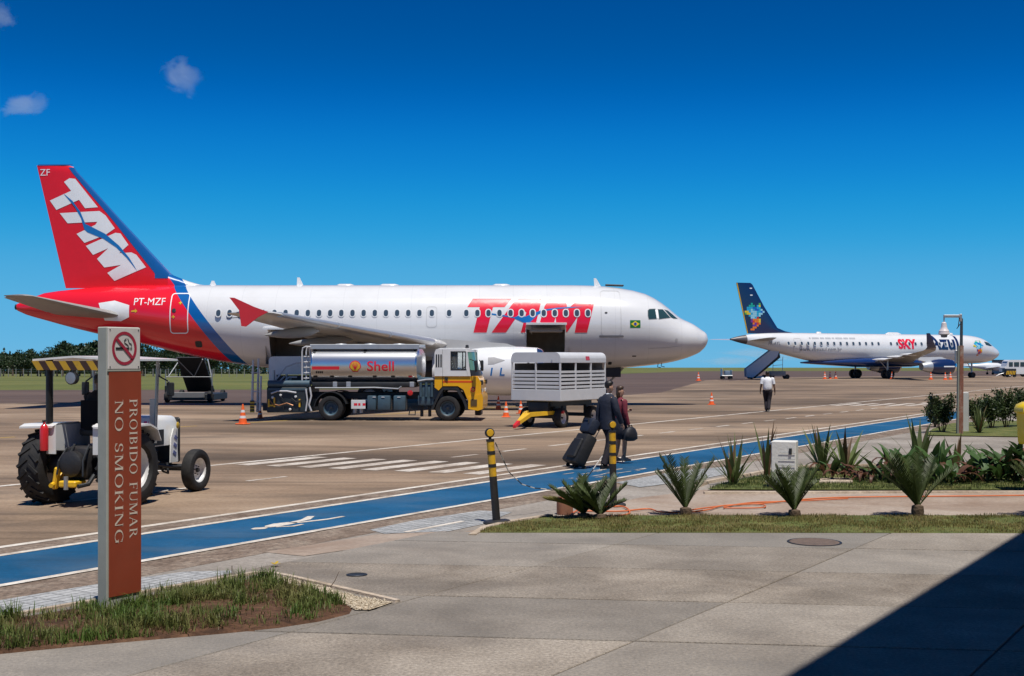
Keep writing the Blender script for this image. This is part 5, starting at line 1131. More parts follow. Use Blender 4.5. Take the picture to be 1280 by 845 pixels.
# local x along the face (to the right, away), local -y = outward normal of the face
fa = R(56); Sg = empty('sign_post', sp, fa, 'tall square post sign reading no smoking with a crossed cigarette', 'sign')
SW, SD, SH = .36, .13, 2.56
lean = .012
MB().box((SW / 2, SD / 2, SH / 2), (SW, SD, SH), None, .008).build('post', PS, Sg)
MB().span((.02, -.008, .165), (SW + .012, .004, 2.165), .003).build('brown_panel', SBR, Sg)
MB().span((.005, -.012, 2.185), (SW - .005, -.001, 2.555), .003).build('pictogram_plate', SWH, Sg)
MB().span((.0, -.010, 2.166), (SW, -.004, 2.184)).build('joint_strip', PS, Sg)
cxs, czs = SW / 2, 2.37
def flat(polys, nm, m, y): 
    mb = MB()
    for p in polys: mb.prism(p, 'y', y, y - .003)
    return mb.build(nm, m, Sg, 0)
ringp = []
for k in range(40):
    a, b = 2 * math.pi * k / 40, 2 * math.pi * (k + 1) / 40
    ringp.append([(cxs + .135 * math.cos(a), czs + .150 * math.sin(a)), (cxs + .135 * math.cos(b), czs + .150 * math.sin(b)), (cxs + .108 * math.cos(b), czs + .123 * math.sin(b)), (cxs + .108 * math.cos(a), czs + .123 * math.sin(a))])
mb = MB()
for p in ringp: mb.add([(x, -.0145, z) for x, z in p], [(0, 1, 2, 3)])
mb.build('prohibition_ring', SRD, Sg, 0)
flat([[(cxs - .095, czs - .012), (cxs + .05, czs - .012), (cxs + .05, czs + .008), (cxs - .095, czs + .008)], [(cxs + .058, czs - .012), (cxs + .066, czs - .012), (cxs + .066, czs + .008), (cxs + .058, czs + .008)], [(cxs + .074, czs - .012), (cxs + .082, czs - .012), (cxs + .082, czs + .008), (cxs + .074, czs + .008)]], 'cigarette', DARK, -.0122)
for off in (0, .018): MB().tube([(cxs + .045 + off, -.014, czs + .018), (cxs + .03 + off, -.014, czs + .034), (cxs + .0 + off, -.014, czs + .05), (cxs - .002 + off, -.014, czs + .07), (cxs + .02 + off, -.014, czs + .088)] if off == 0 else [(cxs + .078, -.014, czs + .018), (cxs + .074, -.014, czs + .04), (cxs + .05, -.014, czs + .05), (cxs + .045, -.014, czs + .065), (cxs + .035, -.014, czs + .088)], .0035, 5).build('smoke_curl', DARK, Sg)
a = R(135); u = Vector((math.cos(a), math.sin(a))); w = Vector((-u.y, u.x))
flat([[(cxs + u.x * s_ * .125 + w.x * t_, czs + u.y * s_ * .125 + w.y * t_) for s_, t_ in ((1, .013), (1, -.013), (-1, -.013), (-1, .013))]], 'prohibition_bar', SRD, -.0155)
for bx in (.025, SW - .025):
    for bz in (2.205, 2.535): MB().lathe([(.006, 0), (.005, .004)], (bx, -.012, bz), (0, -1, 0), 8).build('screw', DARK, Sg)
# roman lettering drawn stroke by stroke (thick stems, thin hairlines, serifs), letter box 0..1 high
def stem(x, y0=0, y1=1, w=.13): return [[(x, y0), (x + w, y0), (x + w, y1), (x, y1)]]
def ser(x, y, w=.13, e=.07, h=.035): return [[(x - e, y), (x + w + e, y), (x + w + e, y + h), (x - e, y + h)]]
def st_(x, w=.13, top=True, botm=True): return stem(x, 0, 1, w) + (ser(x, 0, w) if botm else []) + (ser(x, .965, w) if top else [])
def arc(cx, cy, rx, ry, a0, a1, tk, tn, n=14):
    """arc whose thickness swells from tn (top/bottom) to tk (sides)"""
    o = []; 
    for k in range(n):
        q = []
        for a in (R(a0 + (a1 - a0) * k / n), R(a0 + (a1 - a0) * (k + 1) / n)):
            t = tn + (tk - tn) * abs(math.cos(a)); q.append(((cx + rx * math.cos(a), cy + ry * math.sin(a)), (cx + (rx - t) * math.cos(a), cy + (ry - min(t, tn * 1.6)) * math.sin(a))))
        o.append([q[0][0], q[1][0], q[1][1], q[0][1]])
    return o
def dg(x0, y0, x1, y1, w): return [[(x0, y0), (x0 + w, y0), (x1 + w, y1), (x1, y1)]]
GL = {'P': (.62, st_(.08) + arc(.24, .74, .36, .26, -90, 90, .13, .04)),
      'R': (.72, st_(.08) + arc(.24, .74, .34, .26, -90, 90, .13, .04) + dg(.60, 0, .30, .5, .13) + ser(.60, 0, .10, .05)),
      'O': (.86, arc(.43, .5, .40, .52, 0, 360, .13, .045, 28)), 'I': (.30, st_(.08)),
      'B': (.66, st_(.08) + arc(.22, .76, .32, .24, -90, 90, .12, .04) + arc(.22, .27, .38, .27, -90, 90, .13, .04)),
      'D': (.82, st_(.08) + arc(.22, .5, .56, .5, -90, 90, .14, .045, 18)),
      'F': (.58, st_(.08) + [[(.2, .955), (.56, .955), (.56, 1), (.2, 1)], [(.52, .82), (.56, .82), (.56, 1), (.52, 1)], [(.2, .50), (.46, .50), (.46, .545), (.2, .545)], [(.43, .42), (.46, .42), (.46, .62), (.43, .62)]]),
      'U': (.80, stem(.08, .28, 1) + ser(.08, .965) + arc(.40, .30, .32, .32, 180, 360, .10, .05) + stem(.67, .28, 1, .05) + ser(.67, .965, .05)),
      'M': (.98, stem(.10, 0, 1, .05) + ser(.10, 0, .05) + dg(.42, 0, .10, 1, .13) + dg(.46, 0, .76, 1, .05) + stem(.76, 0, 1, .13) + ser(.76, 0) + ser(.76, .965) + ser(.05, .965, .08)),
      'A': (.80, dg(.04, 0, .36, 1, .05) + dg(.60, 0, .32, 1, .14) + [[(.17, .34), (.58, .34), (.58, .38), (.17, .38)]] + ser(.06, 0, .02, .06) + ser(.62, 0, .10, .05)),
      'N': (.86, stem(.12, 0, 1, .05) + ser(.12, 0, .05) + ser(.06, .965, .10) + dg(.62, 0, .10, 1, .14) + stem(.70, 0, 1, .05) + ser(.70, .965, .05)),
      'S': (.58, arc(.30, .74, .23, .27, 20, 270, .12, .045) + arc(.29, .25, .25, .27, -160, 90, .12, .045) + [[(.47, .70), (.51, .70), (.51, .94), (.47, .94)], [(.05, .06), (.09, .06), (.09, .30), (.05, .30)]]),
      'K': (.78, st_(.08) + dg(.24, .46, .58, 1, .05) + dg(.62, 0, .30, .56, .13) + ser(.64, 0, .10, .05) + ser(.56, .965, .08, .05)),
      'G': (.86, arc(.43, .5, .40, .52, 45, 322, .13, .045, 24) + stem(.64, .06, .44, .11) + ser(.64, .43, .11, .06) + [[(.70, .68), (.735, .68), (.735, .92), (.70, .92)]]), ' ': (.42, [])}
def roman(text, xcol, ztop, hgt, total, nm):
    """reads downwards: letter tops point to +x of the face"""
    adv = sum(GL[c][0] for c in text) + .10 * (len(text) - 1); k = total / adv; z = ztop
    for c in text:
        w, polys = GL[c]
        if polys:
            mb = MB()
            for i, p in enumerate(polys): mb.add([(xcol + y * hgt, -.0095 - .0002 * (i % 5), z - x * k) for x, y in p], [tuple(range(len(p)))])
            mb.build(nm, SLT, Sg, 0)
        z -= (w + .10) * k
zt = lambda py: 2.28 - (py - 448) * 11.0 / 1550
roman('PROIBIDO FUMAR', .24, zt(499.5), .085, zt(499.5) - zt(675), 'letter_upper_line')
roman('NO SMOKING', .08, zt(500), .088, zt(500) - zt(681), 'letter_lower_line')
for o in Sg.children:
    if o.name.startswith('letter_'): o.name = 'letter'

# ================================================================ striped barrier posts with chain
def barrier(loc, tilt, label):
    b = empty('barrier_post', loc, 0, label, 'barrier post', 'striped barrier posts'); b.rotation_euler = (0, R(tilt), 0)
    BY = mat('barrier_yellow', (.72, .40, .02), .45, var=.15, vs=9, dirt=.45, dirtcol=(.10, .06, .03), dscale=8); BK = mat('barrier_black', (.018, .017, .018), .55, var=.3, dirt=.3, dirtcol=(.10, .08, .06), dscale=5)
    MB().lathe([(.0, 0), (.19, 0), (.19, .035), (.17, .05), (.07, .06), (.0, .06)], (0, 0, 0), (0, 0, 1), 8).build('base', BK, b, 30)
    MB().cyl((0, 0, .05), (0, 0, .66), .055, .052, 16).build('lower_tube', BK, b)
    z = .66
    for h, m in ((.125, BY), (.045, BK), (.13, BY), (.05, BK), (.13, BY), (.03, BK)):
        MB().cyl((0, 0, z), (0, 0, z + h), .0525 if m is BY else .056, None, 16).build('band', m, b); z += h
    MB().cyl((0, 0, z), (0, 0, z + .03), .02, None, 8).build('neck', BK, b)
    MB().lathe([(.0, -.035), (.055, -.035), (.066, -.02), (.066, .02), (.055, .035), (0, .035)], (0, 0, z + .09), (.25, -1, 0), 20).build('head_ring', BK, b, 40)
    MB().lathe([(.0, .036), (.05, .036), (.045, .044), (0, .045)], (0, 0, z + .09), (.25, -1, 0), 18).build('head_disc', BY, b, 40)
    return b
b1 = G(621, 655); barrier(b1, -4.5, 'leaning yellow and black barrier post standing beside the lawn corner')
b2 = G(767, 633); barrier(b2, -1.0, 'yellow and black barrier post behind the low cycad clump')
ch = empty('barrier_chain', (0, 0, 0), 0, 'thin black and white chain hanging from the leaning barrier post', 'chain')
pts = [Vector((b1.x - .02, b1.y, 1.12)), at(626, 568, 17.3), at(636, 590, 17.6), at(652, 605, 17.9), at(668, 610, 18.1), at(690, 612, 18.5), at(730, 603, 18.9), Vector((b2.x - .03, b2.y, .98))]
CHW = mat('chain_white', (.65, .62, .58), .5); CHK = mat('chain_black', (.03, .03, .03), .5)
fine = []
for a, b in zip(pts, pts[1:]):
    for k in range(6): fine.append(a.lerp(b, k / 6))
fine.append(pts[-1])
for k in range(len(fine) - 1): MB().cyl(fine[k], fine[k + 1], .008, None, 5).build('link', CHW if (k // 2) % 2 else CHK, ch)

# ================================================================ traffic cones
CONEW = mat('cone_white', (.72, .70, .68), .5, var=.08, dirt=.2)
def make_cone(h):
    c = empty('traffic_cone'); r = h * .19
    MB().box((0, 0, .02 * h / .7), (h * .52, h * .52, .04 * h / .7), None, .012).build('base', ORANGE, c)
    zs = [.05, .30, .42, .58, .70, .98]; ms = [ORANGE, CONEW, ORANGE, CONEW, ORANGE]
    for i in range(5):
        ra = r * (1 - zs[i]) + .02; rb = r * (1 - zs[i + 1]) + .02; MB().cyl((0, 0, zs[i] * h), (0, 0, zs[i + 1] * h), ra, rb, 18).build('band', ms[i], c)
    return c
cone0 = None
CONES = [(303.5, 530.5, .72, 'orange and white traffic cone beside the rear of the fuel truck'), (325, 523, .5, 'traffic cone half hidden behind the fuel truck rear'), (632.5, 521.5, .62, 'traffic cone beside the baggage cart drawbar'), (623, 512, .62, 'traffic cone between fuel truck cab and baggage cart, under the engine'), (651, 517, .55, 'traffic cone behind the baggage cart front wheel'),
         (889.5, 506, .62, 'lone traffic cone on open apron ahead of the red-tailed airliner'), (873, 476, .9, 'small far traffic cone near the grass edge')]
CONES += [(px, py, .85, lb) for px, py, lb in ((1031, 474, 'first of three cones grouped under the rear fuselage of the blue-tailed airliner'), (1037.5, 473.5, 'middle of three cones grouped under the rear fuselage of the blue-tailed airliner'), (1044.5, 473.5, 'last of three cones grouped under the rear fuselage of the blue-tailed airliner'), (1115, 474, 'cone beside the main wheels of the blue-tailed airliner'), (1163.5, 474.5, 'cone under the dark blue engine of the far airliner'), (1181.5, 475, 'cone ahead of the dark blue engine, further from the lamp post'), (1188, 474.5, 'cone ahead of the dark blue engine, close to the lamp post'))]
for px, py, h, lb in CONES:
    if cone0 is None: cone0 = make_cone(.70); c = cone0
    else: c = copy_tree(cone0)
    c.location = G(px, py); c.scale = (h / .70,) * 3; c.rotation_euler = (0, 0, random.uniform(0, 1.5)); tag(c, lb, 'traffic cone', 'traffic cones on the apron')

# ================================================================ street lamp made of a rough post
LPOST = mat('peeling_post', (.22, .085, .055), .8, var=.25, vs=4, dirt=.75, dirtcol=(.42, .37, .31), dscale=3.5, bump=.4, bs=12)
lp = G(1197, 543); La = empty('lamp_post', lp, 0, 'brown weathered lamp post with white bell lantern on an arm', 'lamp')
LS = lp.y / 1550.0
lz = lambda py: HC - (py - 448) * LS
lx = lambda px: (px - 1197) * LS
for k, (dx, w, m) in enumerate(((-.005, .05, mat('post_side_grey', (.24, .24, .20), .75, var=.15)), (.085, .13, LPOST))):
    MB().loft([[(dx + a * w / 2, b * .05, 0) for a, b in ((-1, -1), (1, -1), (1, 1), (-1, 1))], [(dx + .03 + a * w / 2 * .8, b * .045, lz(432)) for a, b in ((-1, -1), (1, -1), (1, 1), (-1, 1))]]).build('post', m, La, 20)
MB().cyl((.11, 0, lz(434)), (.12, 0, lz(398)), .045, .04, 12).build('upper_pole', mat('pole_dark', (.05, .06, .07), .5), La)
MB().span((lx(1179.5), -.04, lz(397)), (lx(1201.5), .04, lz(393.5)), .01).build('arm', GALV, La); MB().span((lx(1199), -.05, lz(402)), (lx(1202), .05, lz(392.5)), .01).build('arm_bracket', GALV, La)
MB().tube([(lx(1198.5), -.05, lz(397)), (lx(1197), -.06, lz(408)), (lx(1195), -.06, lz(411)), (lx(1199.5), -.05, lz(405))], .012, 6).build('cable', DARK, La)
MB().cyl((lx(1180), 0, lz(396)), (lx(1180), 0, lz(403)), .02, None, 8).build('lantern_stem', GALV, La)
MB().lathe([(.04, 0), (.07, -.03), (.085, -.14), (.10, -.20), (.15, -.27), (.155, -.33), (.165, -.34), (.165, -.37)], (lx(1180), 0, lz(402.5)), (0, 0, 1), 24).build('lantern_bell', mat('lantern_white', (.66, .60, .60), .45, var=.05), La, 30)
MB().lathe([(.155, -.371), (.10, -.39), (.085, -.46), (.0, -.47)], (lx(1180), 0, lz(402.5)), (0, 0, 1), 20).build('lantern_base', mat('lantern_grey', (.20, .20, .21), .5), La, 30)
MB().box((lx(1193.5), -.10, lz(446)), (.07, .08, .40), None, .015).build('junction_box', STEEL, La)
bx = G(1205.5, 540); eb = tag(MB().box((bx.x, bx.y, .62), (.21, .2, 1.22), None, .015).build('utility_box', mat('utility_grey', (.50, .50, .49), .6, var=.06, dirt=.2), None), 'pale grey utility box standing right beside the brown lamp post', 'utility box')

# ================================================================ white cement meter pillar
mp = G(981, 611); Mp = empty('meter_pillar', mp, R(-20), 'white painted cement meter pillar standing in the plant bed', 'pillar')
MW = mat('whitewash', (.66, .66, .63), .8, var=.07, vs=6, bump=.3, bs=15, dirt=.2, dirtcol=(.4, .36, .3), dscale=3)
MB().box((0, 0, .42), (.42, .34, .84), None, .012).build('pillar', MW, Mp); MB().box((-.06, .0, .80), (.34, .30, .06), None, .015).build('cap', MW, Mp)
for k in range(5): MB().box((.06, -.182, .2 + .11 * k), (.28, .006, .008)).build('groove', mat('groove_grey', (.40, .40, .38), .8), Mp)
MB().box((.12, -.185, .67), (.05, .02, .11), None, .006).build('latch', DARK, Mp); MB().box((-.215, -.05, .62), (.03, .10, .14), None, .01).build('conduit_box', mat('conduit_red', (.35, .06, .04), .6), Mp)

# ================================================================ terracotta pot, yellow bin, hoses, covers
tp = G(706, 643); tag(MB().lathe([(.0, 0), (.115, 0), (.12, .02), (.12, .24), (.105, .25), (.105, .20), (.0, .19)], tp, (0, 0, 1), 22).build('clay_pipe', mat('terracotta', (.42, .17, .09), .85, var=.2, vs=8, dirt=.3, dirtcol=(.45, .36, .28)), None), 'short terracotta pipe standing upright behind the low cycad clump', 'pipe')
YB = Vector((0, 0, 0)); by = 21.0; bp = at(1284, 540, by); Bi = empty('litter_bin', (bp.x + .12, by, 0), 0, 'yellow plastic litter bin with flared lid on a post', 'bin')
bz = lambda py: HC - (py - 448) * by / 1550
BINY = mat('bin_yellow', (.83, .58, .01), .4, var=.06, coat=.2)
MB().loft([[(a * w, b * w * .9, z) for a, b in ((-1, -.8), (-.8, -1), (.8, -1), (1, -.8), (1, .8), (.8, 1), (-.8, 1), (-1, .8))] for w, z in ((.205, bz(555)), (.215, bz(552)), (.235, bz(517)))]).build('body', BINY, Bi, 30)
MB().loft([[(a * w, b * w * .9, z) for a, b in ((-1, -.8), (-.8, -1), (.8, -1), (1, -.8), (1, .8), (.8, 1), (-.8, 1), (-1, .8))] for w, z in ((.24, bz(517)), (.265, bz(515)), (.265, bz(511)), (.24, bz(506)), (.16, bz(502.5)))]).build('lid', BINY, Bi, 40)
MB().box((0, -.205, bz(514.5)), (.26, .08, .07), None, .02).build('slot', DARK, Bi); MB().cyl((.0, .26, 0), (.0, .26, bz(505)), .03, None, 10).build('post', GALV, Bi); MB().box((0, .23, bz(530)), (.1, .06, .1)).build('bracket', GALV, Bi)
HOSEM = mat('orange_hose', (.60, .15, .045), .5, var=.15)
def ground_tube(name, pix, r, m, label, cat, z=.02):
    P = [G(a, b, z) for a, b in pix]; sm = []
    for i in range(len(P) - 1):
        p0, p1, p2, p3 = P[max(i - 1, 0)], P[i], P[i + 1], P[min(i + 2, len(P) - 1)]
        for k in range(8):
            u = k / 8; q = .5 * ((2 * p1) + (p2 - p0) * u + (2 * p0 - 5 * p1 + 4 * p2 - p3) * u * u + (3 * p1 - p0 - 3 * p2 + p3) * u ** 3); q.z = z + r; sm.append(q)
    sm.append(P[-1] + Vector((0, 0, r))); return tag(MB().tube(sm, r, 7).build(name, m, None, 60), label, cat)
ground_tube('garden_hose', [(712, 646), (722, 639), (745, 636), (778, 634), (786, 643), (755, 647), (725, 645), (730, 640), (775, 640), (810, 637), (826, 641), (862, 641), (885, 638), (905, 633), (955, 630), (985, 627), (1030, 623.5), (1090, 622), (1200, 621), (1290, 620)], .012, HOSEM, 'long orange hose lying across the footpath and past the pillar', 'hose')
ground_tube('garden_hose', [(840, 642), (880, 636), (915, 632), (950, 631), (955, 635), (925, 636), (905, 635), (940, 629), (1000, 627), (1060, 624)], .011, mat('orange_brown_cord', (.55, .14, .05), .6, var=.2), 'short looped orange-brown cord lying beside the long hose', 'cord')
IRON = mat('rusty_iron', (.13, .092, .072), .75, var=.3, vs=10, bump=.4, bs=40)
for px, py, r, lb in ((1018, 681, .30, 'large rusty round manhole cover in the concrete pavement'), (446, 722.5, .10, 'small dark round drain cover near the planting bed corner')):
    p = G(px, py); o = empty('manhole_cover', (p.x, p.y, .033), 0, lb, 'manhole cover')
    MB().lathe([(.0, 0), (r, 0), (r, .004), (r * .97, .008), (r * .9, .004), (0, .004)], (0, 0, 0), (0, 0, 1), 28).build('lid', IRON if r > .2 else DARK, o); MB().lathe([(r * 1.01, 0), (r * 1.1, 0), (r * 1.1, .005), (r * 1.01, .005)], (0, 0, 0), (0, 0, 1), 28, closed=True).build('rim', DARK, o)
# ================================================================ planting
LEAFD = leafmat('cycad_green', (.046, .066, .016), .35, .12, .2)
LEAFY = leafmat('cycad_yellowed', (.16, .14, .035), .3, .2, .1)
SWORD = leafmat('sword_leaf_green', (.12, .155, .055), .35, .25, .25)
SWORDB = leafmat('sword_leaf_bronze', (.13, .075, .04), .35, .2, .2)
BLADE = leafmat('grass_blade', (.095, .155, .03), .4, .35, .1, col2=(.20, .19, .065))
BARK = mat('cycad_trunk', (.10, .065, .04), .9, var=.35, vs=14, bump=.8, bs=30)
def frond_mesh(L, bend, wid, seed, cut=True):
    """one stiff pinnate leaf rising from the origin along +x/+z; blunt end"""
    r = random.Random(seed); mb = MB(); n = 30; P = []
    a = R(62); x = z = 0
    for i in range(n + 1):
        P.append(Vector((x, 0, z))); a -= R(bend) / n; x += L / n * math.cos(a); z += L / n * math.sin(a)
    mb.tube(P[::3] + ([P[-1]] if n % 3 else []), [.012 - .008 * k / 11 for k in range(len(P[::3]) + (1 if n % 3 else 0))], 5)
    for i in range(4, n + 1):
        t = i / n; w = wid * min(1, (t + .05) * 2.2) * (1 if t < .8 else 1 - (t - .8) * 1.2)
        d = (P[i] - P[i - 1]).normalized(); up = Vector((0, 1, 0)).cross(d) * -1
        for sy in (-1, 1):
            tip = P[i] + d * w * .75 + Vector((0, sy * w * (.8 + .25 * r.random()), 0)) + up * w * (.35 + .2 * r.random())
            b0 = P[i] - d * .009; b1 = P[i] + d * .009; mid = (P[i] + tip) / 2 + up * .004
            mb.add([b0, b1, mid + d * .010, tip, mid - d * .010], [(0, 1, 2, 3, 4)])
    me = mb.mesh('frond', 0); return me
def cycad(loc, nf, L, spread, label, seed, low=0, yellow=0, trunk=.16):
    r = random.Random(seed); c = empty('cycad', loc, 0, label, 'cycad', 'cycads along the lawn strip')
    MB().lathe([(.05, 0), (.075, .02), (.09, trunk * .5), (.08, trunk * .9), (.03, trunk)], (0, 0, 0), (0, 0, 1), 12).build('trunk', BARK, c)
    ms = [frond_mesh(L * k, b, .10, seed * 10 + q) for q, (k, b) in enumerate(((1, 14), (.88, 22), (.95, 8)))]
    for m in ms: m.materials.append(LEAFD)
    my = frond_mesh(L * .95, 35, .10, seed * 10 + 7); my.materials.append(LEAFY)
    for k in range(nf):
        az = 2 * math.pi * (k + r.random() * .5) / nf * (1 if k < nf * .6 else 1.7); steep = r.random()
        o = link('frond', my if k < yellow else ms[k % 3], c); o.location = (0, 0, trunk * .8)
        o.rotation_euler = Euler((0, R(low) + R(spread) * (.5 - steep) - (R(-8) if k < yellow else 0), math.pi - .2 * k if k < yellow else az), 'XYZ'); s_ = .85 + .25 * r.random(); o.scale = (s_, s_, s_)
    return c
cycad(G(730, 650), 20, .58, 30, 'low spreading cycad clump with a yellowed frond hiding the terracotta pipe', 11, low=16, yellow=3, trunk=.10)
cycad(G(750, 651), 14, .56, 34, 'small cycad offshoot growing out of the low spreading clump', 12, low=12, trunk=.10)
cycad(G(857, 646), 13, .80, 24, 'tied upright cycad fan with bright edges next to the hose coil', 13, trunk=.14)
cycad(G(993, 648), 20, .72, 26, 'dark vase-shaped cycad in front of the white meter pillar', 14, trunk=.13)
cycad(G(1147, 648), 26, .78, 22, 'largest dark vase-shaped cycad rising from a stubby trunk on the lawn', 15, trunk=.20)
cycad(G(1316, 648), 22, .88, 30, 'cycad standing past the yellow bin on the lawn strip', 16, trunk=.18)
def sword_mesh(L, w, bend, a0=80):
    mb = MB(); n = 9; a = R(a0); x = z = 0; vs = []
    for i in range(n + 1):
        t = i / n; ww = w * (.55 + .9 * t if t < .45 else (1 - t) / .55 * .955 + .0) ; ww = max(ww, .002)
        vs += [(x, -ww, z + ww * .45), (x, 0, z), (x, ww, z + ww * .45)]; a -= R(bend) * t * 2 / n; x += L / n * math.cos(a); z += L / n * math.sin(a)
    fs = []
    for i in range(n): fs += [(3 * i, 3 * i + 1, 3 * i + 4, 3 * i + 3), (3 * i + 1, 3 * i + 2, 3 * i + 5, 3 * i + 4)]
    mb.add(vs, fs); return mb.mesh('leaf', 50)
SWM = []
for q, (b, a0, w) in enumerate(((6, 82, .032), (18, 74, .034), (34, 66, .03), (10, 58, .032))):
    for mt in (SWORD, SWORDB):
        m = sword_mesh(1.0, w, b, a0); m.materials.append(mt); SWM.append(m)
def sword_plant(loc, H, n, label, seed, bronze=.15, wide=1.0, droop=0, grp='sword-leaved plants in the beds'):
    r = random.Random(seed); c = empty('sword_leaf_plant', loc, 0, label, 'plant', grp)
    for k in range(n):
        i = r.choice((0, 0, 1, 1, 2, 3)); b = 1 if r.random() < bronze else 0
        o = link('leaf', SWM[2 * i + b], c); s_ = H * .84 * (.6 + .45 * r.random()); o.scale = (s_, s_ * wide * 1.15, s_)
        o.rotation_euler = Euler((0, R(r.uniform(-6, 14 + droop)), 2 * math.pi * (k + r.random() * .7) / n), 'XYZ'); o.location = (r.uniform(-.05, .05), r.uniform(-.05, .05), 0)
    return c
sword_plant(G(916, 607), 1.15, 30, 'green sword-leaved plant at the bare tip of the bed beside the hose', 21, .1, 1.1)
sword_plant(G(958, 598), 1.3, 11, 'tall thin sword-leaved plant behind the white meter pillar', 22, .5, 1.0)
sword_plant(G(1028, 590), 1.2, 30, 'dense green sword-leaved plant right of the white meter pillar', 23, .15, 1.2)
sword_plant(G(1057, 594), 1.28, 24, 'pale sword-leaved plant with one leaf leaning far over the path', 24, .2, 1.3, 16)
sword_plant(G(1150, 592), 1.4, 14, 'tallest sword-leaved plant rising behind the largest cycad', 25, .05, 1.6)
sword_plant(G(1195, 590), 1.0, 8, 'single spiky sword-leaved plant between the leafy bed plants', 26, .3, 1.7)
sword_plant(G(1224, 542), 1.1, 26, 'sword-leaved plant beside the utility box under the shrubs', 27, .1, 1.2)
# leafy bed plants with broad arching leaves and wilted brown ones
BROAD = leafmat('broad_leaf_green', (.055, .11, .03), .35, .25, .25); WILT = leafmat('wilted_leaf', (.11, .05, .03), .35, .2, .2)
def broad_mesh(L, w, bend, mt):
    mb = MB(); n = 8; a = R(70); x = z = 0; vs = []
    for i in range(n + 1):
        t = i / n; ww = w * math.sin(math.pi * min(.98, t * .86 + .12)) ** .8 if t < 1 else .004
        if t < .3: ww *= .25
        vs += [(x, -ww, z + ww * .3), (x, 0, z), (x, ww, z + ww * .3)]; a -= R(bend) * (t * 1.6) / n; x += L / n * math.cos(a); z += L / n * math.sin(a)
    fs = []
    for i in range(n): fs += [(3 * i, 3 * i + 1, 3 * i + 4, 3 * i + 3), (3 * i + 1, 3 * i + 2, 3 * i + 5, 3 * i + 4)]
    mb.add(vs, fs); m = mb.mesh('leaf', 50); m.materials.append(mt); return m
BRM = [broad_mesh(1, .10, 70, BROAD), broad_mesh(1, .085, 110, BROAD), broad_mesh(1, .09, 40, BROAD), broad_mesh(1, .075, 200, WILT)]
def leafy(loc, H, n, seed, wilt, label):
    r = random.Random(seed); c = empty('leafy_plant', loc, 0, label, 'plant', 'leafy plants in the bed')
    for k in range(n):
        w = r.random() < wilt; o = link('leaf', BRM[3] if w else BRM[r.randrange(3)], c); s_ = H * (.55 + .5 * r.random()) * (1.1 if w else 1); o.scale = (s_,) * 3
        o.rotation_euler = Euler((r.uniform(-.2, .2), R(r.uniform(-15, 25)), r.uniform(0, 6.28)), 'XYZ'); o.location = (r.uniform(-.2, .2), r.uniform(-.12, .12), 0)
    return c
LEAFLAB = ['wilted brown-leaved plant just right of the stepping slab in the bed', 'mostly withered plant under the far-leaning sword leaf', 'small half-wilted plant between the sword leaves and the largest cycad', 'mixed green and brown leafy plant left of the largest cycad',
 'lush green broad-leaved plant directly behind the left fronds of the largest cycad', 'lush green broad-leaved plant directly behind the right fronds of the largest cycad', 'leafy plant at the foot of the single spiky sword plant', 'low leafy plant just past the single spiky sword plant', 'half-browned leafy plant in the dense row towards the yellow bin',
 'dense green leafy plant in the row before the yellow bin', 'tall leafy plant with brown hanging leaves below the yellow bin', 'dense green leafy plant right under the yellow bin', 'dense green leafy plant past the yellow bin']
for k, (px, py, H, n, wl_) in enumerate(((1046, 602, .42, 14, .7), (1074, 603, .42, 12, .8), (1092, 600, .40, 10, .6), (1110, 604, .5, 22, .3), (1128, 600, .6, 26, .15), (1165, 602, .58, 26, .15), (1182, 606, .5, 18, .3), (1205, 604, .42, 16, .4), (1222, 600, .55, 20, .35), (1242, 604, .6, 26, .25), (1258, 598, .62, 26, .35), (1274, 604, .65, 26, .2), (1296, 600, .65, 24, .2))):
    leafy(G(px, py), H * 1.4, int(n * 1.4), 40 + k, wl_, LEAFLAB[k])
# shrubs beyond the forecourt
SHR = leafmat('shrub_leaf', (.035, .062, .022), .4, .2, .2, col2=(.075, .095, .03))
def leaf_cloud(n, fn, size, seed, aspect=.45):
    r = random.Random(seed); vs = []; fs = []
    for k in range(n):
        p = fn(r); d = Vector((r.gauss(0, 1), r.gauss(0, 1), r.gauss(.3, .8))).normalized(); s_ = d.orthogonal().normalized() ; s_.rotate(Matrix.Rotation(r.uniform(0, 6.28), 3, d)); q = d.cross(s_) ; L = size * (.6 + .8 * r.random()); o = len(vs)
        vs += [p, p + s_ * L * .5 + q * L * aspect * .5, p + s_ * L, p + s_ * L * .5 - q * L * aspect * .5]; fs.append((o, o + 1, o + 2, o + 3))
    me = bpy.data.meshes.new('foliage'); me.from_pydata(vs, [], fs); return me
def shrub(loc, H, W, n, seed, label):
    r0 = random.Random(seed); c = empty('shrub', loc, 0, label, 'shrub', 'shrubs beyond the forecourt')
    tips = [(r0.uniform(-.5, .5) * W, r0.uniform(-.4, .4) * W, H * r0.uniform(.55, 1)) for k in range(16)]
    for t in tips[:9]: MB().tube([(t[0] * .15, t[1] * .15, 0), (t[0] * .55, t[1] * .55, t[2] * .5), t], [.014, .010, .004], 5).build('stem', BARK, c)
    def fn(r):
        t = r.choice(tips); u = .35 + .68 * r.random() ** .7; return Vector((t[0] * u + r.gauss(0, .06), t[1] * u + r.gauss(0, .06), t[2] * u + r.gauss(0, .05)))
    me = leaf_cloud(n, fn, .10, seed); me.materials.append(SHR); link('foliage', me, c)
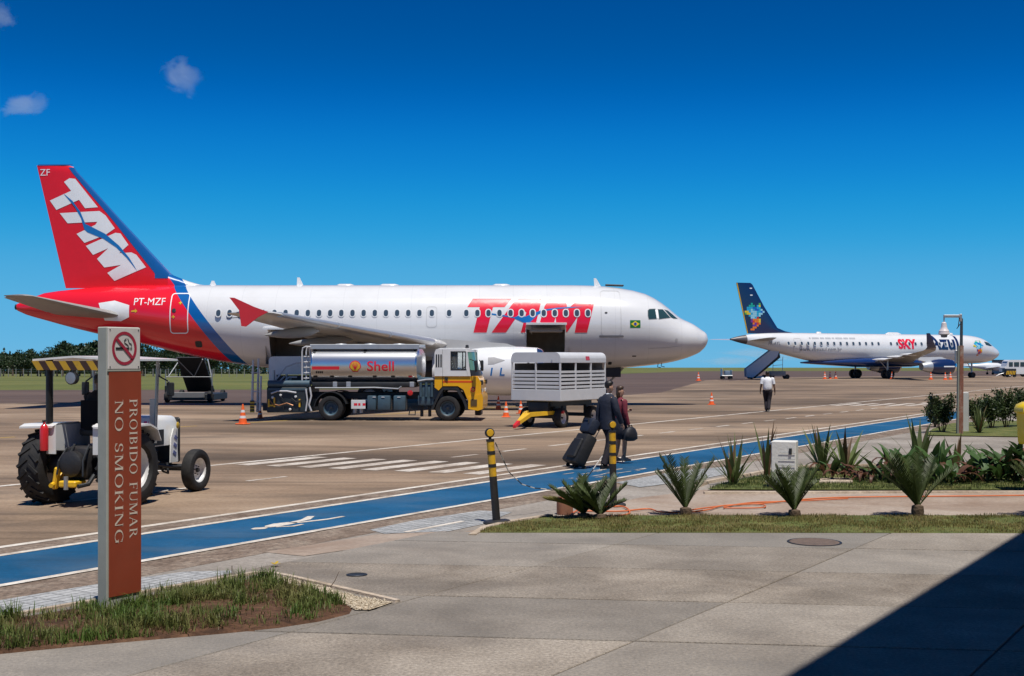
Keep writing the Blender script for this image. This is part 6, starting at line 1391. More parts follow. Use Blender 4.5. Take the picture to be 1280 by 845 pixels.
for k, (px, py, H, W, lb) in enumerate(((1178, 541, 1.15, .75, 'bushy shrub standing left of the brown lamp post'), (1240, 536, 1.2, .7, 'HEDGE'), (1258, 535, 1.25, .75, 'HEDGE'), (1277, 534, 1.3, .8, 'HEDGE'), (1297, 534, 1.3, .8, 'HEDGE'), (1168, 534, .9, .5, 'thin low shrub reaching over the end of the blue walkway'), (1222, 533, .95, .6, 'low shrub directly behind the utility box'))):
    shrub(G(px, py), H, W, 1700, 70 + k, {1: 'hedge shrub nearest the utility box behind the sword plant', 2: 'second hedge shrub along from the utility box', 3: 'third hedge shrub along from the utility box', 4: 'fourth and last hedge shrub along from the utility box'}.get(k, lb))

# ---- lawns, beds, blades
def inside(p, poly):
    c = False; n = len(poly)
    for i in range(n):
        a, b = poly[i], poly[(i + 1) % n]
        if (a.y > p.y) != (b.y > p.y) and p.x < (b.x - a.x) * (p.y - a.y) / (b.y - a.y) + a.x: c = not c
    return c
def blades(name, poly, n, h, w, m, seed, z, label=None, clump=0, lean=.5):
    r = random.Random(seed); vs = []; fs = []; x0, x1 = min(p.x for p in poly), max(p.x for p in poly); y0, y1 = min(p.y for p in poly), max(p.y for p in poly); k = 0; cl = []
    if clump: 
        while len(cl) < clump:
            p = Vector((r.uniform(x0, x1), r.uniform(y0, y1), 0))
            if inside(p, poly): cl.append((p, .5 + .9 * r.random()))
    tries = 0
    while k < n and tries < n * 8:
        tries += 1
        if cl: q, hs = r.choice(cl); p = q + Vector((r.gauss(0, .045), r.gauss(0, .045), 0))
        else: p = Vector((r.uniform(x0, x1), r.uniform(y0, y1), 0)); hs = 1
        if not inside(p, poly): continue
        nz = noise.noise(p * 1.7) + .5 * noise.noise(p * 5.1)
        if nz < -.12 and r.random() < .75: continue
        hs = hs * (1 + .55 * nz); k += 1; a = r.uniform(0, 6.28); d = Vector((math.cos(a), math.sin(a), 0)); s_ = Vector((-d.y, d.x, 0)); hh = h * hs * (.5 + .8 * r.random()); ln = lean * r.random(); o = len(vs); p.z = z
        vs += [p - s_ * w, p + s_ * w, p + d * hh * ln * .4 + Vector((0, 0, hh * .6)) + s_ * w * .7, p + d * hh * ln * .4 + Vector((0, 0, hh * .6)) - s_ * w * .7, p + d * hh * ln + Vector((0, 0, hh * (1 - .35 * ln)))]
        fs += [(o, o + 1, o + 2, o + 3), (o + 3, o + 2, o + 4)]
    me = bpy.data.meshes.new(name); me.from_pydata(vs, [], fs); me.materials.append(m); ob = link(name, me); tag(ob, label or 'short green and straw coloured grass', 'grass', kind='stuff'); return ob
lawn1 = [G(*p) for p in ((598, 669), (612, 661), (640, 656), (688, 648), (760, 647), (900, 647), (1100, 647), (1420, 647), (1420, 670), (900, 669))]
poly_sheet('lawn', lawn1, .034, TURF, None, 'structure')
LAWNB = leafmat('lawn_blade', (.19, .165, .052), .4, .3, .1, col2=(.33, .26, .11))
blades('lawn_grass', lawn1, 26000, .035, .0035, LAWNB, 3, .034, 'short dry lawn grass on the strip under the cycads')
lawn2 = [G(*p) for p in ((884, 613.5), (905, 605), (940, 598), (968, 591), (1010, 586.5), (1100, 585), (1420, 585), (1420, 614), (1100, 614), (960, 614))]
poly_sheet('lawn', lawn2, .030, TURF, None, 'structure'); blades('bed_grass', lawn2, 22000, .05, .004, leafmat('bed_blade', (.07, .11, .025), .4, .3, .1, col2=(.13, .13, .05)), 4, .03, 'green grass between the plants of the bed')
lawn3 = [G(*p) for p in ((1155, 545), (1166, 537), (1190, 530), (1240, 527), (1420, 527), (1420, 545), (1280, 547))]
poly_sheet('lawn', lawn3, .03, TURF, None, 'structure')
# kerbs round the bed tips
def kerb(name, pix, w, h, m=KERB, z=0.0):
    P = [G(*p) for p in pix]; vs = []; n = len(P)
    for i, p in enumerate(P):
        d = (P[min(i + 1, n - 1)] - P[max(i - 1, 0)]).normalized(); s_ = Vector((-d.y, d.x, 0)) * w / 2
        vs += [(p - s_)[:2] + (z,), (p - s_ * .85)[:2] + (z + h,), (p + s_ * .85)[:2] + (z + h,), (p + s_)[:2] + (z,)]
    fs = []
    for i in range(n - 1):
        for k in range(3): fs.append((4 * i + k, 4 * i + k + 1, 4 * i + 5 + k, 4 * i + 4 + k))
    fs += [(0, 1, 2, 3), (4 * n - 4, 4 * n - 1, 4 * n - 2, 4 * n - 3)]
    return tag(MB().add(vs, fs).build(name, m, None, 0), kind='structure')
kerb('kerb', [(862, 612), (884, 604), (905, 600), (940, 594), (966, 588.5), (1012, 584), (1110, 582.5), (1400, 582.5)], .13, .05)
kerb('kerb', [(880, 617.5), (1000, 617), (1200, 616.5), (1400, 616.5)], .12, .04)
kerb('kerb', [(590, 672), (606, 662), (636, 655), (688, 646.5)], .11, .045)
px_sheet('stepping_slab', [(1024, 602), (1066, 602), (1064, 597), (1026, 597)], .06, KERB, None, 'structure', .06)
# foreground bed: soil, kerb, gravel, grass
bedz = .05
bed = [G(*p) for p in ((-90, 800), (0, 781), (128, 760), (240, 740), (318, 727), (345, 728), (400, 741), (445, 762), (440, 772), (400, 782), (350, 790), (280, 797), (200, 804), (100, 813), (0, 823), (-90, 832))]
mb = MB(); cen = sum(bed, Vector()) / len(bed); n = len(bed)
ringsb = []
for f_, z in ((1.0, .02), (.97, .045), (.8, .06), (.5, .075)): ringsb.append([tuple((cen + (p - cen) * f_)[:2]) + (z + random.uniform(-.004, .004),) for p in bed])
mb.loft(ringsb, cap=False); mb.add(ringsb[-1], [tuple(range(n))]); tag(mb.build('planting_bed', SOIL, None, 60), kind='structure')
kerb('kerb', [(-90, 796), (0, 777), (60, 766.5), (128, 754.5), (240, 734.5), (290, 726), (318, 721), (335, 720.5), (360, 725), (420, 739), (497, 757)], .07, .055)
blades('bed_grass', [cen + (p - cen) * .95 for p in bed], 8200, .115, .005, BLADE, 8, .05, 'scraggly tufts of long green grass in the planting bed', clump=330, lean=.9)
blades('bed_grass', [cen + (p - cen) * .95 for p in bed], 3500, .06, .003, leafmat('dry_blade', (.14, .13, .05), .4, .3, .1, col2=(.10, .05, .025)), 9, .05, 'short dry grass and litter on the red soil of the planting bed', lean=1.4)
grav = [G(*p) for p in ((300, 733), (322, 724), (345, 725), (400, 738), (450, 752), (492, 758), (462, 768), (444, 768), (400, 746), (345, 732))]
poly_sheet('gravel_bed', grav, .042, ground_mat('pale_gravel', (.30, .23, .15), (.45, .37, .27), (.55, .48, .38), 6, fine=.4, bump=.8), None, 'structure')
r = random.Random(2); mb = MB(); k = 0
while k < 900:
    p = Vector((r.uniform(-2.6, -.9), r.uniform(10.8, 12.9), .043))
    if inside(p, grav):
        k += 1; s_ = r.uniform(.006, .016); mb.box(p + Vector((0, 0, s_ * .4)), (s_ * 1.4, s_, s_ * .8), (r.random(), r.random(), r.random() * 3))
tag(mb.build('gravel', mat('gravel_stone', (.48, .41, .31), .85, var=.35, vs=40), None, 0), 'pale gravel stones spilled at the tip of the planting bed', 'gravel', kind='stuff')
# fallen flower and twigs
fw = empty('fallen_flower', G(344, 712) + Vector((0, 0, .035)), 0, 'small yellow fallen flower lying on the concrete near the bed corner', 'flower')
YP = leafmat('petal_yellow', (.62, .42, .03), .2, .3, 0)
for k in range(5):
    a = 2 * math.pi * k / 5; d = Vector((math.cos(a), math.sin(a), .35 + .2 * (k % 2))); s_ = Vector((-d.y, d.x, 0)); MB().add([(0, 0, .02), d * .035 + s_ * .02 + Vector((0, 0, .02)), d * .065 + Vector((0, 0, .015)), d * .035 - s_ * .02 + Vector((0, 0, .02))], [(0, 1, 2, 3)]).build('petal', YP, fw, 0)
tw = G(412, 739); tag(MB().tube([tw + Vector((0, 0, .03)), tw + Vector((.05, .02, .10)), tw + Vector((.09, .03, .19))], [.005, .004, .002], 5).build('twig', BARK, None), 'thin bare twig sticking up from the gravel by the bed', 'twig')
tw = G(290, 724); tag(MB().tube([tw + Vector((0, 0, .02)), tw + Vector((.0, .0, .14))], [.005, .004], 5).build('stake', BARK, None), 'short dark stake standing at the kerb of the planting bed', 'stake')
# shaded dead fronds scattered under cycads
# ================================================================ people
def skin_mesh(name, pts, edges, mat_, parent, sub=2, root=0):
    """pts: (x,y,z,rx,ry); grown with Skin + Subdivision and baked to one mesh"""
    me = bpy.data.meshes.new(name); me.from_pydata([p[:3] for p in pts], edges, []); o = bpy.data.objects.new(name, me); COL.objects.link(o)
    sk = o.modifiers.new('skin', 'SKIN'); sk.use_smooth_shade = True; sk.branch_smoothing = .6
    for i, p in enumerate(pts): 
        v = me.skin_vertices[0].data[i]; v.radius = (p[3], p[4] if len(p) > 4 else p[3]); v.use_root = (i == root)
    sb = o.modifiers.new('sub', 'SUBSURF'); sb.levels = sub; sb.render_levels = sub
    dg = bpy.context.evaluated_depsgraph_get(); ev = o.evaluated_get(dg); nm = bpy.data.meshes.new_from_object(ev)
    bpy.data.objects.remove(o); nm.name = name; nm.materials.clear(); nm.materials.append(mat_); nm.shade_smooth()
    return link(name, nm, parent)
def chain(pts, start): return [(start + i, start + i + 1) for i in range(len(pts) - 1)]
def join_into(o, mb):
    bm = bmesh.new(); bm.from_mesh(o.data); me = mb.mesh('x', 60); bm.from_mesh(me); bm.to_mesh(o.data); bm.free(); o.data.shade_smooth()
class Fig:
    """figure facing local +x; left is +y"""
    def __init__(s, name, loc, face, label, skin, H=1.78):
        s.root = empty(name, loc, face, label, 'person'); s.k = H / 1.78; s.skin = skin
        s.root.scale = (s.k,) * 3
    def limbs(s, parts, name, m, sub=2):
        pts = []; ed = []
        for ch in parts:
            off = len(pts)
            for i, p in enumerate(ch):
                if i == 0 and isinstance(p, int): continue
                pts.append(p)
            if isinstance(ch[0], int): ed.append((ch[0], off)); ed += [(off + i, off + i + 1) for i in range(len(ch) - 2)]
            else: ed += [(off + i, off + i + 1) for i in range(len(ch) - 1)]
        return skin_mesh(name, pts, ed, m, s.root, sub)
def hand_chain(w, d, up, side, s=1.0):
    """palm and five fingers continuing from the wrist w along d; side = thumb direction"""
    w = Vector(w); d = Vector(d).normalized(); sd = Vector(side).normalized(); cu = Vector(up).normalized()
    return w, d, cu, sd
def build_person(name, loc, face, label, skin, H, pelvis, chest, neck, head_dir, arms, legs, hairm, hair_long=False):
    """joint positions in metres for a 1.78 m figure; arms/legs: dict L/R of joint lists; returns Fig"""
    f = Fig(name, loc, face, label, skin, H)
    P = lambda v, *r: tuple(v) + tuple(r)
    pts = [P(pelvis, .13, .15), P((pelvis[0] * .6 + chest[0] * .4, pelvis[1], (pelvis[2] + chest[2]) / 2 - .02), .115, .135), P(chest, .125, .155), P((neck[0], neck[1], neck[2] - .07), .075, .10), P(neck, .055, .055)]
    ed = [(0, 1), (1, 2), (2, 3), (3, 4)]
    hd = Vector((math.cos(head_dir), math.sin(head_dir), 0)); n = Vector(neck)
    hp = [n + hd * .025 + Vector((0, 0, .085)), n + hd * .022 + Vector((0, 0, .15)), n + hd * .005 + Vector((0, 0, .215))]
    i0 = len(pts); pts += [P(hp[0], .062, .066), P(hp[1], .078, .086), P(hp[2], .068, .074)]; ed += [(4, i0), (i0, i0 + 1), (i0 + 1, i0 + 2)]
    for sd in 'LR':
        a = arms[sd]; i = len(pts); rad = (.058, .046, .040, .029)
        pts += [P(q, r_) for q, r_ in zip(a, rad)]; ed += [(3, i)] + [(i + k, i + k + 1) for k in range(len(a) - 1)]
        w = Vector(a[-1]); d = (w - Vector(a[-2])).normalized(); j = len(pts)
        pm = w + d * .075; pts.append(P(pm, .026, .036)); ed.append((i + len(a) - 1, j))
        sg = 1 if sd == 'L' else -1
        perp = d.cross(Vector((0, sg, 0))); perp = perp.normalized() if perp.length > .1 else Vector((1, 0, 0))
        inw = d.cross(perp).normalized()
        if inw.y * sg > 0: inw = -inw
        for q, (o, L) in enumerate(((-.030, .058), (-.010, .070), (.010, .074), (.030, .066))):
            b = pm + perp * o * .8 + d * .03; m1 = b + d * L * .5 + inw * .010; m2 = b + d * L * .75 + inw * .035; kx = len(pts)
            pts += [P(b, .011), P(m1, .010), P(m2, .008)]; ed += [(j, kx), (kx, kx + 1), (kx + 1, kx + 2)]
        kx = len(pts); b = w + d * .035 + perp * .035; pts += [P(b, .012), P(b + d * .04 + perp * .018 + inw * .015, .010)]; ed += [(j, kx), (kx, kx + 1)]
    for sd in 'LR':
        a = legs[sd]; i = len(pts); rad = (.085, .072, .058, .052, .036)
        pts += [P(q, r_) for q, r_ in zip(a, rad)]; ed += [(0, i)] + [(i + k, i + k + 1) for k in range(len(a) - 1)]
        t = Vector(a[-1]) + Vector((.13, 0, -.035)); pts.append(P(t, .028, .038)); ed.append((i + len(a) - 1, len(pts) - 1))
    body = skin_mesh('body', pts, ed, skin, f.root, 2)
    # face: nose, ears, brows and mouth joined into the body surface
    sdv = Vector((-hd.y, hd.x, 0)); mb = MB(); c = hp[1]
    mb.loft([[c + hd * .074 + Vector((0, 0, .012)) + sdv * x for x in (-.006, .006)], [c + hd * .098 + Vector((0, 0, -.022)) + sdv * x for x in (-.012, .012)], [c + hd * .072 + Vector((0, 0, -.034)) + sdv * x for x in (-.015, .015)]], cap=False, closed=False)
    for sg in (-1, 1): mb.lathe([(.004, 0), (.026, .004), (.024, .014), (.008, .018)], c + sdv * sg * .078 - hd * .005 + Vector((0, 0, -.008)), sdv * sg, 10)
    join_into(body, mb)
    EYE = mat('eye_dark', (.03, .02, .018), .3); LIP = mat('lip', (.30, .09, .08), .5)
    for sg in (-1, 1): MB().lathe([(.011, 0), (.006, .006)], c + hd * .070 + sdv * sg * .03 + Vector((0, 0, .012)), hd, 8).build('eye', EYE, body)
    MB().box(c + hd * .072 + Vector((0, 0, -.052)), (.012, .042, .010), (0, 0, math.atan2(hd.y, hd.x)), .003).build('mouth', LIP, body)
    # hair cap
    hm = MB(); rings = []
    for z_, rr, fwd in ((-.02, .072, -.022), (.03, .094, -.016), (.075, .097, -.012), (.105, .085, -.010), (.128, .05, -.008), (.134, .01, -.008)):
        rings.append([c + Vector((0, 0, z_)) + hd * (fwd + rr * math.cos(t) * (1.0 if math.cos(t) < .2 else (.35 if z_ < .05 else .9))) + sdv * rr * .93 * math.sin(t) for t in [2 * math.pi * k / 18 for k in range(18)]])
    hm.loft(rings)
    if hair_long: hm.loft([[c + Vector((0, 0, z_)) + hd * (-.05 + rr * .6 * math.cos(t)) + sdv * rr * math.sin(t) for t in [2 * math.pi * k / 14 for k in range(14)]] for z_, rr in ((.05, .09), (-.04, .098), (-.12, .09), (-.17, .05))])
    hm.build('hair', hairm, f.root, 60)
    return f, body
HAIRD = mat('hair_dark', (.012, .009, .008), .5, var=.3); HAIRB = mat('hair_brown', (.06, .032, .018), .5, var=.3)
SUIT = mat('navy_suit', (.010, .014, .030), .8, var=.25, vs=9, bump=.5, bs=14); TROU = mat('dark_trousers', (.016, .012, .018), .85, var=.25, bump=.5, bs=12)
SHIRT = mat('white_shirt', (.74, .75, .78), .75, var=.06, bump=.5, bs=10); MAROON = mat('maroon_knit', (.15, .014, .030), .8, var=.2, bump=.4, bs=14)
SHOE = mat('black_leather', (.012, .011, .011), .35, var=.2); HEEL = mat('beige_leather', (.45, .27, .20), .4)
def garment(f, name, torso, limbs, m):
    """torso: (x, rx, ry, z) ellipses from hem to neck; limbs: joint lists with radii, rounded at the top end"""
    mb = MB(); mb.loft([[(x + rx * math.cos(t), ry * math.copysign(abs(math.sin(t)) ** .85, math.sin(t)), z + .006 * math.sin(3 * t + 9 * z)) for t in [2 * math.pi * k / 26 for k in range(26)]] for x, rx, ry, z in torso])
    for ch in limbs:
        P = [Vector(p) for p, r in ch]; Rr = [r for p, r in ch]; d = (P[0] - P[1]).normalized()
        P = [P[0] + d * Rr[0] * .75, P[0] + d * Rr[0] * .5] + P; Rr = [Rr[0] * .25, Rr[0] * .75] + Rr
        Q = []; RR = []
        for i in range(len(P) - 1):
            for k in range(3):
                u = k / 3; Q.append(P[i].lerp(P[i + 1], u)); RR.append(Rr[i] + (Rr[i + 1] - Rr[i]) * u + .003 * math.sin(17 * (i + u)))
        Q.append(P[-1]); RR.append(Rr[-1]); mb.tube(Q, RR, 14)
    return mb.build(name, m, f.root, 70)
def sleeves(arms, rad, stop=.88):
    o = []
    for k in 'LR':
        a = [Vector(q) for q in arms[k]]; a[3] = a[2].lerp(a[3], stop); o.append([(tuple(a[i]), rad[i]) for i in range(4)])
    return o
def shoes(f, legs, m, heel=0):
    for sd in 'LR':
        a = Vector(legs[sd][-1]); mb = MB()
        mb.loft([[(a.x + dx, a.y + w * math.cos(t), (a.z - .085 if a.z > .3 else max(a.z - .085, 0)) + h * max(0, .35 + .65 * math.sin(t)) + heel * (1 if dx < .02 else .15)) for t in [2 * math.pi * k / 12 for k in range(12)]] for dx, w, h in ((-.075, .025, .07), (-.05, .04, .10), (.02, .042, .10), (.10, .05, .065), (.17, .045, .05), (.20, .02, .035))])
        if heel: mb.cyl((a.x - .05, a.y, (a.z - .085 if a.z > .3 else max(a.z - .085, 0)) + .0), (a.x - .05, a.y, (a.z - .085 if a.z > .3 else max(a.z - .085, 0)) + heel + .02), .012, .02, 8)
        mb.build('shoe', m, f.root, 50)
# ---- uniformed man pulling a case
aP = R(36)
legsP = {'L': [(0, .10, .92), (.12, .10, .70), (.16, .10, .50), (.10, .10, .28), (.06, .10, .085)], 'R': [(0, -.10, .92), (-.02, -.10, .70), (-.05, -.10, .50), (-.12, -.10, .28), (-.20, -.10, .10)]}
armsP = {'L': [(0, .175, 1.40), (-.05, .22, 1.17), (-.06, .235, 1.03), (-.08, .22, .90)], 'R': [(.0, -.175, 1.40), (.02, -.25, 1.17), (.10, -.25, 1.02), (.16, -.24, .92)]}
fP, bP = build_person('person', G(760, 585.5), aP, 'man in dark navy suit and white collar pulling a black case', SKIN_L, 1.82, (0, 0, .95), (.02, 0, 1.30), (.02, 0, 1.50), -.5, armsP, legsP, HAIRD)
garment(fP, 'jacket', [(-.02, .15, .185, .80), (-.02, .152, .19, .90), (-.01, .135, .17, 1.08), (.0, .14, .18, 1.22), (.01, .145, .20, 1.35), (.01, .12, .195, 1.425), (.015, .085, .12, 1.485), (.02, .065, .075, 1.51)], sleeves(armsP, (.078, .066, .058, .050)), SUIT)
MB().lathe([(.072, 0), (.068, .05), (.060, .065)], (.02, 0, 1.455), (.12, 0, 1), 18).build('shirt_collar', SHIRT, fP.root)
garment(fP, 'trousers', [(0, .12, .15, .84), (0, .135, .165, .92), (0, .13, .155, 1.02)], [[(tuple(p), r_) for p, r_ in zip(legsP[k], (.105, .095, .082, .074, .068))] for k in 'LR'], TROU)
shoes(fP, legsP, SHOE)
# ---- woman in maroon top and dark skirt, face turned to the camera side
legsW = {'L': [(0, .09, .92), (.04, .09, .70), (.05, .08, .50), (.0, .08, .28), (-.04, .08, .13)], 'R': [(0, -.09, .92), (.06, -.09, .70), (.10, -.08, .50), (.08, -.08, .28), (.08, -.08, .13)]}
armsW = {'L': [(0, .18, 1.42), (.05, .22, 1.18), (.18, .18, 1.10), (.30, .12, 1.16)], 'R': [(0, -.18, 1.42), (-.02, -.22, 1.17), (.02, -.24, 1.02), (.06, -.25, .88)]}
fW, bW = build_person('person', G(774, 579.5), math.atan2(D_.y, D_.x) - .35, 'woman in maroon top and dark skirt carrying a black bag', SKIN_L, 1.70, (0, 0, .95), (.02, 0, 1.30), (.02, 0, 1.49), -1.0, armsW, legsW, HAIRB, True)
garment(fW, 'maroon_top', [(0, .135, .165, .92), (0, .125, .15, 1.06), (.01, .125, .145, 1.16), (.02, .15, .17, 1.30), (.015, .12, .175, 1.40), (.02, .08, .11, 1.455), (.02, .062, .07, 1.50)], sleeves(armsW, (.064, .056, .050, .044)), MAROON)
MB().loft([[(x + rx * math.cos(t), ry * math.sin(t), z) for t in [2 * math.pi * k / 24 for k in range(24)]] for x, rx, ry, z in ((0, .13, .15, 1.04), (0, .16, .19, .92), (.02, .175, .20, .75), (.04, .18, .195, .56), (.04, .17, .185, .555))]).build('skirt', SUIT, fW.root, 60)
shoes(fW, legsW, HEEL, .05)
hw = fW.root.matrix_world @ Vector((.10, -.27, .80)); hb = empty('hand_bag', (hw.x, hw.y, .52), math.atan2(D_.y, D_.x) - .35, 'soft black bag hanging from the hand of the woman in maroon', 'bag')
MB().loft([[(rx * math.cos(t), ry * math.sin(t), z) for t in [2 * math.pi * k / 16 for k in range(16)]] for rx, ry, z in ((.10, .05, -.02), (.19, .09, .02), (.18, .10, .14), (.13, .07, .24), (.05, .03, .29))]).build('bag_body', mat('black_nylon', (.010, .011, .018), .6, var=.3, bump=.6, bs=8), hb, 60); MB().tube([(-.06, 0, .25), (-.03, 0, .32), (.03, 0, .32), (.06, 0, .25)], .012, 6).build('strap', SHOE, hb)
# ---- trolley cases
NYL = mat('case_nylon', (.010, .010, .012), .65, var=.3, bump=.5, bs=10); NYB = mat('case_navy', (.010, .016, .035), .6, var=.3, bump=.5, bs=10)
bpy.context.view_layer.update()
hand = fP.root.matrix_world @ Vector((-.10, .20, .79))
base = G(724, 586)
case = empty('trolley_case', base, 0, 'large black wheeled suitcase tilted and pulled by the man in navy', 'suitcase')
dv = Vector((hand.x - base.x, hand.y - base.y, 0)); yw = math.atan2(dv.y, dv.x); tl = math.atan2(dv.length, hand.z)
case.rotation_euler = Euler((0, tl, yw), 'XYZ')
MB().box((-.15, 0, .37), (.27, .46, .66), None, .05).build('case_body', NYL, case); MB().box((-.30, 0, .34), (.07, .34, .44), None, .03).build('front_pocket', NYL, case)
Lh = math.hypot(dv.length, hand.z)
for sy in (-.10, .10): MB().cyl((-.03, sy, .60), (-.01, sy, Lh - .02), .009, None, 6).build('handle_tube', STEEL, case)
MB().box((-.01, 0, Lh), (.03, .24, .03), None, .01).build('handle_grip', DARK, case)
for sy in (-.17, .17): MB().cyl((.0, sy - .02, .04), (.0, sy + .02, .04), .045, None, 14).build('wheel', BLACK, case)
ub = empty('flight_bag', Matrix.Translation(base) @ case.rotation_euler.to_matrix().to_4x4() @ Vector((-.20, 0, .70)), 0, 'navy flight bag riding on top of the tilted trolley suitcase', 'bag'); ub.rotation_euler = case.rotation_euler
MB().box((.0, 0, .18), (.24, .40, .34), None, .07).build('bag_body', NYB, ub); MB().tube([(-.13, -.12, .2), (-.15, -.10, .30), (-.15, .10, .30), (-.13, .12, .2)], .012, 6).build('strap', NYL, ub)
c2 = empty('trolley_case', base - N_ * .42 + D_ * .35, 0, 'smaller black wheeled case on the far side of the large suitcase', 'suitcase'); c2.rotation_euler = Euler((0, R(35), yw), 'XYZ')
MB().box((-.10, 0, .30), (.20, .34, .50), None, .05).build('case_body', NYL, c2); MB().cyl((-.02, 0, .55), (-.02, 0, .92), .012, None, 6).build('handle_tube', STEEL, c2)
for sy in (-.13, .13): MB().cyl((.0, sy - .02, .04), (.0, sy + .02, .04), .04, None, 12).build('wheel', BLACK, c2)
# ---- man in white shirt walking away
legsS = {'L': [(0, .10, .92), (.08, .09, .70), (.10, .07, .50), (.02, .06, .28), (-.02, .05, .085)], 'R': [(0, -.10, .92), (.02, -.09, .70), (.0, -.07, .50), (-.10, -.05, .30), (-.18, -.04, .13)]}
armsS = {'L': [(0, .20, 1.44), (-.04, .27, 1.17), (.0, .30, 1.02), (.08, .31, .90)], 'R': [(0, -.20, 1.44), (.0, -.27, 1.17), (-.02, -.30, 1.02), (.02, -.31, .88)]}
fS, bS = build_person('person', G(959.5, 514.5), R(80), 'man in white short-sleeved shirt and dark trousers walking across the apron', SKIN_D, 1.74, (0, 0, .95), (.02, 0, 1.30), (.02, 0, 1.50), .1, armsS, legsS, HAIRD)
garment(fS, 'shirt', [(-.01, .14, .175, .95), (-.01, .16, .195, 1.0), (-.01, .155, .19, 1.12), (.0, .15, .19, 1.24), (.01, .155, .21, 1.36), (.01, .13, .205, 1.43), (.015, .085, .12, 1.485), (.02, .066, .076, 1.52)], [[(armsS[k][0], .088), (tuple(Vector(armsS[k][0]).lerp(Vector(armsS[k][1]), .45)), .084), (tuple(Vector(armsS[k][0]).lerp(Vector(armsS[k][1]), .85)), .080)] for k in 'LR'], SHIRT)
garment(fS, 'trousers', [(0, .12, .15, .84), (0, .14, .175, .92), (0, .135, .165, 1.02)], [[(tuple(p), r_) for p, r_ in zip(legsS[k], (.115, .102, .088, .080, .074))] for k in 'LR'], TROU)
shoes(fS, legsS, SHOE)

# ---- driver of the tow tractor, dressed in black, mostly hidden by the sign
legsD = {'L': [(0, .11, .92), (.22, .13, .94), (.40, .14, .92), (.44, .14, .66), (.46, .14, .46)], 'R': [(0, -.11, .92), (.22, -.13, .94), (.40, -.14, .92), (.44, -.14, .66), (.46, -.14, .46)]}
armsD = {'L': [(0, .18, 1.42), (.12, .22, 1.22), (.26, .18, 1.14), (.42, .12, 1.16)], 'R': [(0, -.18, 1.42), (.12, -.22, 1.22), (.26, -.18, 1.14), (.42, -.12, 1.16)]}
dp = Tr.matrix_world @ Vector((.24, 0, .30)); BLK = mat('black_overalls', (.011, .011, .013), .85, var=.3, bump=.5, bs=12)
fD, bD = build_person('person', dp, headA, 'driver in black work clothes seated on the white tow tractor', SKIN_D, 1.74, (0, 0, .95), (.0, 0, 1.30), (.03, 0, 1.50), 0, armsD, legsD, HAIRD)
garment(fD, 'work_jacket', [(-.02, .15, .18, .88), (-.02, .15, .185, 1.0), (-.02, .145, .18, 1.16), (.0, .15, .20, 1.34), (.01, .12, .195, 1.425), (.02, .085, .12, 1.475), (.03, .065, .075, 1.51)], sleeves(armsD, (.078, .066, .058, .050)), BLK)
garment(fD, 'work_trousers', [(-.02, .13, .17, .84), (0, .14, .175, .92), (0, .13, .165, 1.0)], [[(tuple(p), r_) for p, r_ in zip(legsD[k], (.105, .098, .088, .078, .07))] for k in 'LR'], BLK)
shoes(fD, legsD, SHOE)
# ================================================================ background
TREEL = leafmat('tree_leaf', (.020, .040, .014), .45, .12, .25, col2=(.034, .056, .016)); TBARK = mat('tree_bark', (.12, .09, .065), .9, var=.3)
def tree_kind(seed, H, W):
    r0 = random.Random(seed); lobes = []
    for k in range(11):
        a = r0.uniform(0, 6.28); rad = r0.random() ** .6 * W * .42; z = H * r0.uniform(.38, .92) * (1 - .25 * (rad / (W * .42))); lobes.append((Vector((rad * math.cos(a), rad * math.sin(a), z)), H * r0.uniform(.10, .19)))
    mb = MB(); mb.tube([(0, 0, -1), (.1, 0, H * .25), (.0, .1, H * .6)], [.32, .24, .10], 7)
    for c, s_ in lobes[:6]: mb.tube([(.05, 0, H * .3), (c * .6 + Vector((0, 0, H * .1))), c], [.12, .08, .03], 5)
    tm = mb.mesh('trunk', 40); tm.materials.append(TBARK)
    def fn(r):
        c, s_ = r.choice(lobes); d = Vector((r.gauss(0, 1), r.gauss(0, 1), r.gauss(0, .8))).normalized(); return c + d * s_ * (.55 + .55 * r.random() ** .5) * Vector((1.25, 1.25, .85)).length / 1.95
    fm = leaf_cloud(1500, fn, .62, seed + 9, .6); fm.materials.append(TREEL); return tm, fm
KINDS = [tree_kind(100, 10.5, 8), tree_kind(101, 9, 9), tree_kind(102, 12, 8.5), tree_kind(103, 8, 7)]
TLAB = ['broad dark tree in the woodland row behind the grass and fence', 'low spreading dark tree in the woodland row behind the grass and fence', 'tall uneven dark tree in the woodland row behind the grass and fence', 'small round dark tree in the woodland row behind the grass and fence']
def tree(px, Y, k, s_):
    tm, fm = KINDS[k]; x = (px - 640) * Y / F; o = empty('tree', (x, Y, tz(x, Y)), random.uniform(0, 6), TLAB[k], 'tree', 'trees behind the airfield fence (kind %d)' % k); o.scale = (s_, s_, s_); link('trunk', tm, o); link('crown', fm, o)
rt_ = random.Random(77)
for i, px in enumerate(range(-40, 262, 11)):
    # outline heights read from the photo: taller at 75..210
    h = pw([(-40, 9.5), (10, 9.6), (40, 9.2), (55, 8.2), (75, 10.8), (100, 12.6), (125, 12.0), (160, 12.0), (185, 10.5), (205, 11.0), (235, 9.5), (250, 9.0), (262, 7.5)])(px)
    k = rt_.choice((0, 1, 2, 3)); H0 = (10.5, 9, 12, 8)[k]; tree(px + rt_.uniform(-4, 4), 330 + rt_.uniform(0, 35), k, h / H0 * rt_.uniform(.78, .98))
    if i % 2 == 0: tree(px + rt_.uniform(-5, 5), 318 + rt_.uniform(-6, 6), 3, h / 8 * .62)
